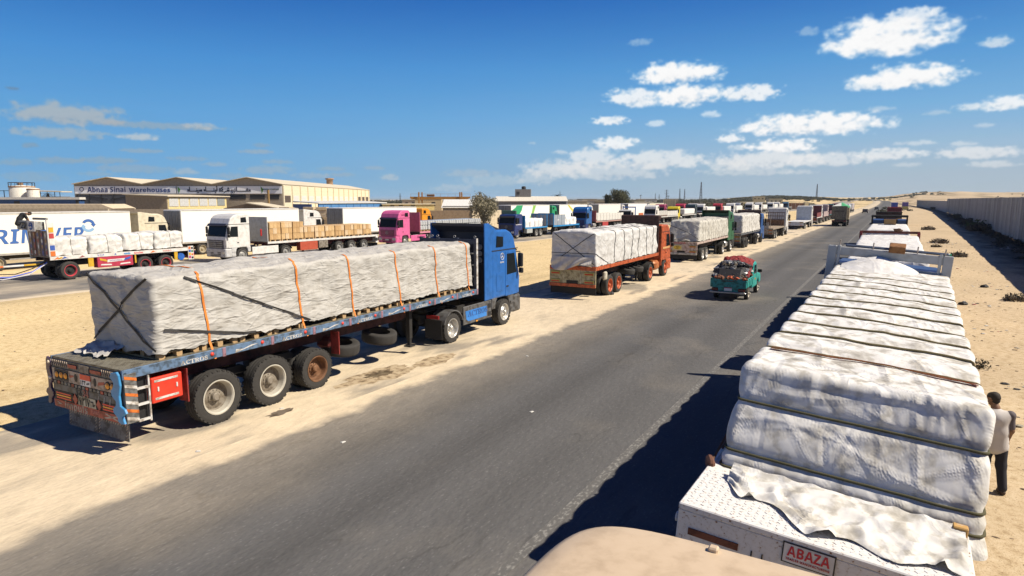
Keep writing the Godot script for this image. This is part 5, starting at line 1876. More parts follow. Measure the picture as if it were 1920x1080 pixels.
func crumple(k: int) -> Mesh:   # a crushed lump
	var key := "crumple %d" % k
	if not kept.has(key):
		var s := st()
		var pts: Array = []
		for j in 5:
			var ring: Array = []
			for i in 8:
				var th := PI * (j + 0.5) / 5
				var ph := TAU * i / 8
				var d := Vector3(sin(th) * cos(ph), cos(th), sin(th) * sin(ph))
				ring.append(d * (0.75 + 0.55 * noise_a.get_noise_3d(d.x * 1.5 + k * 9, d.y * 1.5, d.z * 1.5)))
			pts.append(ring)
		for j in 4:
			for i in 8:
				var i2 := (i + 1) % 8
				quad(s, pts[j][i], pts[j][i2], pts[j + 1][i2], pts[j + 1][i])
		for i in range(1, 7):
			tri(s, pts[0][0], pts[0][i + 1], pts[0][i])
			tri(s, pts[4][0], pts[4][i], pts[4][i + 1])
		kept[key] = fin(s)
	return kept[key]

# ---------------------------------------------------------------- the queue on the right, seen from behind, and the vehicle below the camera

func make_right_lane():
	var white := mat(0.66, 0.66, 0.655, 0.45, 0.0, 1)
	var rusty := StandardMaterial3D.new()
	rusty.albedo_color = Color(0.84, 0.84, 0.835)
	rusty.albedo_texture = tex["rust"]
	rusty.uv1_triplanar = true
	rusty.uv1_scale = Vector3(1.1, 1.1, 1.1)
	rusty.roughness = 0.6
	var rope_m := mat(0.16, 0.13, 0.06, 0.9, 0, 0)
	var frame := mat(0.42, 0.43, 0.44, 0.45, 0.3, 1)
	var blue := mat(0.02, 0.05, 0.16, 0.4, 0.1, 1)
	var t := semi({"label": "white flatbed semi truck whose rusty white tail is closest to camera", "group": "trucks queued at the right edge of the highway", "at": [-0.455, -6.3], "turn": -1.28, "gy": 0.0, "len": 12.6, "deck": 1.6, "width": 2.55, "wheels": [-2.2, -3.5, -4.8], "drive": -10.6, "front": -14.2, "zf": -15.4, "cab": "box", "paint": blue, "lower": blue, "rail": white, "rim": white, "tail": white, "bed": rusty, "lod": 1})
	t.rotation.z = deg_to_rad(-4.0)
	t.position += Vector3(-0.08, 0.10, 0)
	var s := st()
	box(s, Vector3(0, 1.575, -0.45), Vector3(2.55, 0.07, 1.0), Basis.IDENTITY, 0.012)
	part(t, "tail_deck_plate", fin(s), rusty)
	s = st()
	for i in 34:   # checker plate
		for j in 15:
			box(s, Vector3(-1.2 + i * 0.0725, 1.612, -0.04 - j * 0.062), Vector3(0.036, 0.006, 0.012), Basis(Vector3.UP, 0.75 if (i + j) % 2 else -0.75))
	part(t, "checker_plate_studs", fin(s), rusty).set_meta("kind", "stuff")
	s = st()
	box(s, Vector3(0, 1.37, 0.01), Vector3(2.55, 0.34, 0.06), Basis.IDENTITY, 0.012)
	var beam := part(t, "rear_beam", fin(s), rusty)
	var sign := part(beam, "name_plate", one_box(Vector3(0.46, 0.21, 0.014), 0.0), mat(0.025, 0.025, 0.025, 0.5, 0, 0), at(-0.02, 1.455, 0.05))
	part(sign, "plate_face", one_box(Vector3(0.435, 0.185, 0.012), 0.0), mat(0.66, 0.66, 0.66, 0.5, 0, 1), at(0, 0, 0.004))
	fitted(sign, "ABAZA", 0.10, 0.37, mat(0.50, 0.02, 0.04, 0.5, 0, 0), at(0, 0.022, 0.012), 0.006)
	fitted(sign, "TRAILER MANUFACTURING", 0.022, 0.38, mat(0.40, 0.02, 0.04, 0.5, 0, 0), at(0, -0.058, 0.012), 0.004)
	part(beam, "lamp_slot", one_box(Vector3(0.5, 0.07, 0.02), 0.0), mat(0.20, 0.07, 0.035, 0.7, 0, 2), at(-0.90, 1.33, 0.045))
	for x in [-0.52, -0.42]:
		part(beam, "seam", one_box(Vector3(0.012, 0.08, 0.01), 0.0), mat(0.02, 0.02, 0.02, 0.7, 0, 0), at(x, 1.30, 0.044))
	for x in [-1.3, 1.3]:
		var hk := st()
		var ring: Array = []
		for k in 9:
			ring.append(Vector3(0.0, sin(TAU * k / 8) * 0.045, cos(TAU * k / 8) * 0.045))
		tube(hk, ring, 0.012, 6)
		part(beam, "tie_ring", fin(hk), white, at(x, 1.40, -0.05))
	part(beam, "wood_block", one_box(Vector3(0.13, 0.13, 0.10), 0.01), mat(0.50, 0.30, 0.10, 0.8, 0, 1), at(1.18, 1.68, -0.98))
	# open headboard frame
	s = st()
	var hd: MeshInstance3D
	for x in [-1.28, 1.28]:
		hd = part(t, "headboard_post", one_box(Vector3(0.20, 1.95, 0.14), 0.012), frame, at(x, 2.55, -12.55))
		part(t, "headboard_post", one_box(Vector3(0.07, 2.0, 0.08), 0.01), frame, at(x * 0.875, 2.55, -12.52))
	hd = part(t, "headboard", one_box(Vector3(2.45, 0.12, 0.08), 0.012), frame, at(0, 1.68, -12.56))
	part(hd, "top_beam", one_box(Vector3(2.60, 0.22, 0.10), 0.015), frame, at(0, 1.72, 0))
	part(hd, "cross_rail", one_box(Vector3(2.45, 0.09, 0.08), 0.01), frame, at(0, 1.37, 0))
	part(hd, "cross_rail", one_box(Vector3(2.45, 0.09, 0.08), 0.01), frame, at(0, 0.92, 0))
	part(hd, "spare_pole", one_box(Vector3(2.3, 0.07, 0.07), 0.03), mat(0.10, 0.13, 0.20, 0.4, 0.3, 1), at(0.15, 1.87, -0.12))
	for x in [-1.12, -0.35, 0.62, 1.2]:
		part(hd, "stake_pin", one_box(Vector3(0.03, 0.22, 0.03), 0.006), mat(0.5, 0.42, 0.35, 0.6, 0.2, 1), at(x, 1.90, 0.02))
	var brd := thing("wooden_board", "brown wooden board lying on top of the grey headboard frame", "board", t.position, -1.28)
	brd.rotation.z = t.rotation.z
	part(brd, "plank", one_box(Vector3(0.36, 0.17, 0.34), 0.012), mat(0.24, 0.11, 0.035, 0.8, 0, 2), turned(0.18, 3.60, -12.56, 14, 0, 0))
	# its load
	var l := thing("tarped_cargo", "white tarpaulin load with dirty creased rear face, man walking beside it", "cargo load", t.position, -1.28, "loads under tarpaulins")
	l.rotation.z = t.rotation.z
	var cov := cover(Vector3(0.11, 2.05, -6.77), Vector3(2.48, 1.22, 11.36), 0.055, 33.0)
	cov.fold = 0.005
	cov.rear_bulge = 0.026
	cov.lump = 0.03
	cov.cut = 0.022
	cov.rows = 0.032
	cov.slope = 0.70
	cov.crown = 0.03
	cov.flare = 0.06
	cov.rear_ropes = [0.27, -0.26, -0.44]
	cov.rise = 0.03
	cov.stretch = Vector3(0.9, 1.5, 2.2)
	var zs: Array = [-2.95, -4.0, -4.85, -5.7, -6.55, -7.4, -8.25, -9.1, -9.95, -10.8]
	var local: Array = []
	for z in zs:
		local.append(z + 6.77)
	cov.ropes = local
	part(l, "tarpaulin", cov.mesh(0.026), tarp(0.70, 0.70, 0.69, true, Vector3(0.30, 0.30, 0.30), 0.9))
	var h := cov.h
	for k in local.size():
		var z: float = local[k]
		var dz := rng.randf_range(-0.12, 0.12)
		rope(l, "rope", cov.line([Vector3(-h.x, -h.y * 0.98, z - 0.1), Vector3(-h.x, h.y, z), Vector3(h.x, h.y, z + dz), Vector3(h.x, -h.y * 0.98, z + dz)], 0.05, 0.016), 0.017, rope_m)
	for y in cov.rear_ropes:
		rope(l, "rope", cov.line([Vector3(-h.x, y, h.z - 1.0), Vector3(-h.x, y, h.z), Vector3(h.x, y, h.z), Vector3(h.x, y, h.z - 1.0)], 0.04, 0.016), 0.016, mat(0.07, 0.065, 0.03, 0.9, 0, 0))
	var web := mat(0.60, 0.20, 0.06, 0.7, 0, 1)
	for dz in [0.0, 0.22]:
		var rs := st()
		ribbon(rs, cov.line([Vector3(-h.x * 0.9, h.y, h.z - 1.5 - dz), Vector3(h.x * 0.95, h.y, h.z - 1.45 - dz * 0.4)], 0.05, 0.02), 0.07 if dz == 0.0 else 0.03, Vector3(0, 0.3, 1))
		part(l, "orange_strap", fin(rs), web)
	for q in [[-1.26, 1.60, -1.1], [-1.27, 1.58, -2.1], [-1.24, 1.64, -1.6]]:   # lashings at the left corner
		rope(l, "lashing", [Vector3(q[0], q[1], q[2]), Vector3(q[0] + 0.05, 1.9, q[2] - 0.9), Vector3(-1.19, 2.35, q[2] - 1.5)], 0.016, mat(0.10, 0.05, 0.03, 0.9, 0, 0))
	s = st()
	box(s, Vector3(-1.27, 1.60, -1.15), Vector3(0.09, 0.14, 0.22), Basis(Vector3.UP, 0.4), 0.03)
	part(l, "lashing_knot", fin(s), mat(0.12, 0.05, 0.03, 0.9, 0, 0))
	# the hem spread over the tail deck
	var fp := PackedVector3Array()
	var nu := 70
	var nv := 18
	for j in nv:
		for i in nu:
			var u := i / (nu - 1.0)
			var v := j / (nv - 1.0)
			var x := -0.98 + 2.2 * u
			var reach := 0.50 + 0.36 * smoothstep(0.12, 0.45, u) + 0.08 * sin(u * 19.0) - 0.25 * smoothstep(0.1, 0.0, u)
			var z := -1.00 + reach * v
			var lift := 0.10 * pow(1 - v, 1.5) + 0.075 * pow(maxf(0.0, sin(u * 17.0 + 5.0 * v + 4.0 * noise_a.get_noise_2d(u * 3.0, v))), 2.0) * v + 0.035 * absf(noise_b.get_noise_2d(u * 3.0 + v * 2.0, v * 2.0))
			fp.append(Vector3(x, 1.622 + lift, z))
	part(l, "spread_hem", grid_mesh(nu, nv, fp, PackedVector2Array(), PackedVector2Array(), PackedColorArray(), true), tarp(0.70, 0.70, 0.69, true, Vector3(0.30, 0.30, 0.30), 0.9))
	fp = PackedVector3Array()
	nu = 44
	nv = 14
	for j in nv:   # tented sheet in front of the headboard
		for i in nu:
			var u := i / (nu - 1.0)
			var v := j / (nv - 1.0)
			var x := -1.0 + 2.1 * u
			fp.append(Vector3(x, 2.88 + 0.48 * pow(v, 0.8) * (1.0 - pow(absf(u * 2 - 0.8), 1.5) * 0.8) + 0.025 * noise_a.get_noise_2d(u * 3.0, v * 2.0), -11.2 - 1.2 * v))
	part(l, "tented_front_sheet", grid_mesh(nu, nv, fp), tarp(0.68, 0.68, 0.68))

	# second truck
	var red := mat(0.26, 0.03, 0.03, 0.55, 0, 2)
	t = semi({"label": "second truck of the right queue, with a dark red headboard", "group": "trucks queued at the right edge of the highway", "at": [-0.05, -23.6], "len": 12.2, "deck": 1.55, "wheels": [-2.0, -3.3, -4.6], "drive": -10.2, "front": -13.8, "zf": -14.9, "cab": "box", "paint": red, "lower": dark(), "rail": red, "rim": dark(), "tail": red, "lod": 0})
	for x in [-1.2, 1.2]:
		hd = part(t, "headboard_post", one_box(Vector3(0.12, 1.8, 0.3), 0.01), red, at(x, 2.45, -12.1))
	hd = part(t, "headboard", one_box(Vector3(2.3, 0.1, 0.1), 0.01), red, at(0, 0, 0))
	hd.position = Vector3(0, 1.62, -12.1)
	part(hd, "top_beam", one_box(Vector3(2.5, 0.12, 0.1), 0.015), mat(0.16, 0.05, 0.035, 0.7, 0, 2), at(0, 1.72, 0))
	part(hd, "dry_branches", crumple(3), mat(0.13, 0.07, 0.04, 0.9), Transform3D(Basis.from_scale(Vector3(0.3, 0.1, 0.15)), Vector3(0.35, 1.84, 0)))
	cargo_on(t, "white roped load in front of the dark red headboard", 1.6, 2.86, 2.36, -0.6, -11.9, tarp(0.68, 0.68, 0.68), 0.06, 51.0, [-1.5, -2.6, -3.7, -4.8, -5.9, -7.0, -8.1, -9.2, -10.3, -11.2], rope_m, false, {"rows": 0.04, "cut": 0.025, "fold": 0.012, "lump": 0.03, "r": 0.07, "crown": 0.03, "slope": 0.6, "rise": 0.026})
	# third
	t = semi({"label": "third truck of the right queue, with an open black headboard frame", "group": "trucks queued at the right edge of the highway", "at": [-0.15, -46.5], "len": 13.0, "deck": 1.55, "wheels": [-2.0, -3.3, -4.6], "drive": -11.0, "front": -14.6, "zf": -15.6, "cab": "low", "paint": mat(0.05, 0.10, 0.25, 0.35, 0.1), "lower": dark(), "rail": dark(), "rim": dark(), "tail": dark(), "lod": 0})
	for x in [-1.2, -0.35, 0.5, 1.2]:
		part(t, "headboard_post", one_box(Vector3(0.12, 2.0, 0.12)), dark(), at(x, 2.6, -13.0))
	hd = part(t, "headboard", one_box(Vector3(2.3, 0.1, 0.1)), dark(), at(0, 1.62, -13.0))
	part(hd, "top_beam", one_box(Vector3(2.55, 0.18, 0.5), 0.04), dark(), at(0, 1.96, -0.1))
	part(hd, "cross_rail", one_box(Vector3(2.4, 0.07, 0.06)), dark(), at(0, 1.33, 0))
	cargo_on(t, "white roped load in front of the open black headboard frame", 1.6, 2.92, 2.4, -0.6, -12.7, tarp(0.68, 0.68, 0.68), 0.08, 61.0, [-1.5, -3.0, -4.5, -6.0, -7.5, -9.0, -10.5], mat(0.4, 0.38, 0.33, 0.9, 0, 0), false, {"rows": 0.04, "fold": 0.012, "lump": 0.03, "r": 0.07, "crown": 0.02, "slope": 0.4})
	var bx := thing("cardboard_box", "open brown cardboard box on white load before black headboard", "box", Vector3(-0.1, 2.96, -57.6))
	s = st()
	var tan := mat(0.33, 0.20, 0.085, 0.8)
	for q in [[0, 0.22, 0.3, 0.78, 0.44, 0.03], [0, 0.22, -0.3, 0.78, 0.44, 0.03], [-0.38, 0.22, 0, 0.03, 0.44, 0.58], [0.38, 0.22, 0, 0.03, 0.44, 0.58]]:
		box(s, Vector3(q[0], q[1], q[2]), Vector3(q[3], q[4], q[5]))
	box(s, Vector3(0.58, 0.46, -0.1), Vector3(0.42, 0.02, 0.5), Basis(Vector3.BACK, 0.1))
	part(bx, "carton", fin(s), tan)
	# further on
	t = semi({"label": "fourth truck of the right queue, seen as a flat dark roof edge", "group": "trucks queued at the right edge of the highway", "at": [-0.3, -68.5], "len": 12.2, "deck": 1.5, "wheels": [-2.0, -3.3], "drive": -10.4, "front": -13.8, "zf": -14.8, "cab": "low", "paint": mat(0.04, 0.03, 0.03, 0.5), "lower": dark(), "rail": dark(), "rim": dark(), "tail": dark(), "head": mat(0.05, 0.025, 0.022, 0.7), "head_h": 2.0, "lod": 0})
	part(t, "roof_board", one_box(Vector3(2.5, 0.1, 0.8), 0.02), dark(), at(0, 3.52, -12.4))
	t = semi({"label": "dark red stake sided truck far up the right queue", "group": "trucks queued at the right edge of the highway", "at": [0.35, -146.0], "len": 10.0, "deck": 1.3, "wheels": [-1.8, -3.1], "drive": -8.6, "front": -12.0, "zf": -13.0, "cab": "low", "paint": red, "lower": dark(), "rail": red, "rim": dark(), "tail": mat(0.14, 0.02, 0.025, 0.6), "head": red, "head_h": 2.0, "lod": 0})
	for k in 4:
		part(t, "stake_board", one_box(Vector3(2.45, 0.42, 0.06), 0.01), mat(0.15, 0.02, 0.03, 0.6, 0, 2), at(0, 1.55 + k * 0.52, -0.05))
		for sd in [-1, 1]:
			part(t, "stake_board", one_box(Vector3(0.06, 0.42, 9.8), 0.01), mat(0.15, 0.02, 0.03, 0.6, 0, 2), at(sd * 1.22, 1.55 + k * 0.52, -4.95))
	for k in 2:
		var z: float = [-320.0, -352.0][k]
		t = thing("box_truck", ["blue topped lorry far ahead at the road edge beside the sand", "violet topped lorry just past the blue topped one"][k], "truck", Vector3([0.6, 5.0][k], terr(0.6, z) - 0.1, z), 0.0, "lorries far ahead")
		part(t, "box_body", one_box(Vector3(2.5, 2.6, 7.5), 0.04), mat(0.03, 0.06, 0.35, 0.5) if k == 0 else mat(0.12, 0.08, 0.30, 0.5), at(0, 2.6, -3.8))
		part(t, "tail_doors", one_box(Vector3(2.3, 1.2, 0.05)), mat(0.45, 0.4, 0.12, 0.5), at(0, 1.4, 0.0))
		for zz in [-1.4, -6.8]:
			axle(t, 1.2, zz, 0.5, 0.3, 0.1, dark(), false, 14)
		cab(t, -10.1, "low", mat(0.05, 0.08, 0.3, 0.4), dark(), 0)
	beige_vehicle()


func beige_vehicle():   # the cab roof below the camera
	var t := thing("beige_truck", "beige truck cab roof with rounded corner in front of the white tail", "truck", Vector3(-0.19, -0.04, 0), 0.0)
	var m := StandardMaterial3D.new()
	m.albedo_color = Color(0.56, 0.44, 0.31).linear_to_srgb()
	m.albedo_texture = tex["dust"]
	m.uv1_triplanar = true
	m.uv1_scale = Vector3(0.6, 0.6, 0.6)
	m.roughness = 0.55
	# roof: a rounded slab, slightly crowned
	var s := SurfaceTool.new()
	s.begin(Mesh.PRIMITIVE_TRIANGLES)
	s.set_smooth_group(0)
	var rings: Array = []
	var levels: Array = [[0.30, 2.30], [0.02, 2.86], [0.0, 3.02], [0.03, 3.08], [0.09, 3.115], [0.20, 3.13], [0.5, 3.142], [1.0, 3.15]]
	for q in levels:
		var ring: Array = []
		for k in 64:
			var a := TAU * k / 64
			var hx: float = 1.30 - q[0] * 0.9
			var hz: float = 1.37 - q[0]
			var ex := 0.30
			var v := Vector3(signf(cos(a)) * pow(absf(cos(a)), ex) * hx, q[1], signf(sin(a)) * pow(absf(sin(a)), ex) * hz - 2.0)
			ring.append(v)
		rings.append(ring)
	for i in rings.size() - 1:
		for k in 64:
			var k2 := (k + 1) % 64
			quad(s, rings[i][k2], rings[i][k], rings[i + 1][k], rings[i + 1][k2])
	for k in range(1, 63):
		tri(s, rings[-1][0], rings[-1][k + 1], rings[-1][k])
	var roof := part(t, "cab_roof", fin(s), m)
	s = st()
	box(s, Vector3(0, 0, 0), Vector3(0.05, 0.05, 0.05), Basis.IDENTITY, 0.008)
	box(s, Vector3(0, -0.02, 0), Vector3(0.09, 0.02, 0.07), Basis.IDENTITY, 0.004)
	part(roof, "roof_bolt", fin(s), m, at(-0.49, 3.125, -3.22))
	s = st()
	prism(s, [Vector2(-3.34, 0.9), Vector2(-3.30, 1.7), Vector2(-3.05, 2.45), Vector2(-0.85, 2.45), Vector2(-0.85, 0.9)], 2.3, side_xf(), 0.08, 2)
	var c := part(t, "cab", fin(s), m)
	part(c, "windscreen", one_box(Vector3(2.0, 0.75, 0.03), 0.01), glass(), turned(0, 2.12, -3.20, -18, 180, 0))
	for sd in [-1, 1]:
		part(c, "side_window", one_box(Vector3(0.03, 0.55, 0.95), 0.01), glass(), at(sd * 1.155, 2.05, -2.2))
		part(c, "headlight", one_box(Vector3(0.3, 0.2, 0.05), 0.02), mat(0.6, 0.6, 0.6, 0.15, 0.2, 0), at(sd * 0.85, 1.1, -3.36))
		for z in [-2.3, 2.4]:
			wheel(t, sd * 1.2, z, 0.5, 0.3, -0.08, dark(), sd, false, 24)
	s = st()
	box(s, Vector3(0, 1.15, 1.6), Vector3(2.4, 0.14, 4.8), Basis.IDENTITY, 0.02)
	for sd in [-1, 1]:
		box(s, Vector3(sd * 1.18, 1.55, 1.6), Vector3(0.06, 0.7, 4.8))
	part(t, "cargo_bed", fin(s), m)
	chassis(t, 3.8, -3.0, 0.8)

# ---------------------------------------------------------------- the second carriageway: trucks facing the camera, and box trailers behind them

func drawbar_trailer():   # the painted trailer with the man on it
	var t := thing("drawbar_trailer", "painted white drawbar trailer with red rims and decorated headboard, man on top", "trailer", Vector3(-44.85, 0, -28.3), 180.0)
	var white := mat(0.66, 0.65, 0.63, 0.5, 0, 1)
	var red := mat(0.42, 0.03, 0.07, 0.5, 0, 1)
	var rimred := mat(0.50, 0.05, 0.07, 0.5, 0, 1)
	var yellow := mat(0.60, 0.36, 0.02, 0.5, 0, 1)
	var blue := mat(0.04, 0.10, 0.40, 0.5, 0, 1)
	var orange := mat(0.62, 0.16, 0.03, 0.5, 0, 1)
	var L := 9.3
	var Y := 1.46
	flat_bed(t, L, Y, 2.5, mat(0.3, 0.24, 0.18, 0.8, 0, 2), white, mat(0.04, 0.02, 0.02, 0.8), 0.22)
	# print on the side rail (its left side faces the highway)
	var side := func(z: float, y: float) -> Transform3D: return Transform3D(Basis(Vector3.UP, -PI * 0.5), Vector3(-1.252, y, z))
	words(t, "Globe", 0.13, mat(0.55, 0.04, 0.04, 0.5, 0, 0), side.call(-4.0, Y - 0.11), 0.01, 1.2)
	words(t, "TURBO", 0.11, mat(0.50, 0.15, 0.12, 0.5, 0, 0), side.call(-2.0, Y - 0.11), 0.01, 1.3)
	words(t, "V.I.P", 0.12, mat(0.15, 0.2, 0.45, 0.5, 0, 0), side.call(-6.4, Y - 0.11), 0.01, 1.2)
	words(t, "A", 0.12, blue, side.call(-5.5, Y - 0.11), 0.01, 1.2)
	decal(t, "rail_arrow", [[-0.2, -0.05], [0.1, -0.05], [0.1, -0.09], [0.25, 0], [0.1, 0.09], [0.1, 0.05], [-0.2, 0.05]], mat(0.1, 0.25, 0.45, 0.5, 0, 0), side.call(-4.75, Y - 0.11))
	for q in [[-8.9, 0.55, orange], [-8.5, 0.34, blue], [-8.7, 0.25, yellow], [-3.0, 0.3, orange], [-7.5, 0.28, mat(0.3, 0.1, 0.1, 0.5)]]:
		decal(t, "rail_flower", [[-0.2, -0.08], [0.0, 0.08], [0.2, -0.06], [0.08, -0.02]], q[2], side.call(q[0], Y - 0.11))
	# red painted side box
	var bx := part(t, "side_box", one_box(Vector3(0.5, 0.68, 2.25), 0.02), red, at(-0.98, 0.90, -5.5))
	part(bx, "white_scroll", prism_mesh([Vector2(-0.55, -0.06), Vector2(0.55, -0.02), Vector2(0.6, 0.14), Vector2(-0.5, 0.12)], 0.012), white, Transform3D(Basis(Vector3.UP, -PI * 0.5), Vector3(-0.256, 0.02, 0)))
	for sd in [-1, 1]:
		part(bx, "ribbon_print", prism_mesh([Vector2(sd * 0.5, 0.0), Vector2(sd * 0.95, 0.12), Vector2(sd * 1.0, 0.26), Vector2(sd * 0.6, 0.16)], 0.014), yellow if sd < 0 else blue, Transform3D(Basis(Vector3.UP, -PI * 0.5), Vector3(-0.258, 0, 0)))
		part(bx, "ribbon_print", prism_mesh([Vector2(sd * 0.25, -0.24), Vector2(sd * 0.95, -0.2), Vector2(sd * 0.9, -0.12), Vector2(sd * 0.3, -0.15)], 0.014), white, Transform3D(Basis(Vector3.UP, -PI * 0.5), Vector3(-0.258, 0, 0)))
	words(bx, "MEMORIES", 0.09, mat(0.3, 0.2, 0.35, 0.5, 0, 0), Transform3D(Basis(Vector3.UP, -PI * 0.5), Vector3(-0.264, 0.06, 0)), 0.008, 1.2)
	for q in [[-7.0, 0.32], [-4.2, 0.10], [-1.35, 0.25]]:
		part(t, "yellow_bracket", one_box(Vector3(0.08, 0.62, q[1]), 0.01), yellow, at(-1.18, 0.98, q[0]))
	var s := st()
	lathe(s, [Vector2(0, -0.36), Vector2(0.25, -0.36), Vector2(0.25, 0.36), Vector2(0, 0.36)], 16, Transform3D(Basis(Vector3.FORWARD, PI * 0.5), Vector3.ZERO), false)
	part(t, "blue_drum", fin(s), mat(0.02, 0.11, 0.45, 0.4), at(-0.9, 0.86, -1.0))
	# checked tail corner
	var lad := part(t, "tail_corner_panel", one_box(Vector3(0.06, 0.98, 0.42), 0.01), white, at(-1.24, 1.08, -0.25))
	for k in 4:
		part(lad, "panel_window", one_box(Vector3(0.02, 0.15, 0.14)), [dark(), mat(0.04, 0.2, 0.12, 0.5), orange, dark()][k], at(-0.028, 0.34 - k * 0.23, 0.10))
		part(lad, "panel_picture", one_box(Vector3(0.02, 0.18, 0.16)), [orange, blue, yellow, mat(0.4, 0.05, 0.2, 0.5)][k], at(-0.028, 0.36 - k * 0.22, -0.09))
	part(t, "tail_board", one_box(Vector3(2.5, 0.8, 0.05), 0.01), red, at(0, 1.05, -0.02))
	# wheels
	axle(t, 1.22, -2.1, 0.54, 0.34, 0.14, rimred, true, 36, dark())
	axle(t, 1.22, -3.55, 0.54, 0.34, 0.14, rimred, true, 36, dark())
	axle(t, 1.30, -8.25, 0.56, 0.36, 0.14, rimred, true, 36, dark())
	part(t, "turntable", one_box(Vector3(1.4, 0.3, 2.0), 0.03), dark(), at(0, 0.95, -7.8))
	# headboard
	var hb := part(t, "headboard", one_box(Vector3(2.35, 1.55, 0.06), 0.01), mat(0.16, 0.10, 0.09, 0.6, 0, 2), at(0, Y + 0.78, -L + 0.04))
	var strips: Array = [mat(0.42, 0.36, 0.33, 0.6, 0, 2), mat(0.16, 0.15, 0.28, 0.6, 0, 2), mat(0.45, 0.38, 0.34, 0.6, 0, 2), mat(0.28, 0.10, 0.08, 0.6, 0, 2), mat(0.40, 0.35, 0.34, 0.6, 0, 2)]
	for k in 5:
		var sp := part(hb, "painted_strip", one_box(Vector3(0.22, 1.5, 0.03), 0.005), strips[k], at(-0.95 + k * 0.47, 0, -0.04))
		for j in 4:
			var dsc: Array = []
			for i in 10:
				dsc.append(Vector2(cos(TAU * i / 10) * 0.085, sin(TAU * i / 10) * 0.13))
			part(sp, "painted_flower", prism_mesh(dsc, 0.01), [mat(0.40, 0.08, 0.06, 0.6, 0, 2), mat(0.10, 0.12, 0.35, 0.6, 0, 2), mat(0.45, 0.25, 0.1, 0.6, 0, 2), white][(j + k) % 4], at(0, -0.55 + j * 0.36, -0.02))
	for sd in [-1, 1]:
		part(hb, "white_post", one_box(Vector3(0.1, 2.3, 0.12), 0.01), white, at(sd * 1.2, 0.36, 0))
	part(hb, "grey_locker", one_box(Vector3(2.2, 0.5, 0.55), 0.03), mat(0.30, 0.31, 0.31, 0.6, 0, 2), at(0.15, 1.08, -0.30))
	var lp := part(hb, "logo_panel", one_box(Vector3(0.9, 0.62, 0.03), 0.01), white, at(-0.62, 1.08, -0.60))
	s = st()
	var arc: Array = []
	for k in 15:
		arc.append(Vector3(cos(TAU * k / 16) * 0.19, sin(TAU * k / 16) * 0.19, 0))
	tube(s, arc, 0.04, 5)
	tube(s, [Vector3(-0.12, 0.0, 0), Vector3(0.02, 0.06, 0), Vector3(0.14, -0.02, 0)], 0.035, 5)
	part(lp, "blue_emblem", fin(s), mat(0.06, 0.12, 0.38, 0.5), at(0, 0, -0.02))
	part(hb, "top_beam", one_box(Vector3(1.7, 0.13, 0.1), 0.01), mat(0.28, 0.27, 0.25, 0.6), at(-0.4, 1.50, 0))
	for k in 5:
		part(hb, "side_picture", one_box(Vector3(0.02, 0.3, 0.26)), [orange, blue, white, mat(0.45, 0.05, 0.05, 0.5), yellow][k], at(-1.26, -0.6 + k * 0.36, 0.14))
	part(hb, "side_panel", one_box(Vector3(0.04, 2.0, 0.32), 0.01), white, at(-1.235, 0.25, 0.14))
	# drawbar and hoses
	for k in 3:
		part(t, "drawbar_section", one_box(Vector3(0.12, 0.11, 1.05), 0.02), [yellow, white, orange][k], at(-0.2, 0.98, -9.75 - k * 1.05))
	rope(t, "blue_hose", [Vector3(-0.6, 1.1, -9.2), Vector3(-0.6, 0.6, -10.0), Vector3(-0.5, 0.35, -11.2), Vector3(-0.4, 0.5, -12.6), Vector3(-0.3, 0.9, -13.4)], 0.035, mat(0.05, 0.10, 0.55, 0.5, 0, 0))
	rope(t, "black_hose", [Vector3(-0.3, 1.1, -9.2), Vector3(-0.3, 0.75, -9.9), Vector3(-0.3, 0.5, -10.8), Vector3(-0.2, 0.6, -12.2), Vector3(-0.2, 0.9, -13.2)], 0.03, dark())
	rope(t, "white_hose", [Vector3(-0.8, 1.05, -9.3), Vector3(-0.8, 0.45, -10.3), Vector3(-0.7, 0.28, -11.6), Vector3(-0.5, 0.6, -13.0)], 0.03, mat(0.5, 0.5, 0.55, 0.5, 0, 0))
	for k in 4:
		var z := -8.05 + k * 2.12
		var l := thing("wrapped_bundle", ["first white wrapped bundle on the painted trailer, against the headboard", "second white wrapped bundle on the painted trailer", "third white wrapped bundle on the painted trailer", "last white wrapped bundle on the painted trailer, at the tail"][k], "bundle", t.position, 180.0, "white bundles on the painted trailer")
		var cov := cover(Vector3(0, Y + 0.56 + (0.06 if k > 1 else 0.0), z), Vector3(2.2, 1.08, 2.02), 0.14, 5.0 + k * 7.0)
		cov.fold = 0.07
		cov.lump = 0.10
		cov.cut = 0.05
		cov.ropes = [0.05]
		cov.stretch = Vector3(1.2, 2.0, 2.0)
		part(l, "white_wrap", cov.mesh(0.09), tarp(0.62, 0.62, 0.61))
		rope(l, "rope", cov.line([Vector3(-1.1, -0.5, 0.1), Vector3(-1.1, 0.54, 0.05), Vector3(1.1, 0.54, 0.05), Vector3(1.1, -0.5, 0.1)], 0.1, 0.012), 0.016, mat(0.25, 0.24, 0.22, 0.9, 0, 0))


func carton_stack(label: String, t: Node3D, z: float, y: float, rows: int, m: Array, group: String):
	var p := thing("pallet_of_cartons", label, "pallet load", t.to_global(Vector3(0, y, z)), rad_to_deg(t.rotation.y), group)
	pallet(p, Vector3(-0.6, 0, 0), 1.2, 1.14, false)
	pallet(p, Vector3(0.62, 0, 0), 1.2, 1.14, false)
	for j in rows:
		for i in 3:
			var w := 0.37
			for side in 2:
				var x := -0.92 if side == 0 else -0.31
				part(p, "carton", one_box(Vector3(0.60, 0.47, w), 0.012), m[rng.randi() % m.size()], turned(x + rng.randf_range(-0.015, 0.015), 0.14 + 0.24 + j * 0.48, -0.375 + i * 0.375, 0, rng.randf_range(-2, 2), 0))
		part(p, "carton_row", one_box(Vector3(1.2, 0.47, 1.11), 0.012), m[0], at(0.62, 0.38 + j * 0.48, 0))


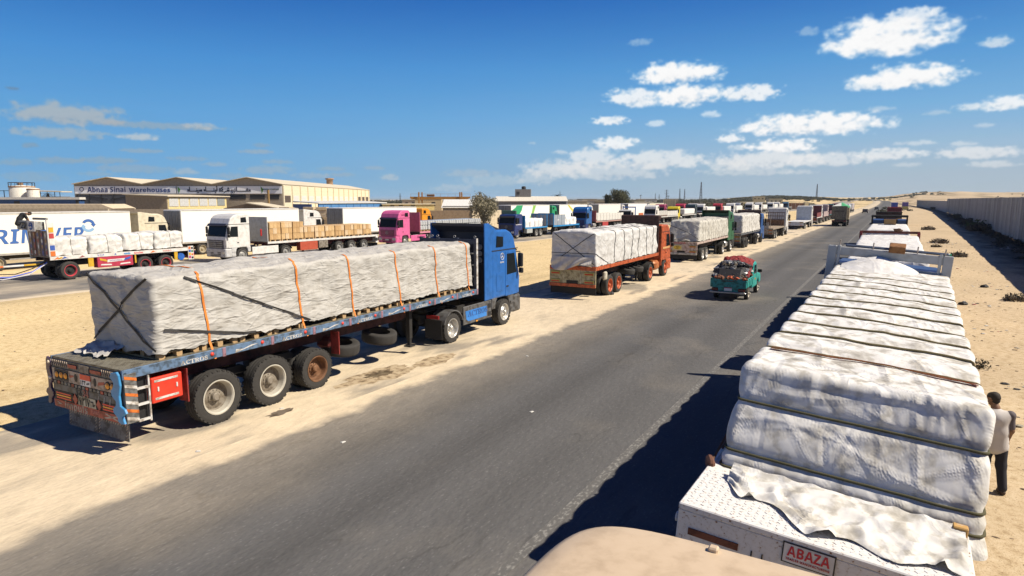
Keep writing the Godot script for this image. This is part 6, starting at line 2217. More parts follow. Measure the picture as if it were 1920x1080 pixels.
func far_semi(label: String, xc: float, z_front: float, ln: float, o := {}) -> Node3D:   # faces the camera; xc: its middle, z_front: its bumper
	var d := {"label": label, "group": "trucks parked on the second carriageway facing the camera", "at": [xc, z_front - ln - 3.9], "turn": 180.0, "len": ln, "deck": 1.42, "wheels": [-1.5, -2.8, -4.1], "drive": -ln + 1.9, "front": -ln - 2.4, "zf": -ln - 3.9, "cab": "tall", "paint": mat(0.66, 0.66, 0.65, 0.4, 0, 1), "rail": mat(0.6, 0.6, 0.58, 0.5, 0, 1), "rim": mat(0.35, 0.35, 0.34, 0.5, 0.3, 1), "tail": mat(0.5, 0.48, 0.45, 0.5, 0, 1), "gy": -0.01, "lod": 0}
	for k in o:
		d[k] = o[k]
	if not d.has("lower"):
		d["lower"] = d["paint"]
	return semi(d)


func box_semi(label: String, z_rear: float, z_front: float, paint: Material, o := {}) -> Node3D:   # parked behind, driving away from the camera
	var ln := absf(z_front - z_rear)
	var x: float = o.get("x", -54.25)
	var t := thing("box_semi_truck", label, "truck", Vector3(x, terr(x, z_rear), z_rear), 0.0, "box trailers parked behind the second carriageway")
	var box_m: Material = o.get("box", mat(0.76, 0.745, 0.70, 0.5, 0, 0))
	var s := st()
	box(s, Vector3(0, 2.52, -ln * 0.5), Vector3(2.55, 2.95, ln), Basis.IDENTITY, 0.03)
	var b := part(t, "box_body", fin(s), box_m)
	for sd in [-1, 1]:
		var d := part(b, "rear_door", one_box(Vector3(1.2, 2.75, 0.04), 0.01), o.get("door", mat(0.22, 0.225, 0.23, 0.5, 0.1, 1)), at(sd * 0.615, 2.52, 0.022))
		for k in 2:
			part(d, "lock_rod", one_box(Vector3(0.03, 2.6, 0.03)), steel(), at(sd * (0.15 + 0.25 * k) - sd * 0.3, 0, 0.03))
		part(b, "top_trim", one_box(Vector3(0.02, 0.10, ln - 0.1)), mat(0.55, 0.54, 0.5, 0.4, 0.2, 1), at(sd * 1.28, 3.94, -ln * 0.5))
		part(b, "bottom_trim", one_box(Vector3(0.02, 0.14, ln - 0.1)), mat(0.40, 0.39, 0.37, 0.4, 0.2, 1), at(sd * 1.28, 1.12, -ln * 0.5))
	chassis(t, -0.2, -ln - 2.4, 0.82)
	var lod: int = o.get("lod", 0)
	var n := 30 if lod > 0 else 16
	var rim: Material = o.get("rim", mat(0.40, 0.36, 0.27, 0.5, 0.2, 1))
	for z in [-1.9, -3.2, -4.5]:
		axle(t, 1.22, z, 0.52, 0.34, 0.12, rim, false, n)
	axle(t, 1.22, -ln + 1.6, 0.52, 0.34, 0.12, rim, false, n)
	axle(t, 1.2, -ln - 2.0, 0.52, 0.32, -0.1, rim, false, n)
	landing_legs(t, -ln + 3.6, 1.5, steel())
	part(t, "underrun_rail", one_box(Vector3(2.3, 0.14, 0.1), 0.01), steel(), at(0, 0.62, -0.1))
	for sd in [-1, 1]:
		part(t, "side_guard", one_box(Vector3(0.04, 0.1, ln * 0.4), 0.01), steel(), at(sd * 1.2, 0.75, -ln * 0.58))
	cab(t, -ln - 3.4, o.get("cab", "tall"), paint, o.get("lower", paint), lod, o.get("cab_opt", {"spoiler": 0.0}))
	return t


func stake_sides(t: Node3D, z0: float, z1: float, y0: float, y1: float, m: Material):
	for sd in [-1, 1]:
		var n := int(absf(z1 - z0) / 1.3)
		for k in n:
			part(t, "side_gate", one_box(Vector3(0.05, y1 - y0, absf(z1 - z0) / n - 0.08), 0.01), m, at(sd * 1.2, (y0 + y1) * 0.5, lerpf(z0, z1, (k + 0.5) / n)))


func make_far_carriageway():
	var white := mat(0.68, 0.68, 0.67, 0.38, 0.05, 1)
	drawbar_trailer()
	# white truck with cartons
	var t := far_semi("white semi truck carrying brown cartons on pallets", -45.75, -31.6, 13.3, {"lod": 2, "paint": white, "lower": mat(0.55, 0.56, 0.57, 0.4, 0.1, 1), "rail": white, "under": mat(0.12, 0.02, 0.02, 0.7, 0, 2), "wheels": [-1.9, -3.6, -5.2], "cab_opt": {"slat": mat(0.35, 0.36, 0.37, 0.4, 0.2, 1), "grille": mat(0.06, 0.06, 0.065, 0.5), "visor_paint": mat(0.03, 0.03, 0.035, 0.3)}, "head": mat(0.45, 0.46, 0.46, 0.5, 0, 1), "head_h": 2.05})
	part(t, "red_side_box", one_box(Vector3(0.5, 0.78, 2.0), 0.02), mat(0.42, 0.075, 0.035, 0.55, 0, 1), at(-0.98, 0.86, -8.9))
	part(t, "grey_tool_crate", one_box(Vector3(0.5, 0.66, 1.1), 0.04), mat(0.24, 0.22, 0.19, 0.6, 0, 2), at(-0.98, 0.88, -7.2))
	part(t, "side_skirt", one_box(Vector3(0.06, 0.62, 2.6), 0.03), white, at(-1.17, 0.78, -13.5))
	part(t, "fire_extinguisher", one_box(Vector3(0.14, 0.6, 0.14), 0.05), mat(0.5, 0.02, 0.02, 0.4), at(-0.9, 2.2, -13.65))
	for k in 3:
		part(t, "tail_marker", one_box(Vector3(0.06, 0.16, 0.3)), dark() if k == 1 else white, at(-1.24, 1.2 - k * 0.25, -0.2))
	var tans: Array = [mat(0.52, 0.34, 0.16, 0.8, 0, 1), mat(0.58, 0.40, 0.20, 0.8, 0, 1), mat(0.47, 0.30, 0.14, 0.8, 0, 1), mat(0.62, 0.47, 0.30, 0.7, 0, 1)]
	var z := -12.5
	var nth := 0
	while z > -13.0 and z < -0.5:
		var where := "front stack beside the headboard" if nth == 0 else "second stack from the headboard" if nth == 1 else "stack near the middle of the bed" if nth == 5 else "tail end stack" if nth == 9 else "%s stack from the headboard" % ["first", "second", "third", "fourth", "fifth", "sixth", "seventh", "eighth", "ninth", "tenth"][nth]
		carton_stack("brown cartons on a pallet on the white truck, %s" % where, t, z, 1.42, 3 if nth < 3 else 2, tans, "carton pallets on the white truck")
		z += 1.225
		nth += 1
	# pink truck with wrapped water bottles
	var pink := mat(0.66, 0.13, 0.32, 0.38, 0.05, 1)
	t = far_semi("pink semi truck parked facing camera with wrapped water packs", -45.55, -51.4, 13.2, {"lod": 2, "paint": pink, "rail": mat(0.60, 0.25, 0.33, 0.5, 0, 1), "cab_opt": {"slat": mat(0.45, 0.08, 0.22, 0.4), "grille": mat(0.20, 0.03, 0.09, 0.5), "visor_paint": mat(0.02, 0.02, 0.025, 0.3)}, "head": mat(0.5, 0.12, 0.2, 0.5, 0, 1), "head_h": 2.1})
	part(t, "side_skirt", one_box(Vector3(0.06, 0.62, 2.6), 0.03), pink, at(-1.17, 0.78, -13.4))
	words(t, "Actros", 0.26, mat(0.16, 0.02, 0.07, 0.4, 0, 0), Transform3D(Basis(Vector3.UP, -PI * 0.5), Vector3(-1.21, 0.86, -13.0)), 0.01, 1.2)
	words(t, "Actros", 0.18, mat(0.25, 0.03, 0.10, 0.4, 0, 0), Transform3D(Basis(Vector3.UP, -PI * 0.5), Vector3(-1.245, 3.3, -15.8)), 0.01, 1.2)
	var wrap := mat(0.50, 0.53, 0.56, 0.22, 0.1, 1)
	for i in 9:
		var p := thing("wrapped_water_pack", "shrink wrapped water bottles on pallet on pink truck, %s from its cab" % ["first", "second", "third", "fourth", "fifth", "sixth", "seventh", "eighth", "ninth"][i], "pallet load", t.to_global(Vector3(0, 1.42, -12.4 + i * 1.35)), 180.0, "water packs on the pink truck")
		pallet(p, Vector3(-0.6, 0, 0), 1.2, 1.2, false)
		pallet(p, Vector3(0.62, 0, 0), 1.2, 1.2, false)
		for j in 2:
			for q in 3:
				part(p, "bottle_pack", one_box(Vector3(2.36, 0.48, 0.40), 0.07), wrap, at(0, 0.39 + j * 0.5, -0.42 + q * 0.42))
	# dark blue rigid truck and its trailer, light blue beds, bags
	var nav := mat(0.02, 0.04, 0.16, 0.35, 0.1, 1)
	var cyan := mat(0.02, 0.24, 0.56, 0.45, 0, 1)
	t = far_semi("dark blue six wheel truck with light blue bed and white bags", -41.95, -69.6, 6.2, {"lod": 1, "deck": 1.3, "paint": nav, "rail": cyan, "wheels": [-1.9], "drive": -3.1, "front": -8.2, "zf": -8.9, "cab": "box", "boxes": false, "cab_opt": {"visor": true, "slat": mat(0.12, 0.13, 0.18, 0.4), "grille": mat(0.02, 0.02, 0.03, 0.5)}})
	t.position.z = -78.6
	part(t, "roof_sign", one_box(Vector3(2.1, 0.45, 0.25), 0.06), mat(0.05, 0.12, 0.09, 0.5, 0, 1), at(0, 3.3, -8.2))
	part(t, "tool_cage", one_box(Vector3(0.5, 0.66, 1.5), 0.03), mat(0.42, 0.45, 0.45, 0.5, 0.1, 1), at(-0.98, 0.88, -5.0))
	part(t, "blue_headboard", one_box(Vector3(2.5, 1.6, 0.1), 0.01), cyan, at(0, 2.05, -6.3))
	part(t, "cab_stripe", one_box(Vector3(0.02, 0.1, 1.5)), mat(0.5, 0.5, 0.55, 0.5), at(-1.25, 1.75, -8.0))
	var tr := thing("drawbar_trailer", "light blue flatbed trailer behind the dark blue truck with mesh gates", "trailer", Vector3(-41.95, -0.01, -89.0), 180.0)
	flat_bed(tr, 8.6, 1.3, 2.5, mat(0.2, 0.18, 0.16, 0.8, 0, 2), cyan, mat(0.03, 0.03, 0.04, 0.8), 0.2)
	for z2 in [-1.6, -2.9, -7.6]:
		axle(tr, 1.22, z2, 0.5, 0.32, 0.12, dark(), true, 20)
	part(tr, "tail_board", one_box(Vector3(2.5, 0.7, 0.06)), cyan, at(0, 1.0, 0))
	part(tr, "drawbar", one_box(Vector3(0.1, 0.1, 1.6)), steel(), at(0, 0.8, -9.4))
	for q in [[t, -0.15, "rear_gate"], [tr, -8.5, "front_gate"]]:
		var g := part(q[0], q[2], one_box(Vector3(2.5, 0.14, 0.1)), cyan, at(0, 2.92, q[1]))
		for i in 5:
			part(g, "gate_post", one_box(Vector3(0.1, 1.6, 0.1)), cyan, at(-1.2 + i * 0.6, -0.8, 0))
		for i in 4:
			part(g, "mesh_panel", one_box(Vector3(0.5, 1.5, 0.03)), mat(0.30, 0.33, 0.38, 0.6, 0.1, 1), at(-0.9 + i * 0.6, -0.8, 0))
	for i in 3:
		part(tr, "side_gate", one_box(Vector3(0.06, 1.45, 1.15)), mat(0.28, 0.33, 0.40, 0.6, 0.1, 1), at(-1.2, 2.05, -7.9 + i * 1.22))
	for i in 10:
		var on_truck := i < 4
		var hz := -5.4 + i * 1.25 if on_truck else -7.3 + (i - 4) * 1.2
		var b := thing("white_bulk_bag", "white bulk bag on the %s bed, %s from its front" % ["dark blue truck's" if on_truck else "light blue trailer's", ["first", "second", "third", "fourth", "first", "second", "third", "fourth", "fifth", "sixth"][i]], "bulk bag", (t if on_truck else tr).to_global(Vector3(-0.2, 1.31, hz)), 180.0, "white bulk bags")
		var cov := cover(Vector3(0, 0.55, 0), Vector3(1.9, 1.1, 1.15), 0.3, 3.0 * i)
		cov.fold = 0.05
		cov.lump = 0.12
		part(b, "bag", cov.mesh(0.14), tarp(0.72, 0.73, 0.74))
	# blue truck with white caged crates
	t = far_semi("bright blue semi truck with a row of white crates", -42.15, -92.0, 12.5, {"lod": 1, "paint": mat(0.02, 0.12, 0.36, 0.35, 0.1, 1), "rail": mat(0.45, 0.28, 0.25, 0.5, 0, 1), "lower": nav, "head": mat(0.4, 0.1, 0.1, 0.5, 0, 1), "head_h": 1.7, "cab_opt": {"slat": nav, "grille": nav, "visor_paint": nav}})
	stake_sides(t, -0.3, -12.0, 1.5, 2.65, mat(0.62, 0.62, 0.60, 0.5, 0, 1))
	part(t, "red_side_box", one_box(Vector3(0.5, 0.7, 2.4), 0.02), mat(0.40, 0.04, 0.04, 0.5, 0, 1), at(-0.98, 0.9, -8.5))
	t = far_semi("white fronted truck with blue frame behind its cab and orange side", -42.15, -112.0, 11.0, {"lod": 1, "cab": "box", "paint": white, "lower": mat(0.35, 0.36, 0.38, 0.5), "rail": mat(0.45, 0.12, 0.05, 0.5, 0, 1), "cab_opt": {"grille": white, "visor": true}})
	for sd in [-1, 1]:
		part(t, "blue_frame_post", one_box(Vector3(0.14, 2.2, 0.14)), mat(0.03, 0.14, 0.45, 0.4), at(sd * 1.2, 2.5, -12.6))
	part(t, "blue_frame_beam", one_box(Vector3(2.5, 0.22, 0.16)), mat(0.03, 0.14, 0.45, 0.4), at(0, 3.5, -12.6))
	part(t, "orange_side_panel", one_box(Vector3(0.1, 1.0, 2.4)), mat(0.48, 0.13, 0.05, 0.5, 0, 1), at(-1.2, 1.9, -9.5))
	t = far_semi("white truck with black windscreen band towing white stake sided bed", -42.15, -126.0, 12.0, {"cab_opt": {"visor_paint": dark()}})
	stake_sides(t, -0.2, -8.0, 1.5, 2.5, mat(0.58, 0.58, 0.56, 0.5, 0, 1))
	t = far_semi("maroon cab truck behind the white stake sided bed", -48.5, -152.0, 11.0, {"paint": mat(0.30, 0.03, 0.09, 0.4)})
	t = far_semi("yellow cab truck with a white load among the parked rows", -42.6, -143.0, 12.0, {"lod": 1, "cab": "low", "paint": mat(0.62, 0.50, 0.02, 0.4, 0, 1), "cab_opt": {"slat": mat(0.45, 0.36, 0.02, 0.4), "grille": mat(0.35, 0.28, 0.02, 0.5), "visor_paint": mat(0.5, 0.4, 0.02, 0.4)}})
	part(t, "white_cargo", one_box(Vector3(2.3, 1.3, 9.0), 0.15), tarp(0.7, 0.7, 0.7), at(0, 2.1, -5.4))
	t = far_semi("crimson cab truck behind the yellow one", -48.8, -170.0, 11.0, {"paint": mat(0.42, 0.03, 0.07, 0.4)})
	var rest := [
		["dark green cab truck past the yellow truck", -42.6, -157.5, mat(0.02, 0.04, 0.05, 0.4), 0],
		["white cab truck with black front past the dark green one", -43.2, -168.0, white, 1],
		["white cab truck behind the black fronted white one", -47.2, -176.0, white, 1],
		["red cab truck in the middle of the far parked row", -43.0, -187.0, mat(0.42, 0.04, 0.05, 0.4), 1],
		["white cab truck just past the red cab truck", -43.0, -204.0, white, 1],
		["grey blue cab truck with a red trailer in the far row", -44.5, -220.0, mat(0.28, 0.30, 0.36, 0.4), 0],
		["white cab truck before the paired white trucks in the far row", -43.0, -234.0, white, 1],
		["first of the paired white trucks in the far row", -43.0, -252.0, white, 1],
		["second of the paired white trucks in the far row", -48.0, -262.0, white, 1],
		["white truck near the end of the far row", -43.5, -282.0, white, 1],
		["last white truck of the far row beside a blue cab", -44.5, -305.0, white, 1],
		["small blue cab truck at the very end of the far row", -43.0, -322.0, mat(0.03, 0.12, 0.22, 0.4), 0]]
	for q in rest:
		t = far_semi(q[0], q[1], q[2], 10.0, {"paint": q[3]})
		if q[4] == 1:
			part(t, "white_cargo", one_box(Vector3(2.35, 1.5, 9.0), 0.12), tarp(0.68, 0.68, 0.67), at(0, 2.2, -5.0))
	# the row behind: box trailers
	var cream := mat(0.66, 0.61, 0.47, 0.4, 0.05, 1)
	t = box_semi("cream box trailer lettered in blue, with a cream cab", -15.4, -29.1, cream, {"lod": 1, "box": mat(0.78, 0.745, 0.66, 0.5, 0, 0), "cab_opt": {"spoiler": 0.12}})
	var bl := mat(0.04, 0.12, 0.36, 0.5, 0, 0)
	var face := Basis(Vector3.UP, PI * 0.5) * Basis(Vector3(1, 0, 0), Vector3(0.14, 1, 0), Vector3(0, 0, 1))
	words(t, "PRIM", 1.0, bl, Transform3D(face, Vector3(1.283, 2.32, -5.35)), 0.012, 1.12)
	words(t, "OVER", 1.0, bl, Transform3D(face, Vector3(1.283, 2.32, -8.45)), 0.012, 1.0)
	for k in 2:   # two bent arrows chasing each other
		var pts: Array = []
		for i in 9:
			var a := PI * (0.05 + k) + PI * 0.80 * i / 8
			pts.append(Vector2(cos(a) * 0.48, sin(a) * 0.44))
		for i in range(8, -1, -1):
			var a := PI * (0.05 + k) + PI * 0.80 * i / 8
			pts.append(Vector2(cos(a) * 0.27, sin(a) * 0.23))
		var flip := Basis(Vector3.UP, PI * 0.5) * Basis.from_scale(Vector3(1, 1, 1))
		var lg := part(t, "arrow_emblem", prism_mesh(pts, 0.012), bl if k == 0 else mat(0.22, 0.38, 0.58, 0.5, 0, 0), Transform3D(flip, Vector3(1.284, 3.0 if k == 0 else 2.88, -10.5)))
		var e := PI * (0.05 + k)
		part(lg, "arrow_head", prism_mesh([Vector2(cos(e) * 0.37 - 0.2, sin(e) * 0.34 + (0.0)), Vector2(cos(e) * 0.37 + 0.2, sin(e) * 0.34), Vector2(cos(e) * 0.37, sin(e) * 0.34 - (0.24 if k == 0 else -0.24))], 0.012), bl if k == 0 else mat(0.22, 0.38, 0.58, 0.5, 0, 0))
	box_semi("white box trailer behind the white carton truck, with grey rear doors", -33.4, -46.3, white, {"lod": 1, "cab_opt": {"spoiler": 0.1}, "x": -54.25})
	box_semi("white box trailer with grey rear doors beside the pink truck, orange cab", -52.5, -65.5, mat(0.70, 0.28, 0.02, 0.4, 0, 1), {"lod": 1, "box": mat(0.78, 0.765, 0.72, 0.5, 0, 0)})
	t = box_semi("white trailer with green swoosh and green cab behind blue bed", -89.5, -103.0, mat(0.02, 0.28, 0.12, 0.4, 0, 1), {"lod": 0})
	part(t, "green_swoosh", prism_mesh([Vector2(-4.6, 1.1), Vector2(-4.2, 1.45), Vector2(-2.2, 1.45), Vector2(-2.6, 0.6), Vector2(-4.0, -0.6), Vector2(-6.2, -1.3), Vector2(-6.4, 0.4)], 0.02), mat(0.03, 0.33, 0.14, 0.5), Transform3D(Basis(Vector3.UP, PI * 0.5), Vector3(1.285, 2.5, -6.0)))
	part(t, "lime_swoosh", prism_mesh([Vector2(1.4, 1.4), Vector2(2.4, 1.4), Vector2(1.4, -0.2), Vector2(-0.4, -1.3), Vector2(0.9, 0.2)], 0.02), mat(0.25, 0.50, 0.10, 0.5), Transform3D(Basis(Vector3.UP, PI * 0.5), Vector3(1.285, 2.5, -6.0)))
	t = box_semi("white trailer with yellow curve behind the bright blue cab", -107.0, -119.5, white, {"lod": 0})
	part(t, "yellow_curve", prism_mesh([Vector2(-1.6, 1.4), Vector2(-0.9, 1.4), Vector2(1.2, 0.4), Vector2(2.2, -1.3), Vector2(1.5, -1.3), Vector2(0.6, 0.1)], 0.02), mat(0.60, 0.55, 0.10, 0.5), Transform3D(Basis(Vector3.UP, PI * 0.5), Vector3(1.285, 2.5, -5.0)))
	box_semi("plain white box trailer behind the row of white crates", -125.5, -138.0, white, {"box": mat(0.76, 0.75, 0.72, 0.5, 0, 1)})
	box_semi("plain cream box trailer behind the white fronted truck", -143.0, -156.0, white, {"box": mat(0.78, 0.765, 0.72, 0.5, 0, 0)})
	box_semi("pale box trailer beyond the cream one, top showing over the cabs", -162.0, -174.0, cream, {"box": mat(0.70, 0.66, 0.5, 0.5, 0, 1), "x": -55.5})

# ---------------------------------------------------------------- buildings, trees, masts

func building(called: String, label: String, where: Vector3, turn: float, group := "") -> Node3D:
	return thing(called, label, "building", where, turn, group)


func arabic_sign() -> Array:   # "warehouses of the company", drawn right to left as pen strokes, 1 = height of an upright
	var out: Array = []
	var pen := [0.0]
	var put := func(lines: Array, adv: float):
		for ln in lines:
			var q: Array = []
			for v in ln:
				q.append(Vector2(-(v[0] + pen[0]), v[1]))
			out.append(q)
		pen[0] += adv
	var dot := func(dx: float, y: float) -> Array: return [[dx - 0.045, y], [dx + 0.045, y]]
	var meem := [[[0.0, 0.0], [0.05, 0.3], [0.3, 0.3], [0.34, 0.0], [0.0, 0.0]], [[0.3, 0.0], [0.5, 0.0]]]
	put.call(meem, 0.5)
	put.call([[[0.0, 0.0], [0.6, 0.0]], [[0.08, 0.42], [0.5, 0.34], [0.15, 0.0]], dot.call(0.3, 0.62)], 0.6)
	put.call([[[0.0, 0.0], [2.4, 0.0], [2.4, 1.0]]], 2.75)
	put.call([[[0.05, 0.28], [0.1, -0.05], [0.35, -0.3]], dot.call(0.08, 0.52)], 0.55)
	put.call([[[0.0, 0.28], [0.02, -0.1], [0.25, -0.3], [0.5, -0.1], [0.52, 0.28]], dot.call(0.27, 0.3)], 1.0)
	put.call([[[0.0, 0.35], [0.0, 0.0], [0.9, 0.0]], [[0.25, 0.3], [0.25, 0.0]], [[0.5, 0.3], [0.5, 0.0]], dot.call(0.12, 0.6), dot.call(0.36, 0.6), dot.call(0.24, 0.8)], 0.9)
	put.call([[[0.0, 0.0], [0.15, 0.0], [0.2, -0.1], [0.45, -0.3]]], 0.6)
	put.call([[[0.0, 0.0], [0.6, 0.0]], [[0.05, 1.0], [0.5, 0.7], [0.15, 0.4], [0.5, 0.0]]], 0.6)
	put.call([[[0.0, 0.0], [0.1, 0.35], [0.4, 0.35], [0.42, 0.0], [0.0, 0.0]], dot.call(0.12, 0.6), dot.call(0.34, 0.6)], 0.95)
	put.call([[[0.1, 0.0], [0.1, 0.9]], [[0.0, 1.05], [0.2, 1.1], [0.05, 1.2]]], 0.4)
	put.call([[[0.0, 0.3], [0.0, 0.0], [0.35, 0.0]], dot.call(0.05, -0.3)], 0.35)
	put.call([[[0.1, 0.3], [0.1, 0.0]], [[0.0, 0.0], [2.2, 0.0], [2.2, 1.0]], dot.call(0.1, 0.55)], 2.45)
	put.call([[[0.2, 0.4], [0.0, 0.3], [0.2, 0.2], [0.0, 0.05], [0.25, 0.1]]], 0.8)
	put.call([[[0.0, 0.35], [0.0, 0.0], [0.85, 0.0]], [[0.25, 0.3], [0.25, 0.0]], [[0.5, 0.3], [0.5, 0.0]]], 0.85)
	put.call([[[0.1, 0.3], [0.1, 0.0]], [[0.0, 0.0], [0.35, 0.0]], dot.call(0.02, -0.3), dot.call(0.22, -0.3)], 0.35)
	put.call([[[0.1, 0.3], [0.1, 0.0]], [[0.0, 0.0], [1.9, 0.0], [1.9, 1.0]], dot.call(0.1, 0.55)], 2.15)
	put.call([[[0.2, 0.4], [0.0, 0.3], [0.2, 0.2], [0.0, 0.05], [0.25, 0.1]]], 0.4)
	for ln in out:
		for i in ln.size():
			ln[i] = ln[i] + Vector2(pen[0] * 0.5, 0)
	return out


func make_buildings():
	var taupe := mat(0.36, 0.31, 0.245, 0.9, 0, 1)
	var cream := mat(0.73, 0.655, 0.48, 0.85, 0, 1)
	var roofm := mat(0.62, 0.55, 0.42, 0.8, 0, 1)
	var black := mat(0.03, 0.03, 0.032, 0.7, 0, 0)
	var wht := mat(0.66, 0.66, 0.64, 0.6, 0, 1)
	# the triple gabled warehouse; its right front corner at the origin
	var w := building("warehouse", "triple gabled warehouse with blue English and black Arabic sign", Vector3(-97.6, 0, -81.7), 31.0)
	var W := 38.4
	var D := 76.0
	var front: Array = [Vector2(0, 0), Vector2(0, 7.65), Vector2(-6.4, 8.85)]
	front.append_array([Vector2(-12.8, 7.65), Vector2(-19.2, 8.85), Vector2(-25.6, 7.65), Vector2(-32.0, 8.85), Vector2(-W, 7.65), Vector2(-W, 0)])
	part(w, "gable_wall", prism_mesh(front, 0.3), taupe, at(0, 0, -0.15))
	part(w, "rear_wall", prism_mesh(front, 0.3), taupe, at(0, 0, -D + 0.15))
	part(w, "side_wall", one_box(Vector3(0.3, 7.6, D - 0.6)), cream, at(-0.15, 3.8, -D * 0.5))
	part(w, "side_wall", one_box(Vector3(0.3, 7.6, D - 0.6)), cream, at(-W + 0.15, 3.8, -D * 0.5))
	for g in 3:
		for sd in [-1, 1]:
			var a := Vector3(-6.4 - 12.8 * g, 8.93, 0)
			var b := Vector3(a.x + sd * 6.5, 7.68, 0)
			var s := st()
			bar(s, (a + b) * 0.5 + Vector3(0, 0.03, 0.55), (a + b) * 0.5 + Vector3(0, 0.03, -D), a.distance_to(b), 0.12, Vector3(-(b - a).y * sd, (b - a).x * sd, 0).normalized())
			part(w, "roof_slope", fin(s), roofm)
	part(w, "sign_board", one_box(Vector3(18.6, 1.36, 0.12), 0.0), mat(0.78, 0.78, 0.79, 0.5, 0, 0), at(-28.9, 6.65, 0.12))
	var bs := part(w, "sign_board", one_box(Vector3(19.3, 1.36, 0.12), 0.0), mat(0.78, 0.78, 0.79, 0.5, 0, 0), at(-9.75, 6.65, 0.12))
	fitted(w, "Abnaa Sinai", 0.92, 7.0, mat(0.03, 0.045, 0.14, 0.5, 0, 0), at(-32.3, 6.68, 0.20), 0.03)
	fitted(w, "Warehouses", 0.76, 7.6, mat(0.03, 0.06, 0.20, 0.5, 0, 0), at(-24.4, 6.62, 0.20), 0.03)
	var s := st()
	strokes(s, arabic_sign(), 0.16, 0.03, Transform3D(Basis.from_scale(Vector3(0.72, 0.78, 1)), Vector3(-11.7, 6.42, 0.20)))
	part(w, "arabic_lettering", fin(s), mat(0.03, 0.03, 0.05, 0.5, 0, 0))
	s = st()
	var ring: Array = []
	for k in 13:
		ring.append(Vector3(cos(TAU * k / 12) * 0.36, sin(TAU * k / 12) * 0.36, 0))
	tube(s, ring, 0.07, 5)
	part(w, "sign_emblem", fin(s), mat(0.06, 0.07, 0.12, 0.5), at(-36.9, 6.75, 0.2))
	part(bs, "green_leaf", prism_mesh([Vector2(0, -0.6), Vector2(0.3, 0.1), Vector2(-0.2, 0.65), Vector2(-0.15, 0.0)], 0.03), mat(0.10, 0.28, 0.06, 0.5), at(6.0, 0, 0.08))
	part(bs, "green_leaf", prism_mesh([Vector2(0, -0.6), Vector2(0.3, 0.1), Vector2(-0.2, 0.65), Vector2(-0.15, 0.0)], 0.03), mat(0.10, 0.28, 0.06, 0.5), at(-9.3, 0, 0.08))
	words(bs, "GENERAL COMPANY", 0.24, mat(0.05, 0.1, 0.05, 0.5, 0, 0), at(7.6, 0.1, 0.08), 0.02)
	# gate on the left, openings on the right
	for k in 9:
		part(w, "gate_bar", one_box(Vector3(0.12, 5.2, 0.08)), mat(0.02, 0.02, 0.022, 0.6), at(-W + 0.5 + k * 2.25, 3.2, 0.12))
	part(w, "gate_leaf", one_box(Vector3(18.4, 5.0, 0.06)), mat(0.07, 0.075, 0.09, 0.6, 0.1, 1), at(-W + 9.4, 3.2, 0.05))
	for k in 3:
		part(w, "gate_truss", one_box(Vector3(5.6, 0.1, 0.08)), mat(0.02, 0.02, 0.022, 0.6), turned(-W + 3.4 + k * 6.0, 5.35, 0.14, 0, 0, 8 * (1 if k % 2 else -1)))
	for q in [[-8.3, 2.9], [-4.7, 2.7], [-1.6, 1.8]]:
		part(w, "dark_window", one_box(Vector3(q[1], 0.85, 0.1)), black, at(q[0], 5.35, 0.0))
	for k in 15:
		part(w, "window", one_box(Vector3(0.1, 1.25, 3.2)), mat(0.09, 0.065, 0.05, 0.5) if k in [0, 12, 13, 14] else wht, at(0.0, 5.0, -2.6 - k * 4.95))
	for k in 16:
		part(w, "pilaster", one_box(Vector3(0.2, 7.5, 0.4)), cream, at(0.08, 3.75, -0.3 - k * 4.95))
	s = st()
	lathe(s, [Vector2(0.85, 0), Vector2(0.85, 1.4), Vector2(1.15, 1.45), Vector2(1.15, 1.75), Vector2(0, 1.9)], 14)
	part(w, "roof_vent", fin(s), mat(0.42, 0.28, 0.18, 0.7, 0, 2), at(-6.5, 8.8, -56))
	# lower annex before it
	var a := building("annex_building", "low yellow and grey annex in front of the big warehouse", Vector3(-96.9, 0, -59.0), 24.0)
	part(a, "front_wall", prism_mesh([Vector2(-6.9, 0), Vector2(0, 0), Vector2(0, 5.3), Vector2(-6.9, 5.55)], 0.3), mat(0.30, 0.25, 0.18, 0.9, 0, 1), at(0, 0, -0.15))
	part(a, "side_wall", one_box(Vector3(0.3, 5.2, 16.5)), mat(0.66, 0.55, 0.28, 0.85, 0, 1), at(-0.15, 2.6, -8.4))
	for k in 6:
		part(a, "window", one_box(Vector3(0.1, 1.25, 2.3)), mat(0.52, 0.54, 0.55, 0.5) if k < 5 else mat(0.25, 0.28, 0.3, 0.5), at(0.02, 4.45, -1.6 - k * 2.65))
	part(a, "roof", one_box(Vector3(7.6, 0.14, 17.6)), roofm, turned(-3.4, 5.55, -8.5, 0, 0, -2.0))
	part(a, "rear_wall", one_box(Vector3(6.6, 5.2, 0.3)), taupe, at(-3.4, 2.6, -16.6))
	var h := building("hut", "dark gable hut with a pale roof edge beside the annex", Vector3(-88.0, 0, -67.8), 26.0)
	part(h, "gable_wall", prism_mesh([Vector2(-5, 0), Vector2(5, 0), Vector2(5, 3.3), Vector2(-1, 4.25), Vector2(-5, 3.5)], 5.0), mat(0.16, 0.12, 0.085, 0.9), at(0, 0, -2.5))
	part(h, "roof_edge", one_box(Vector3(6.3, 0.14, 5.4)), roofm, turned(2.0, 3.86, -2.5, 0, 0, -9))
	# blue shed along the warehouse
	var b := building("blue_shed", "long low blue shed under the warehouse's side wall", Vector3(-85.8, 0, -79.4), 98.6)
	part(b, "wall", one_box(Vector3(20.8, 4.2, 0.2)), mat(0.07, 0.21, 0.47, 0.6, 0, 1), at(10.4, 2.1, -0.1))
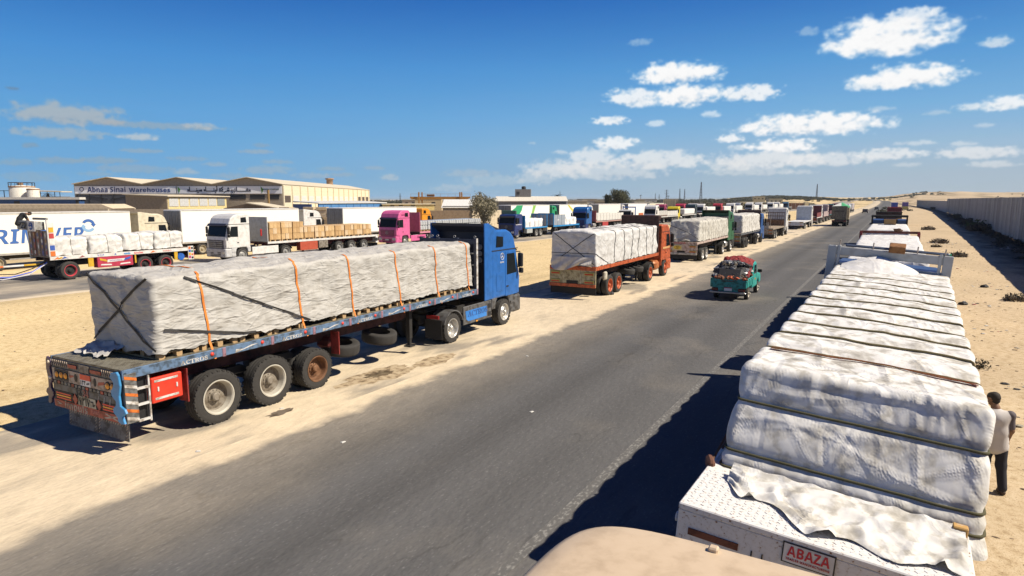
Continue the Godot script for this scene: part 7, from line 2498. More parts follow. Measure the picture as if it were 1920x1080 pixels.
	part(b, "shaded_wall", one_box(Vector3(0.2, 4.1, 5.6)), mat(0.04, 0.11, 0.33, 0.6, 0, 1), turned(-0.9, 2.05, -2.8, 0, -18, 0))
	part(b, "roof", one_box(Vector3(21.4, 0.14, 5.6)), mat(0.60, 0.60, 0.58, 0.6, 0, 1), turned(10.4, 4.4, -2.6, 3, 0, 0))
	for k in 9:
		part(b, "wall_rib", one_box(Vector3(0.08, 4.1, 0.06)), mat(0.05, 0.16, 0.38, 0.6), at(1.2 + k * 2.2, 2.1, 0.03))
	var y := building("yellow_building", "low yellow building with dark door openings right of blue shed", Vector3(-84.0, 0, -101.4), 48.0)
	part(y, "wall", one_box(Vector3(10.4, 3.9, 5)), mat(0.66, 0.52, 0.22, 0.85, 0, 1), at(0, 1.95, -2.5))
	for q in [-3.3, -1.6, 0.8]:
		part(y, "door_opening", one_box(Vector3(0.8, 1.5, 0.1)), mat(0.12, 0.10, 0.05, 0.8), at(q, 3.0, 0.02))
	part(y, "roof_slab", one_box(Vector3(10.8, 0.14, 5.4)), cream, at(0, 3.97, -2.5))
	# carton and block piles in the yard
	var pile_m: Array = [mat(0.52, 0.42, 0.28, 0.9, 0, 1), mat(0.60, 0.50, 0.36, 0.9, 0, 1), mat(0.40, 0.31, 0.20, 0.9, 0, 1)]
	for k in 9:
		var p := thing("block_pile", "pile of tan blocks in the yard, %s from the hut" % ["first", "second", "third", "fourth", "fifth", "sixth", "seventh", "eighth", "ninth"][k], "block pile", Vector3(-74.5 + k * 1.52, 0, -62.9 - k * 0.86), 30.0, "tan block piles behind the box trailers")
		for j in 7 + rng.randi() % 2:
			part(p, "block_course", one_box(Vector3(1.6 - 0.1 * (j % 3), 0.46, 1.4), 0.03), pile_m[rng.randi() % 3], turned(rng.randf_range(-0.12, 0.12), 0.24 + j * 0.48, rng.randf_range(-0.1, 0.1), 0, rng.randf_range(-5, 5), 0))
	# gantry crane
	var rust := mat(0.40, 0.20, 0.04, 0.7, 0.1, 1)
	var c := thing("gantry_crane", "rusty yellow gantry crane standing in the yard", "crane", Vector3(-102.6, 0, -136.9), 30.5)
	part(c, "main_beam", prism_mesh([Vector2(-8.0, 5.2), Vector2(-7.6, 4.95), Vector2(7.0, 4.95), Vector2(7.8, 5.3), Vector2(7.8, 5.62), Vector2(-8.0, 5.62)], 0.9), rust)
	for q in [-5.6, -5.0, 5.0, 5.6]:
		part(c, "leg", one_box(Vector3(0.32, 6.8, 0.4)), rust, at(q, 3.4, 0.8 if absf(q) > 5.2 else -0.8))
	for q in [-5.3, 5.3]:
		part(c, "foot_beam", one_box(Vector3(0.5, 0.4, 3.4)), rust, at(q, 0.2, 0))
	part(c, "trolley", one_box(Vector3(2.0, 0.55, 1.0), 0.1), mat(0.18, 0.09, 0.04, 0.8, 0, 2), at(-2.6, 5.95, 0))
	for k in 9:
		part(c, "railing_post", one_box(Vector3(0.05, 0.8, 0.05)), rust, at(-7.8 + k * 1.95, 6.0, 0.4))
	part(c, "railing", one_box(Vector3(15.6, 0.05, 0.05)), rust, at(0, 6.35, 0.4))
	var hs := building("beige_house", "beige flat roofed house behind the gantry crane", Vector3(-115.0, 0, -147.5), 34.0)
	part(hs, "wall", one_box(Vector3(7.6, 5.1, 6)), mat(0.50, 0.40, 0.24, 0.9, 0, 1), at(0, 2.55, -3))
	part(hs, "parapet", one_box(Vector3(7.8, 0.3, 6.2)), mat(0.56, 0.47, 0.32, 0.9, 0, 1), at(0, 5.15, -3))
	part(hs, "window", one_box(Vector3(1.0, 1.1, 0.1)), black, at(1.5, 3.6, 0.02))
	var sh := building("white_roof_shed", "dark walled shed with a bright white roof before the crane", Vector3(-81.4, 0, -114.6), 30.5)
	part(sh, "wall", one_box(Vector3(6.4, 3.5, 8)), mat(0.20, 0.19, 0.18, 0.9, 0, 1), at(0, 1.75, -4.1))
	part(sh, "roof_slope", one_box(Vector3(7.0, 0.12, 6.0)), mat(0.70, 0.70, 0.68, 0.6, 0, 1), turned(0, 3.98, -2.6, 17, 0, 0))
	# boundary wall
	var bw := thing("boundary_wall", "brown block boundary wall with pale sunlit end by grey tree", "wall", Vector3(-55.3, 0, -81.2), 0.0)
	var bm := mat(0.36, 0.27, 0.18, 0.9, 0, 1)
	for k in 14:
		part(bw, "wall_bay", one_box(Vector3(2.0, 3.3, 0.25), 0.01), bm, turned(-cos(0.54) * (1.0 + k * 2.02), 1.6, sin(0.54) * (1.0 + k * 2.02), 0, rad_to_deg(0.54), 0))
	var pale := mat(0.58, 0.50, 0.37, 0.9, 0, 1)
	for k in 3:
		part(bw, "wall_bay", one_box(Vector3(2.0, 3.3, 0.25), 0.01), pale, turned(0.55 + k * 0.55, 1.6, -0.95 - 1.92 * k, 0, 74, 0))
	# grey building with white roof and a room on top
	var g := building("grey_building", "long grey building with pale roof and small rooftop room", Vector3(-62.7, 0, -113.8), 30.5)
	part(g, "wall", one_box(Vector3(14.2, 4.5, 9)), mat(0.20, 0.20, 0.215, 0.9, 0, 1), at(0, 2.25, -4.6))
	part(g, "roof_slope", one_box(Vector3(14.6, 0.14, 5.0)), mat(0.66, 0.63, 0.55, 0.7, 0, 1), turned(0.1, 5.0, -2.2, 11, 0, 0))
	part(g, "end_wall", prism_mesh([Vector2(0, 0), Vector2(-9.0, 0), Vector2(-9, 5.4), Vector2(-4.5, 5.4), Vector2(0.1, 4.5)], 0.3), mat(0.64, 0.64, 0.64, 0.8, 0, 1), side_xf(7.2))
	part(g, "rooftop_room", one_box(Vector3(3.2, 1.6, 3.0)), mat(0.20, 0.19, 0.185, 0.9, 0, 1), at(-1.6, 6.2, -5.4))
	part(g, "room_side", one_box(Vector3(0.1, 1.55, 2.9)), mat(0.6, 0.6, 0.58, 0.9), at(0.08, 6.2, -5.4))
	part(g, "room_window", one_box(Vector3(0.6, 0.6, 0.1)), black, at(-2.6, 6.2, -3.88))
	s = st()
	lathe(s, [Vector2(0.45, 0), Vector2(0.45, 0.5), Vector2(0.3, 0.62), Vector2(0, 0.64)], 12)
	part(g, "water_tank", fin(s), dark(), at(-1.4, 7.0, -5.4))
	part(g, "side_wing", one_box(Vector3(2.2, 3.6, 3)), mat(0.58, 0.50, 0.36, 0.9), at(-5.6, 1.8, 1.7))
	# left: blue low building, beige parapet, tanks, canopy
	b = building("blue_low_building", "long low blue wall building with a white roof edge", Vector3(-138.5, 0, -55.3), 31.0)
	part(b, "wall", one_box(Vector3(24, 4.9, 8)), mat(0.025, 0.075, 0.22, 0.6, 0, 1), at(0, 2.45, -4))
	part(b, "roof_edge", one_box(Vector3(24.6, 0.42, 8.6)), mat(0.62, 0.62, 0.6, 0.6, 0, 1), at(0, 5.1, -4))
	part(b, "door_opening", one_box(Vector3(1.0, 3.4, 0.1)), black, at(0.7, 2.9, 0.02))
	part(b, "end_trim", one_box(Vector3(0.5, 4.8, 0.2)), black, at(11.7, 2.4, 0.05))
	b = building("beige_parapet_building", "long flat beige building behind the lettered trailer", Vector3(-92.3, 0, -38.2), 31.0)
	part(b, "wall", one_box(Vector3(20, 3.75, 6)), mat(0.44, 0.38, 0.29, 0.9, 0, 1), at(0, 1.88, -3))
	part(b, "roof_slope", prism_mesh([Vector2(-10, 3.77), Vector2(10.2, 3.77), Vector2(8.8, 4.32), Vector2(-10, 4.32)], 5.0, 0.02), mat(0.60, 0.50, 0.36, 0.9, 0, 1), at(0, 0, -3.2))
	part(b, "wing_wall", one_box(Vector3(26, 3.7, 0.3)), mat(0.40, 0.34, 0.26, 0.9, 0, 1), at(21, 1.85, -0.4))
	var rustw := StandardMaterial3D.new()
	rustw.albedo_color = Color(0.85, 0.84, 0.8)
	rustw.albedo_texture = tex["rust"]
	rustw.uv1_triplanar = true
	rustw.uv1_scale = Vector3(0.35, 0.12, 0.35)
	rustw.roughness = 0.7
	for k in 2:
		var tk := thing("storage_tank", ["big white storage tank with rusty streaks and railing", "smaller rusty tank in front of the white storage tank"][k], "tank", [Vector3(-173.8, 0, -71.4), Vector3(-169.5, 0, -71.8)][k], 0.0, "storage tanks")
		s = st()
		var r: float = [2.5, 1.25][k]
		var hh: float = [7.9, 7.3][k]
		lathe(s, [Vector2(r, 0), Vector2(r, hh), Vector2(r * 0.97, hh + 0.08), Vector2(0, hh + 0.3)], 24)
		part(tk, "shell", fin(s), rustw)
		s = st()
		lathe(s, [Vector2(r + 0.03, hh - 0.25), Vector2(r + 0.08, hh - 0.1), Vector2(r + 0.03, hh + 0.02)], 24)
		part(tk, "rim_band", fin(s), mat(0.42, 0.25, 0.14, 0.8, 0, 2))
		if k == 0:
			for i in 14:
				var an := TAU * i / 14
				part(tk, "railing_post", one_box(Vector3(0.07, 0.9, 0.07)), dark(), at(cos(an) * r, hh + 0.45, sin(an) * r))
			s = st()
			ring = []
			for i in 25:
				ring.append(Vector3(cos(TAU * i / 24) * r, hh + 0.85, sin(TAU * i / 24) * r))
			tube(s, ring, 0.05, 5)
			part(tk, "railing", fin(s), dark())
			part(tk, "hatch", one_box(Vector3(1.0, 0.7, 0.9), 0.1), mat(0.2, 0.13, 0.08, 0.8, 0, 2), at(-0.6, hh + 0.5, 0))
	var cn := thing("canopy", "open platform canopy on posts right of the tanks", "canopy", Vector3(-167.6, 0, -75.3), 30.0)
	part(cn, "canopy_roof", one_box(Vector3(5.8, 0.22, 3.6), 0.03), mat(0.60, 0.52, 0.38, 0.8), turned(0, 6.75, 0, 0, 0, -2))
	for q in [-2.3, -0.7, 1.0, 2.2]:
		part(cn, "post", one_box(Vector3(0.1, 6.7, 0.1)), dark(), at(q, 3.35, 1.4))
	part(cn, "platform", one_box(Vector3(5.0, 0.5, 3.0)), mat(0.2, 0.16, 0.12, 0.8, 0, 2), at(0, 5.3, 0))
	var fr := thing("pipe_frame", "thin dark pipe frame left of the storage tanks", "frame", Vector3(-178.0, 0, -69.3), 30.0)
	for q in [-1.8, 0.2, 1.6]:
		part(fr, "post", one_box(Vector3(0.12, 7.0, 0.12)), dark(), at(q, 3.5, 0))
	part(fr, "cross_bar", one_box(Vector3(3.6, 0.12, 0.12)), dark(), at(0, 6.9, 0))
	# pole before the warehouse
	var pole := thing("wooden_pole", "brown wooden pole standing before the warehouse corner", "pole", Vector3(-98.1, 0, -78.9))
	s = st()
	tube(s, [Vector3(0, 0, 0), Vector3(0, 6.6, 0)], 0.2, 8)
	part(pole, "shaft", fin(s), mat(0.32, 0.20, 0.07, 0.8))
	# trees
	tree("tamarisk_tree", "dry grey green tamarisk tree beside the boundary wall", Vector3(-47.0, 0, -72.2), 5.6, 1.75, Color(0.20, 0.175, 0.115), 3, true)
	tree("round_tree", "big round dark green tree behind the trucks", Vector3(-83.8, 0, -217.6), 8.3, 3.1, Color(0.05, 0.052, 0.022), 5, false)
	tree("small_tree", "small dark tree left of the big round tree", Vector3(-90.5, 0, -223.0), 6.4, 1.2, Color(0.055, 0.055, 0.028), 9, false)
	for q in [[-67.2, -134.5, 6.5, "single palm tree behind the grey building"], [-171.2, -75.5, 6.9, "palm tree between tank and canopy"], [-196, -560, 9.5, "far palm left of the tall mast"], [-180, -590, 9.0, "far palm right of the tall mast"], [-232, -560, 8.5, "far palm among the pylons"]]:
		palm(q[3], Vector3(q[0], 0, q[1]), q[2])


func leaf_mesh(n: int, r: Vector3, size: float, sd: int, hollow: float, droop := 0.0) -> Mesh:
	var rr := RandomNumberGenerator.new()
	rr.seed = sd * 101 + 7
	var s := st()
	for k in n:
		var d := Vector3(rr.randfn(), rr.randfn(), rr.randfn()).normalized()
		var q := d * pow(rr.randf_range(hollow, 1.0), 0.5)
		var lumps := 1.0 + 0.32 * noise_a.get_noise_3d(d.x * 1.6 + sd, d.y * 1.6, d.z * 1.6)
		if noise_a.get_noise_3d(q.x * 2.4 + sd * 3.0, q.y * 2.4, q.z * 2.4) < -0.22:
			continue
		var p := Vector3(q.x * r.x, q.y * r.y, q.z * r.z) * lumps
		var u := Vector3(rr.randfn(), rr.randfn() - droop, rr.randfn()).normalized() * size * rr.randf_range(0.6, 1.4)
		var v := u.cross(Vector3(rr.randfn(), rr.randfn(), rr.randfn())).normalized() * size * rr.randf_range(0.25, 0.5)
		tri(s, p - v, p + v, p + u)
		tri(s, p + u * 0.2 - v * 0.3, p - u * 0.6 + v, p - u * 0.5 - v)
	return fin(s)


func leaves(c: Color) -> Material:
	var key := "leaf %s" % c
	if not mats.has(key):
		var m := StandardMaterial3D.new()
		m.albedo_color = c.linear_to_srgb()
		m.roughness = 0.8
		m.backlight_enabled = true
		m.backlight = Color(0.3, 0.3, 0.2)
		mats[key] = m
	return mats[key]


func tree(called: String, label: String, where: Vector3, height: float, spread_r: float, c: Color, sd: int, dry: bool):
	var t := thing(called, label, "tree", where)
	var s := st()
	var rr := RandomNumberGenerator.new()
	rr.seed = sd
	var top := height * 0.55
	tube(s, [Vector3(0, -0.2, 0), Vector3(0.08, height * 0.2, 0), Vector3(-0.05, height * 0.4, 0.05), Vector3(0.05, top, 0)], height * 0.028, 8)
	var ends: Array = []
	for k in 9:
		var a := TAU * k / 9 + rr.randf() * 0.5
		var y := height * rr.randf_range(0.2, 0.42)
		var e := Vector3(cos(a) * spread_r * 0.65, height * rr.randf_range(0.5, 0.88), sin(a) * spread_r * 0.65)
		tube(s, [Vector3(0, y, 0), e * 0.5 + Vector3(0, y * 0.3, 0), e], height * 0.010, 5)
		ends.append(e)
	part(t, "trunk", fin(s), mat(0.14, 0.10, 0.065, 0.9))
	ends.append(Vector3(0, height * 0.82, 0))
	ends.append(Vector3(0, height * 0.62, 0))
	var i := 0
	for e in ends:
		var shade: Color = c * (0.8 + 0.4 * rr.randf())
		part(t, "crown", leaf_mesh(420 if dry else 520, Vector3(spread_r * 0.58, height * 0.20, spread_r * 0.58), 0.17 if dry else 0.30, sd + i, 0.1, 1.2 if dry else 0.0), leaves(Color(shade.r, shade.g, shade.b)), at(e.x, e.y, e.z))
		i += 1
	if dry:
		part(t, "crown", leaf_mesh(500, Vector3(spread_r * 0.5, height * 0.22, spread_r * 0.5), 0.17, sd + 40, 0.05, 1.5), leaves(c), at(0.5, height * 0.38, 0.3))


func palm(label: String, where: Vector3, height: float):
	var t := thing("palm_tree", label, "palm", where, 0.0, "palms")
	var s := st()
	tube(s, [Vector3.ZERO, Vector3(0.1, height * 0.5, 0), Vector3(0, height - 0.8, 0)], 0.2, 7)
	part(t, "trunk", fin(s), mat(0.16, 0.11, 0.07, 0.9))
	s = st()
	for k in 22:
		var a := TAU * k / 22.0 * 2.618
		var up := 1.0 - k / 14.0
		var prev := Vector3(0, height - 0.8, 0)
		for j in range(1, 6):
			var u := j / 5.0
			var p := Vector3(cos(a) * u * 1.7, height - 0.8 + up * u * 1.2 - 0.9 * u * u, sin(a) * u * 1.7)
			bar(s, prev, p, 0.22 * (1.1 - u), 0.02)
			prev = p
	part(t, "crown", fin(s), leaves(Color(0.055, 0.065, 0.03)))


func pylon(label: String, where: Vector3, height: float, half: float, arms: int):
	var t := thing("pylon", label, "mast", where, 28.0, "masts on the skyline")
	var w := maxf(0.16, height * 0.012)
	for k in 4:
		var g := st()
		var c := Vector3((1 if k & 1 else -1) * half, 0, (1 if k & 2 else -1) * half)
		bar(g, c, Vector3(c.x * 0.22, height, c.z * 0.22), w, w)
		part(t, "leg", fin(g), mat(0.10, 0.105, 0.115, 0.6, 0.2))
	var s := st()
	var n := 7
	for j in n:
		var y0 := height * j / n
		var y1 := height * (j + 1) / n
		var a := half * lerpf(1.0, 0.22, float(j) / n)
		var b := half * lerpf(1.0, 0.22, float(j + 1) / n)
		for sd in [-1, 1]:
			bar(s, Vector3(-a, y0, sd * a), Vector3(b, y1, sd * b), w * 0.6, w * 0.6)
			bar(s, Vector3(a, y0, sd * a), Vector3(-b, y1, sd * b), w * 0.6, w * 0.6)
	part(t, "lattice", fin(s), mat(0.10, 0.105, 0.115, 0.6, 0.2))
	for k in arms:
		part(t, "cross_arm", one_box(Vector3(height * 0.32, w * 1.2, w * 1.2)), mat(0.10, 0.105, 0.115, 0.6, 0.2), at(0, height * (0.72 + 0.12 * k), 0))


func make_far_country():
	for q in [[-355.5, -719.1, 15.4, 0.9, 1, "faint mast left of the small tree"], [-253.9, -779.1, 12.7, 0.5, 0, "first thin mast right of the round tree"], [-249.8, -781.5, 11.4, 0.5, 1, "second thin mast right of the round tree"], [-242.0, -786.1, 17.0, 1.0, 3, "pylon with three cross arms near the maroon cab"], [-227.9, -794.4, 18.0, 0.9, 0, "left one of the twin lattice masts"], [-222.8, -797.5, 17.4, 0.9, 0, "right one of the twin lattice masts"], [-205.4, -807.7, 25.4, 1.6, 0, "tallest lattice mast on the skyline"], [-82.0, -880.5, 19.5, 0.9, 0, "thin mast over the far dunes"], [-525.9, -618.6, 12.8, 0.9, 1, "faint mast left of the gantry crane"]]:
		pylon(q[5], Vector3(q[0], terr(q[0], q[1]) - 0.3, q[1]), q[2], q[3], q[4])
	# dark scrub and low trees along the horizon
	var belts := [
		[-1250, -520, -250, -520, 300, 1.6, 3.2], [-640, -420, -190, -560, 520, 2.0, 3.8], [-330, -560, -130, -640, 520, 2.0, 4.0], [-420, -330, -150, -420, 300, 1.5, 2.9],
		[-185, -690, -70, -830, 520, 1.3, 2.4], [-165, -760, -75, -800, 240, 1.3, 2.4], [-150, -300, -100, -330, 90, 1.2, 2.4], [-110, -250, -76, -262, 60, 1.0, 2.2], [-130, -240, -95, -225, 70, 1.0, 2.4], [-190, -330, -75, -350, 260, 1.2, 2.6], [-160, -420, -70, -480, 260, 1.3, 2.8], [24, -330, 190, -1050, 420, 0.5, 1.3], [-70, -900, 60, -1250, 260, 0.8, 1.8]]
	var lm := leaf_mesh(130, Vector3(1, 0.75, 1), 0.34, 77, 0.15)
	var k := 0
	for b in belts:
		var mm := MultiMesh.new()
		mm.transform_format = MultiMesh.TRANSFORM_3D
		mm.mesh = lm
		mm.instance_count = b[4]
		for i in b[4]:
			var u := rng.randf()
			var x: float = lerpf(b[0], b[2], u) + rng.randfn() * 14.0
			var z: float = lerpf(b[1], b[3], u) + rng.randfn() * (30.0 if b[4] > 200 else 9.0) * (2.0 if b[2] > 0 else 1.0)
			var r := rng.randf_range(b[5], b[6])
			var t := Transform3D(Basis(Vector3.UP, rng.randf() * TAU).scaled(Vector3(r * rng.randf_range(0.9, 1.7), r, r * 1.2)), Vector3(x, terr(x, z) + r * 0.5, z))
			mm.set_instance_transform(i, t)
		var o := MultiMeshInstance3D.new()
		o.name = numbered("scrub")
		o.multimesh = mm
		o.material_override = leaves([Color(0.036, 0.038, 0.020), Color(0.048, 0.044, 0.026), Color(0.034, 0.032, 0.022)][k % 3])
		o.set_meta("kind", "stuff")
		o.set_meta("label", "dark scrub and low trees along the horizon")
		add_child(o)
		k += 1
	# far town: flat roofed houses
	var tones: Array = [mat(0.50, 0.42, 0.27, 0.9), mat(0.58, 0.54, 0.46, 0.9), mat(0.44, 0.36, 0.26, 0.9), mat(0.54, 0.48, 0.30, 0.9)]
	var names_at: Array = ["left of the small tree", "beside the grey building's end", "in front of the round tree", "under the twin masts", "below the tallest mast", "left of the round tree", "past the crane", "on the scrub slope", "behind the yellow cab", "near the pylon", "in the far fields", "by the palms", "at the town's edge", "over the blue cab", "over the crate row", "at the slope's foot"]
	for i in 16:
		var q: Array = [[-128, -272.8, 12, 4.6], [-121.5, -277, 7, 4.9], [-115, -280.5, 10, 4.3], [-190, -640, 16, 5.5], [-170, -560, 14, 5.0], [-133, -300, 10, 5.3], [-260, -320, 14, 5.0], [-118, -690, 12, 5.5], [-104, -300, 9, 3.9], [-160, -470, 14, 5.4], [-210, -520, 18, 5.2], [-150, -420, 10, 4.8], [-185, -410, 12, 5.0], [-140, -330, 8, 4.6], [-128, -310, 9, 4.2], [-92, -620, 12, 5.0]][i]
		var hs := building("far_house", "small flat roofed house in the far town, %s" % names_at[i], Vector3(q[0], terr(q[0], q[1]) - 0.4, q[1]), 25.0 + rng.randf_range(-8, 8), "far town houses")
		part(hs, "wall", one_box(Vector3(q[2], q[3], q[2] * 0.7)), tones[i % 4], at(0, q[3] * 0.5, 0))
		part(hs, "parapet", one_box(Vector3(q[2] + 0.3, 0.35, q[2] * 0.7 + 0.3)), tones[(i + 1) % 4], at(0, q[3] + 0.1, 0))
		for j in 3:
			part(hs, "window", one_box(Vector3(q[2] * 0.12, 1.1, 0.1)), mat(0.06, 0.05, 0.045, 0.8), at(q[2] * (-0.3 + 0.3 * j), q[3] * 0.62, q[2] * 0.35 + 0.03))
	var bb := building("beige_block", "beige windowless block with bright sunlit end by the pylon", Vector3(-80.8, 0, -266.0), 29.0)
	part(bb, "wall", one_box(Vector3(5.2, 5.0, 6)), mat(0.40, 0.34, 0.24, 0.9), at(0, 2.5, -3))
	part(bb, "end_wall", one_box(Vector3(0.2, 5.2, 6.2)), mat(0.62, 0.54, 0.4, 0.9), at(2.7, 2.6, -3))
	for k2 in 6:
		part(bb, "pilaster", one_box(Vector3(0.15, 4.8, 0.1)), mat(0.46, 0.4, 0.3, 0.9), at(-2.3 + k2 * 0.9, 2.4, 0.04))
	# low walls in the fields
	var lw := thing("field_wall", "low pale wall across the field behind the crate row", "wall", Vector3(-80.5, 0, -184.8), 30.0)
	for i in 7:
		part(lw, "wall_bay", one_box(Vector3(2.0, 2.8 + 0.2 * (i % 3), 0.2)), mat(0.36, 0.22, 0.12, 0.9) if i % 2 else mat(0.42, 0.30, 0.18, 0.9), at(-6.2 + i * 2.05, 1.4, 0))
	var lr := building("long_pale_roof", "long pale roofed shed on the plain past the parked trucks", Vector3(-75.3, terr(-75.3, -443), -443.2), 30.5)
	part(lr, "wall", one_box(Vector3(24, 2.8, 6)), mat(0.40, 0.35, 0.27, 0.9), at(0, 1.4, -3))
	part(lr, "roof", one_box(Vector3(25, 0.7, 7)), mat(0.58, 0.54, 0.40, 0.8), at(0, 3.1, -3))
	# reddish fence with pale posts
	var fr := mat(0.17, 0.075, 0.04, 0.9)
	for k2 in 2:
		var f := thing("brown_fence", ["long reddish brown fence behind the far parked row", "reddish brown fence section next to the long one, nearer the road"][k2], "fence", [Vector3(-80.0, 0, -336.0), Vector3(-46, 0, -356.5)][k2], -30.0)
		f.rotation.y = deg_to_rad(30.5)
		var n := [18, 10][k2] as int
		for i in n:
			part(f, "fence_panel", one_box(Vector3(1.95, 3.1, 0.12)), fr, at(-n + i * 2.0 + 0.5, 1.55, 0))
			part(f, "fence_post", one_box(Vector3(0.14, 3.4, 0.16)), mat(0.42, 0.33, 0.25, 0.9), at(-n + i * 2.0 - 0.5, 1.7, 0.03))
		part(f, "gate_block", one_box(Vector3(2.0, 3.6, 1.0)), mat(0.55, 0.47, 0.3, 0.9), at(n - 1.0, 1.8, 0))

# ---------------------------------------------------------------- people: one skin made of tapered limbs joined smoothly

func limbs(s: SurfaceTool, bones: Array, cell: float, blend: float):   # bones: [from, to, radius, radius, flatten]
	var lo := Vector3.INF
	var hi := -Vector3.INF
	for b in bones:
		for q in [[b[0], b[2]], [b[1], b[3]]]:
			lo = lo.min(q[0] - Vector3.ONE * (q[1] + cell * 3.0))
			hi = hi.max(q[0] + Vector3.ONE * (q[1] + cell * 3.0))
	var n := Vector3i(((hi - lo) / cell).ceil()) + Vector3i.ONE
	var f := PackedFloat32Array()
	f.resize(n.x * n.y * n.z)
	f.fill(1.0)
	for b in bones:
		var A: Vector3 = b[0]
		var B: Vector3 = b[1]
		var ra: float = b[2]
		var rb: float = b[3]
		var m := maxf(ra, rb) + blend + cell * 2.0
		var i0 := Vector3i((A.min(B) - Vector3.ONE * m - lo) / cell).max(Vector3i.ZERO)
		var i1 := (Vector3i((A.max(B) + Vector3.ONE * m - lo) / cell) + Vector3i.ONE).min(n - Vector3i.ONE)
		var ab := B - A
		var l2 := maxf(ab.length_squared(), 1e-9)
		for z in range(i0.z, i1.z + 1):
			for y in range(i0.y, i1.y + 1):
				var at_i := (z * n.y + y) * n.x
				for x in range(i0.x, i1.x + 1):
					var p := lo + Vector3(x, y, z) * cell
					var t := clampf((p - A).dot(ab) / l2, 0, 1)
					var d := p.distance_to(A + ab * t) - lerpf(ra, rb, t)
					var e := f[at_i + x]
					var h := maxf(blend - absf(e - d), 0.0) / blend
					f[at_i + x] = minf(e, d) - h * h * blend * 0.25
	var vert := {}
	var ny := n.x
	var nz := n.x * n.y
	for z in n.z - 1:
		for y in n.y - 1:
			for x in n.x - 1:
				var i := (z * n.y + y) * n.x + x
				var inside := 0
				for k in 8:
					if f[i + (k & 1) + (ny if k & 2 else 0) + (nz if k & 4 else 0)] < 0.0:
						inside += 1
				if inside == 0 or inside == 8:
					continue
				var sum := Vector3.ZERO
				var c := 0
				for e in EDGES:
					var ka: int = e[0]
					var kb: int = e[1]
					var va := f[i + (ka & 1) + (ny if ka & 2 else 0) + (nz if ka & 4 else 0)]
					var vb := f[i + (kb & 1) + (ny if kb & 2 else 0) + (nz if kb & 4 else 0)]
					if (va < 0.0) != (vb < 0.0):
						var t := va / (va - vb)
						var pa := Vector3(ka & 1, (ka >> 1) & 1, (ka >> 2) & 1)
						var pb := Vector3(kb & 1, (kb >> 1) & 1, (kb >> 2) & 1)
						sum += pa.lerp(pb, t)
						c += 1
				vert[i] = lo + (Vector3(x, y, z) + sum / c) * cell
	s.set_smooth_group(0)
	var step := [1, ny, nz]
	for i in vert:
		var a := f[i]
		for ax in 3:
			var b := f[i + step[ax]]
			if (a < 0.0) == (b < 0.0):
				continue
			var u: int = step[(ax + 1) % 3]
			var v: int = step[(ax + 2) % 3]
			if not (vert.has(i - u) and vert.has(i - v) and vert.has(i - u - v)):
				continue
			if a < 0.0:
				quad(s, vert[i - u - v], vert[i - v], vert[i], vert[i - u])
			else:
				quad(s, vert[i - u - v], vert[i - u], vert[i], vert[i - v])


const EDGES := [[0, 1], [2, 3], [4, 5], [6, 7], [0, 2], [1, 3], [4, 6], [5, 7], [0, 4], [1, 5], [2, 6], [3, 7]]


func skin_of(bones: Array, cell: float, blend: float) -> Mesh:
	var s := SurfaceTool.new()
	s.begin(Mesh.PRIMITIVE_TRIANGLES)
	limbs(s, bones, cell, blend)
	s.generate_normals()
	return s.commit()


func hand_bones(wrist: Vector3, along: Vector3, palm: Vector3, thumb_side: Vector3) -> Array:
	var out: Array = []
	along = along.normalized()
	thumb_side = (thumb_side - along * thumb_side.dot(along)).normalized()
	var inw := palm.normalized()
	out.append([wrist, wrist + along * 0.085, 0.026, 0.030])
	out.append([wrist + along * 0.04 + thumb_side * 0.018, wrist + along * 0.085 + thumb_side * 0.022, 0.018, 0.017])
	out.append([wrist + along * 0.04 - thumb_side * 0.018, wrist + along * 0.080 - thumb_side * 0.024, 0.018, 0.016])
	for k in 4:
		var o := wrist + along * (0.088 - 0.004 * absf(k - 1.0)) + thumb_side * (0.033 - 0.022 * k)
		var l: float = [0.066, 0.075, 0.070, 0.054][k]
		var m := o + (along + inw * 0.25).normalized() * l * 0.52
		out.append([o, m, 0.0095, 0.009])
		out.append([m, m + (along + inw * 0.8).normalized() * l * 0.5, 0.009, 0.0075])
	var to := wrist + along * 0.03 + thumb_side * 0.03
	var tm := to + (along * 0.6 + thumb_side * 0.7 + inw * 0.2).normalized() * 0.042
	out.append([to, tm, 0.013, 0.011])
	out.append([tm, tm + (along + inw * 0.4).normalized() * 0.032, 0.011, 0.009])
	return out


func head_bones(c: Vector3, fwd: Vector3, up: Vector3) -> Array:   # c: middle of the head
	var r := fwd.cross(up).normalized()
	var out: Array = [[c + up * 0.028 - fwd * 0.022, c + up * 0.028 + fwd * 0.02, 0.084, 0.080], [c - up * 0.03 + fwd * 0.03, c - up * 0.075 + fwd * 0.055, 0.058, 0.038]]
	out.append([c - up * 0.005 + fwd * 0.088, c - up * 0.034 + fwd * 0.112, 0.011, 0.014])   # nose
	out.append([c - up * 0.062 + fwd * 0.085 - r * 0.02, c - up * 0.062 + fwd * 0.085 + r * 0.02, 0.009, 0.009])   # lips
	for sd in [-1.0, 1.0]:
		out.append([c + r * sd * 0.082 + up * 0.012 - fwd * 0.008, c + r * sd * 0.080 - up * 0.028, 0.012, 0.010])   # ears
		out.append([c + r * sd * 0.022 + up * 0.026 + fwd * 0.086, c + r * sd * 0.05 + up * 0.024 + fwd * 0.070, 0.010, 0.010])   # brow
	return out


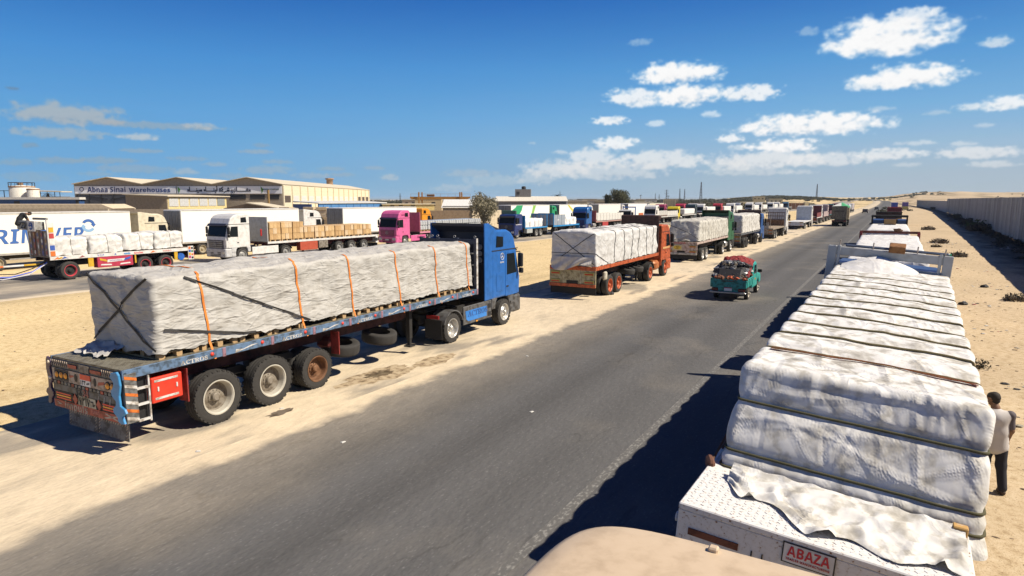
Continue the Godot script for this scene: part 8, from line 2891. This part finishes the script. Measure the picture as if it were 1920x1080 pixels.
# j: joints in the person's own axes; looks says where the face points
func person(label: String, where: Vector3, turn: float, j: Dictionary, looks: Vector3, shirt: Material, sleeve: Material, trousers: Material, shoe: Material):
	var skin := mat(0.20, 0.105, 0.06, 0.6, 0, 0)
	var hair := mat(0.02, 0.015, 0.012, 0.8, 0, 0)
	var up: Vector3 = (j.head - j.neck).normalized()
	var fwd := (looks - up * looks.dot(up)).normalized()
	var s := SurfaceTool.new()
	s.begin(Mesh.PRIMITIVE_TRIANGLES)
	var body: Array = [[j.pelvis, j.waist, 0.125, 0.115], [j.waist, j.chest, 0.115, 0.135], [j.chest, j.neck, 0.115, 0.06], [j.neck, j.head, 0.056, 0.054]]
	for q in ["l", "r"]:
		body.append([j.chest + (j["shoulder_" + q] - j.chest) * 0.4, j["shoulder_" + q], 0.085, 0.062])
		body.append([j["shoulder_" + q], j["elbow_" + q], 0.052, 0.040])
		body.append([j["elbow_" + q], j["wrist_" + q], 0.040, 0.027])
		body.append([j["hip_" + q], j["knee_" + q], 0.085, 0.058])
		body.append([j["knee_" + q], j["ankle_" + q], 0.056, 0.038])
		body.append([j["ankle_" + q], j["toe_" + q], 0.042, 0.034])
	limbs(s, body, 0.017, 0.05)
	limbs(s, head_bones(j.head, fwd, up), 0.0075, 0.02)
	for q in ["l", "r"]:
		var along: Vector3 = j["wrist_" + q] - j["elbow_" + q]
		limbs(s, hand_bones(j["wrist_" + q], along, Vector3(0.6 if q == "l" else -0.6, 0, 0.3), Vector3(0, 0.2, -1)), 0.0055, 0.006)
	s.generate_normals()
	var o := part(self, "person", s.commit(), skin, Transform3D(Basis(Vector3.UP, deg_to_rad(turn)), where))
	tag(o, label, "person")
	# clothes follow the limbs a little outside them
	var tee: Array = [[j.pelvis + (j.pelvis - j.waist) * 0.85, j.waist, 0.146, 0.142], [j.waist, j.chest, 0.142, 0.155], [j.chest, j.chest.lerp(j.neck, 0.75), 0.135, 0.075]]
	for sd in [-1.0, 1.0]:   # shoulder blades and flanks widen the shirt
		tee.append([j.pelvis + (j.pelvis - j.waist) * 0.85 + Vector3(sd * 0.075, 0, 0), j.waist + Vector3(sd * 0.06, 0, 0), 0.120, 0.108])
		tee.append([j.waist + Vector3(sd * 0.06, 0, 0), j.chest + Vector3(sd * 0.09, 0.02, 0), 0.108, 0.105])
	for q in ["l", "r"]:
		tee.append([j.chest + (j["shoulder_" + q] - j.chest) * 0.35, j["shoulder_" + q], 0.105, 0.075])
	part(o, "shirt", skin_of(tee, 0.017, 0.06), shirt)
	for q in ["l", "r"]:
		part(o, "sleeve", skin_of([[j["shoulder_" + q], j["shoulder_" + q].lerp(j["elbow_" + q], 0.8), 0.070, 0.058], [j.chest + (j["shoulder_" + q] - j.chest) * 0.75, j["shoulder_" + q], 0.088, 0.071]], 0.015, 0.04), sleeve)
		part(o, "shoe", skin_of([[j["ankle_" + q] + Vector3(0, -0.045, 0.02), j["toe_" + q] + Vector3(0, -0.02, 0), 0.048, 0.042]], 0.012, 0.02), shoe)
	var pants: Array = [[j.pelvis + Vector3(0, 0.02, 0), j.pelvis + Vector3(0, -0.05, 0), 0.138, 0.135]]
	for q in ["l", "r"]:
		pants.append([j["hip_" + q], j["knee_" + q], 0.105, 0.080])
		pants.append([j["knee_" + q], j["ankle_" + q].lerp(j["knee_" + q], 0.06), 0.080, 0.072])
	part(o, "trousers", skin_of(pants, 0.017, 0.05), trousers)
	part(o, "hair", skin_of([[j.head + up * 0.045 - fwd * 0.030, j.head + up * 0.048 + fwd * 0.012, 0.087, 0.080], [j.head - fwd * 0.035, j.head - up * 0.02 - fwd * 0.035, 0.080, 0.066]], 0.009, 0.02), hair)
	for sd in [-1.0, 1.0]:
		var r := fwd.cross(up).normalized()
		part(o, "eye", skin_of([[j.head + r * sd * 0.033 + up * 0.006 + fwd * 0.078, j.head + r * sd * 0.034 + up * 0.006 + fwd * 0.079, 0.013, 0.013]], 0.006, 0.005), mat(0.10, 0.08, 0.07, 0.2, 0, 0))


func make_people():
	person("man in white shirt with grey sleeves walking along the white tarpaulin load", Vector3(1.86, terr(1.86, -13.7) - 0.01, -13.7), 10.0, {
		"pelvis": Vector3(0, 0.96, 0), "waist": Vector3(-0.01, 1.12, 0.01), "chest": Vector3(-0.02, 1.33, 0.01), "neck": Vector3(-0.045, 1.51, -0.03), "head": Vector3(-0.075, 1.655, -0.07),
		"shoulder_l": Vector3(-0.205, 1.43, 0.0), "shoulder_r": Vector3(0.165, 1.42, 0.03), "elbow_l": Vector3(-0.225, 1.16, -0.06), "elbow_r": Vector3(0.195, 1.15, 0.05), "wrist_l": Vector3(-0.25, 0.98, -0.23), "wrist_r": Vector3(0.18, 0.91, -0.04),
		"hip_l": Vector3(-0.09, 0.91, 0), "hip_r": Vector3(0.09, 0.91, 0), "knee_l": Vector3(-0.10, 0.50, -0.10), "knee_r": Vector3(0.10, 0.50, 0.04), "ankle_l": Vector3(-0.10, 0.10, -0.04), "ankle_r": Vector3(0.12, 0.10, 0.16), "toe_l": Vector3(-0.12, 0.04, -0.20), "toe_r": Vector3(0.12, 0.045, 0.0)},
		Vector3(-0.8, -0.15, -1.0), mat(0.56, 0.54, 0.54, 0.8, 0, 1), mat(0.12, 0.105, 0.12, 0.8, 0, 1), mat(0.012, 0.013, 0.022, 0.8, 0, 0), mat(0.05, 0.03, 0.02, 0.7, 0, 0))
	person("man in black crouching on top of the painted trailer's headboard", Vector3(-45.2, 3.10, -18.35), -14.0, {
		"pelvis": Vector3(0, 0.50, 0.12), "waist": Vector3(0, 0.66, 0.06), "chest": Vector3(0, 0.86, -0.10), "neck": Vector3(0, 0.95, -0.28), "head": Vector3(0, 0.95, -0.43),
		"shoulder_l": Vector3(-0.19, 0.90, -0.18), "shoulder_r": Vector3(0.19, 0.90, -0.18), "elbow_l": Vector3(-0.22, 0.64, -0.30), "elbow_r": Vector3(0.22, 0.64, -0.30), "wrist_l": Vector3(-0.14, 0.42, -0.40), "wrist_r": Vector3(0.14, 0.42, -0.40),
		"hip_l": Vector3(-0.10, 0.48, 0.10), "hip_r": Vector3(0.10, 0.48, 0.10), "knee_l": Vector3(-0.16, 0.44, -0.28), "knee_r": Vector3(0.16, 0.46, -0.28), "ankle_l": Vector3(-0.12, 0.09, -0.02), "ankle_r": Vector3(0.12, 0.09, -0.02), "toe_l": Vector3(-0.13, 0.04, -0.16), "toe_r": Vector3(0.13, 0.04, -0.16)},
		Vector3(0, -1.0, -0.25), mat(0.012, 0.012, 0.014, 0.8, 0, 0), mat(0.012, 0.012, 0.014, 0.8, 0, 0), mat(0.035, 0.04, 0.055, 0.8, 0, 0), mat(0.45, 0.45, 0.45, 0.6, 0, 0))


# ---------------------------------------------------------------- litter and scrub on the sand

func shrub(label: String, x: float, z: float, r: float, c: Color, dead: bool):
	var t := thing("dry_shrub", label, "shrub", Vector3(x, terr(x, z), z), 0.0, "dry shrubs on the verge")
	part(t, "foliage", leaf_mesh(260, Vector3(r, r * 0.42, r), r * 0.14, int(absf(x * 13 + z * 7)) % 97, 0.05), mat(c.r, c.g, c.b, 0.9, 0, 0), at(0, r * 0.22, 0))
	if dead:
		part(t, "branches", leaf_mesh(120, Vector3(r * 1.1, r * 0.3, r * 1.1), r * 0.3, int(absf(x * 5 + z)) % 89, 0.2), mat(0.10, 0.075, 0.05, 0.9, 0, 0), at(0, r * 0.16, 0))


func make_litter():
	shrub("grey shrub full of pale litter near the wall's shadow", 5.1, -91.5, 1.0, Color(0.27, 0.23, 0.17), true)
	shrub("dark flattened shrub next to green bottle crate", 5.4, -70.5, 0.85, Color(0.07, 0.055, 0.04), true)
	shrub("dark scrubby bush at the frame's right edge", 5.8, -41.0, 0.6, Color(0.06, 0.055, 0.04), true)
	shrub("low dark plant on the sand beside the white load", 2.6, -24.0, 0.42, Color(0.055, 0.05, 0.03), false)
	shrub("dark low scrub heap lit at the shadow edge", 5.5, -131.0, 1.1, Color(0.12, 0.09, 0.06), true)
	shrub("dry brush patch between shrub and load", 4.4, -84.0, 0.5, Color(0.22, 0.17, 0.10), true)
	shrub("bushy dark scrub against the far wall", 12.6, -128.0, 1.9, Color(0.035, 0.035, 0.02), true)
	shrub("second dark scrub against the far wall", 14.4, -168.0, 1.8, Color(0.04, 0.035, 0.022), true)
	shrub("leafy scrub rising over the wall's foot", 12.9, -137.0, 2.6, Color(0.06, 0.085, 0.03), false)
	var sm := MultiMesh.new()   # the dark strip of scrub along the wall's foot
	sm.transform_format = MultiMesh.TRANSFORM_3D
	sm.mesh = leaf_mesh(120, Vector3(1, 0.5, 1), 0.22, 61, 0.05)
	sm.instance_count = 170
	for i in 170:
		var z := -66.0 - 180.0 * rng.randf()
		var x := wall_x(z) - 0.4 - absf(rng.randfn()) * 0.9
		var r := rng.randf_range(0.3, 0.9)
		sm.set_instance_transform(i, Transform3D(Basis(Vector3.UP, rng.randf() * 6.0).scaled(Vector3(r, r * 0.8, r)), Vector3(x, terr(x, z) + r * 0.15, z)))
	var so := MultiMeshInstance3D.new()
	so.name = "scrub_strip"
	so.multimesh = sm
	so.material_override = mat(0.05, 0.045, 0.03, 0.9, 0, 0)
	so.set_meta("kind", "stuff")
	so.set_meta("label", "dark strip of scrub along the wall's foot")
	add_child(so)
	# pale rubbish caught in the big shrub and lying about
	var spots := [[5.1, -91.5, 1.5, 26], [5.4, -70.5, 0.9, 8], [5.2, -47.0, 1.0, 12], [4.2, -38.3, 0.8, 10], [3.8, -31.2, 0.7, 9], [4.6, -27.0, 0.8, 8], [2.9, -18.6, 0.7, 8], [3.2, -22.0, 0.5, 5], [5.6, -58.0, 2.0, 8], [10.5, -84.0, 1.2, 10]]
	var cols: Array = [mat(0.6, 0.6, 0.58, 0.7, 0, 1), mat(0.55, 0.52, 0.46, 0.7, 0, 1), mat(0.30, 0.27, 0.22, 0.8, 0, 1), mat(0.03, 0.03, 0.03, 0.6, 0, 0), mat(0.32, 0.08, 0.07, 0.7, 0, 1)]
	for q in spots:
		var o := thing("litter", "scattered paper and plastic litter on the sandy verge", "litter", Vector3(q[0], terr(q[0], q[1]), q[1]))
		o.set_meta("kind", "stuff")
		for i in q[3]:
			var px: float = rng.randfn() * q[2] * 0.6
			var pz: float = rng.randfn() * q[2] * 0.7
			var sz := rng.randf_range(0.04, 0.14) * (1.6 if q[1] < -60 else 1.0)
			part(o, "scrap", crumple(i % 6), cols[[0, 0, 1, 1, 2, 3, 4][rng.randi() % 7]], Transform3D(Basis.from_euler(Vector3(rng.randf() * 0.5, rng.randf() * 6, rng.randf() * 0.4)).scaled(Vector3(sz, sz * 0.28, sz * 0.8)), Vector3(px, terr(q[0] + px, q[1] + pz) - terr(q[0], q[1]) + sz * 0.12, pz)))
	var gc := thing("green_crate", "small bright green crate lying beside the dark flattened shrub", "crate", Vector3(4.45, terr(4.45, -68.9), -68.9), 20.0)
	part(gc, "crate_shell", one_box(Vector3(0.62, 0.34, 0.4), 0.03), mat(0.03, 0.42, 0.28, 0.5, 0, 1), at(0, 0.17, 0))
	for q in [[-12.35, -31.0, "dark crumpled bag by the orange truck's tail"], [3.35, -38.4, "dark crumpled bag on the verge beside second white load"], [5.0, -46.5, "dark crumpled bag farther out toward the wall's shadow"]]:
		var bag := thing("dark_bag", q[2], "bag", Vector3(q[0], terr(q[0], q[1]) if q[0] > 0 else 0.0, q[1]), 0.0, "dark bags on the ground")
		part(bag, "bag_skin", crumple(2), cols[3], Transform3D(Basis.from_scale(Vector3(0.28, 0.14, 0.22)), Vector3(0, 0.06, 0)))
	# small litter, twigs and stones over the verge and the median
	var mm := MultiMesh.new()
	mm.transform_format = MultiMesh.TRANSFORM_3D
	mm.mesh = crumple(1)
	mm.instance_count = 1500
	for i in 1500:
		var x := rng.randf_range(1.6, 9.5) if i < 900 else rng.randf_range(-36.0, -16.5)
		var z := -8.0 - 90.0 * pow(rng.randf(), 1.3) if i < 900 else rng.randf_range(-2.0, -75.0)
		var sz := rng.randf_range(0.01, 0.038)
		mm.set_instance_transform(i, Transform3D(Basis.from_euler(Vector3(0, rng.randf() * 6, 0)).scaled(Vector3(sz * rng.randf_range(0.8, 3.0), sz * 0.5, sz)), Vector3(x, terr(x, z) + sz * 0.2, z)))
	var tw := MultiMeshInstance3D.new()
	tw.name = "twigs_and_stones"
	tw.multimesh = mm
	tw.material_override = mat(0.15, 0.11, 0.075, 0.9, 0, 0)
	tw.set_meta("kind", "stuff")
	tw.set_meta("label", "small twigs and stones scattered over the sand")
	add_child(tw)
	for q in [[-6.9, -12.6, "white paper scrap alone on the open asphalt"], [-9.3, -9.0, "small white scrap low on the asphalt near the bottom"], [-9.6, -17.2, "white paper scrap on asphalt level with the blue truck's cab"], [-11.4, -7.2, "small white scrap on the sandy shoulder's lower end"], [-12.1, -9.8, "white scrap on the sand beside the trailer's rear wheels"]]:
		var o := thing("paper_scrap", q[2], "paper", Vector3(q[0], 0.0, q[1]), rng.randf() * 90.0, "paper scraps on the road")
		part(o, "paper", crumple(4), cols[0], Transform3D(Basis.from_scale(Vector3(0.075, 0.018, 0.05)), Vector3(0, 0.01, 0)))
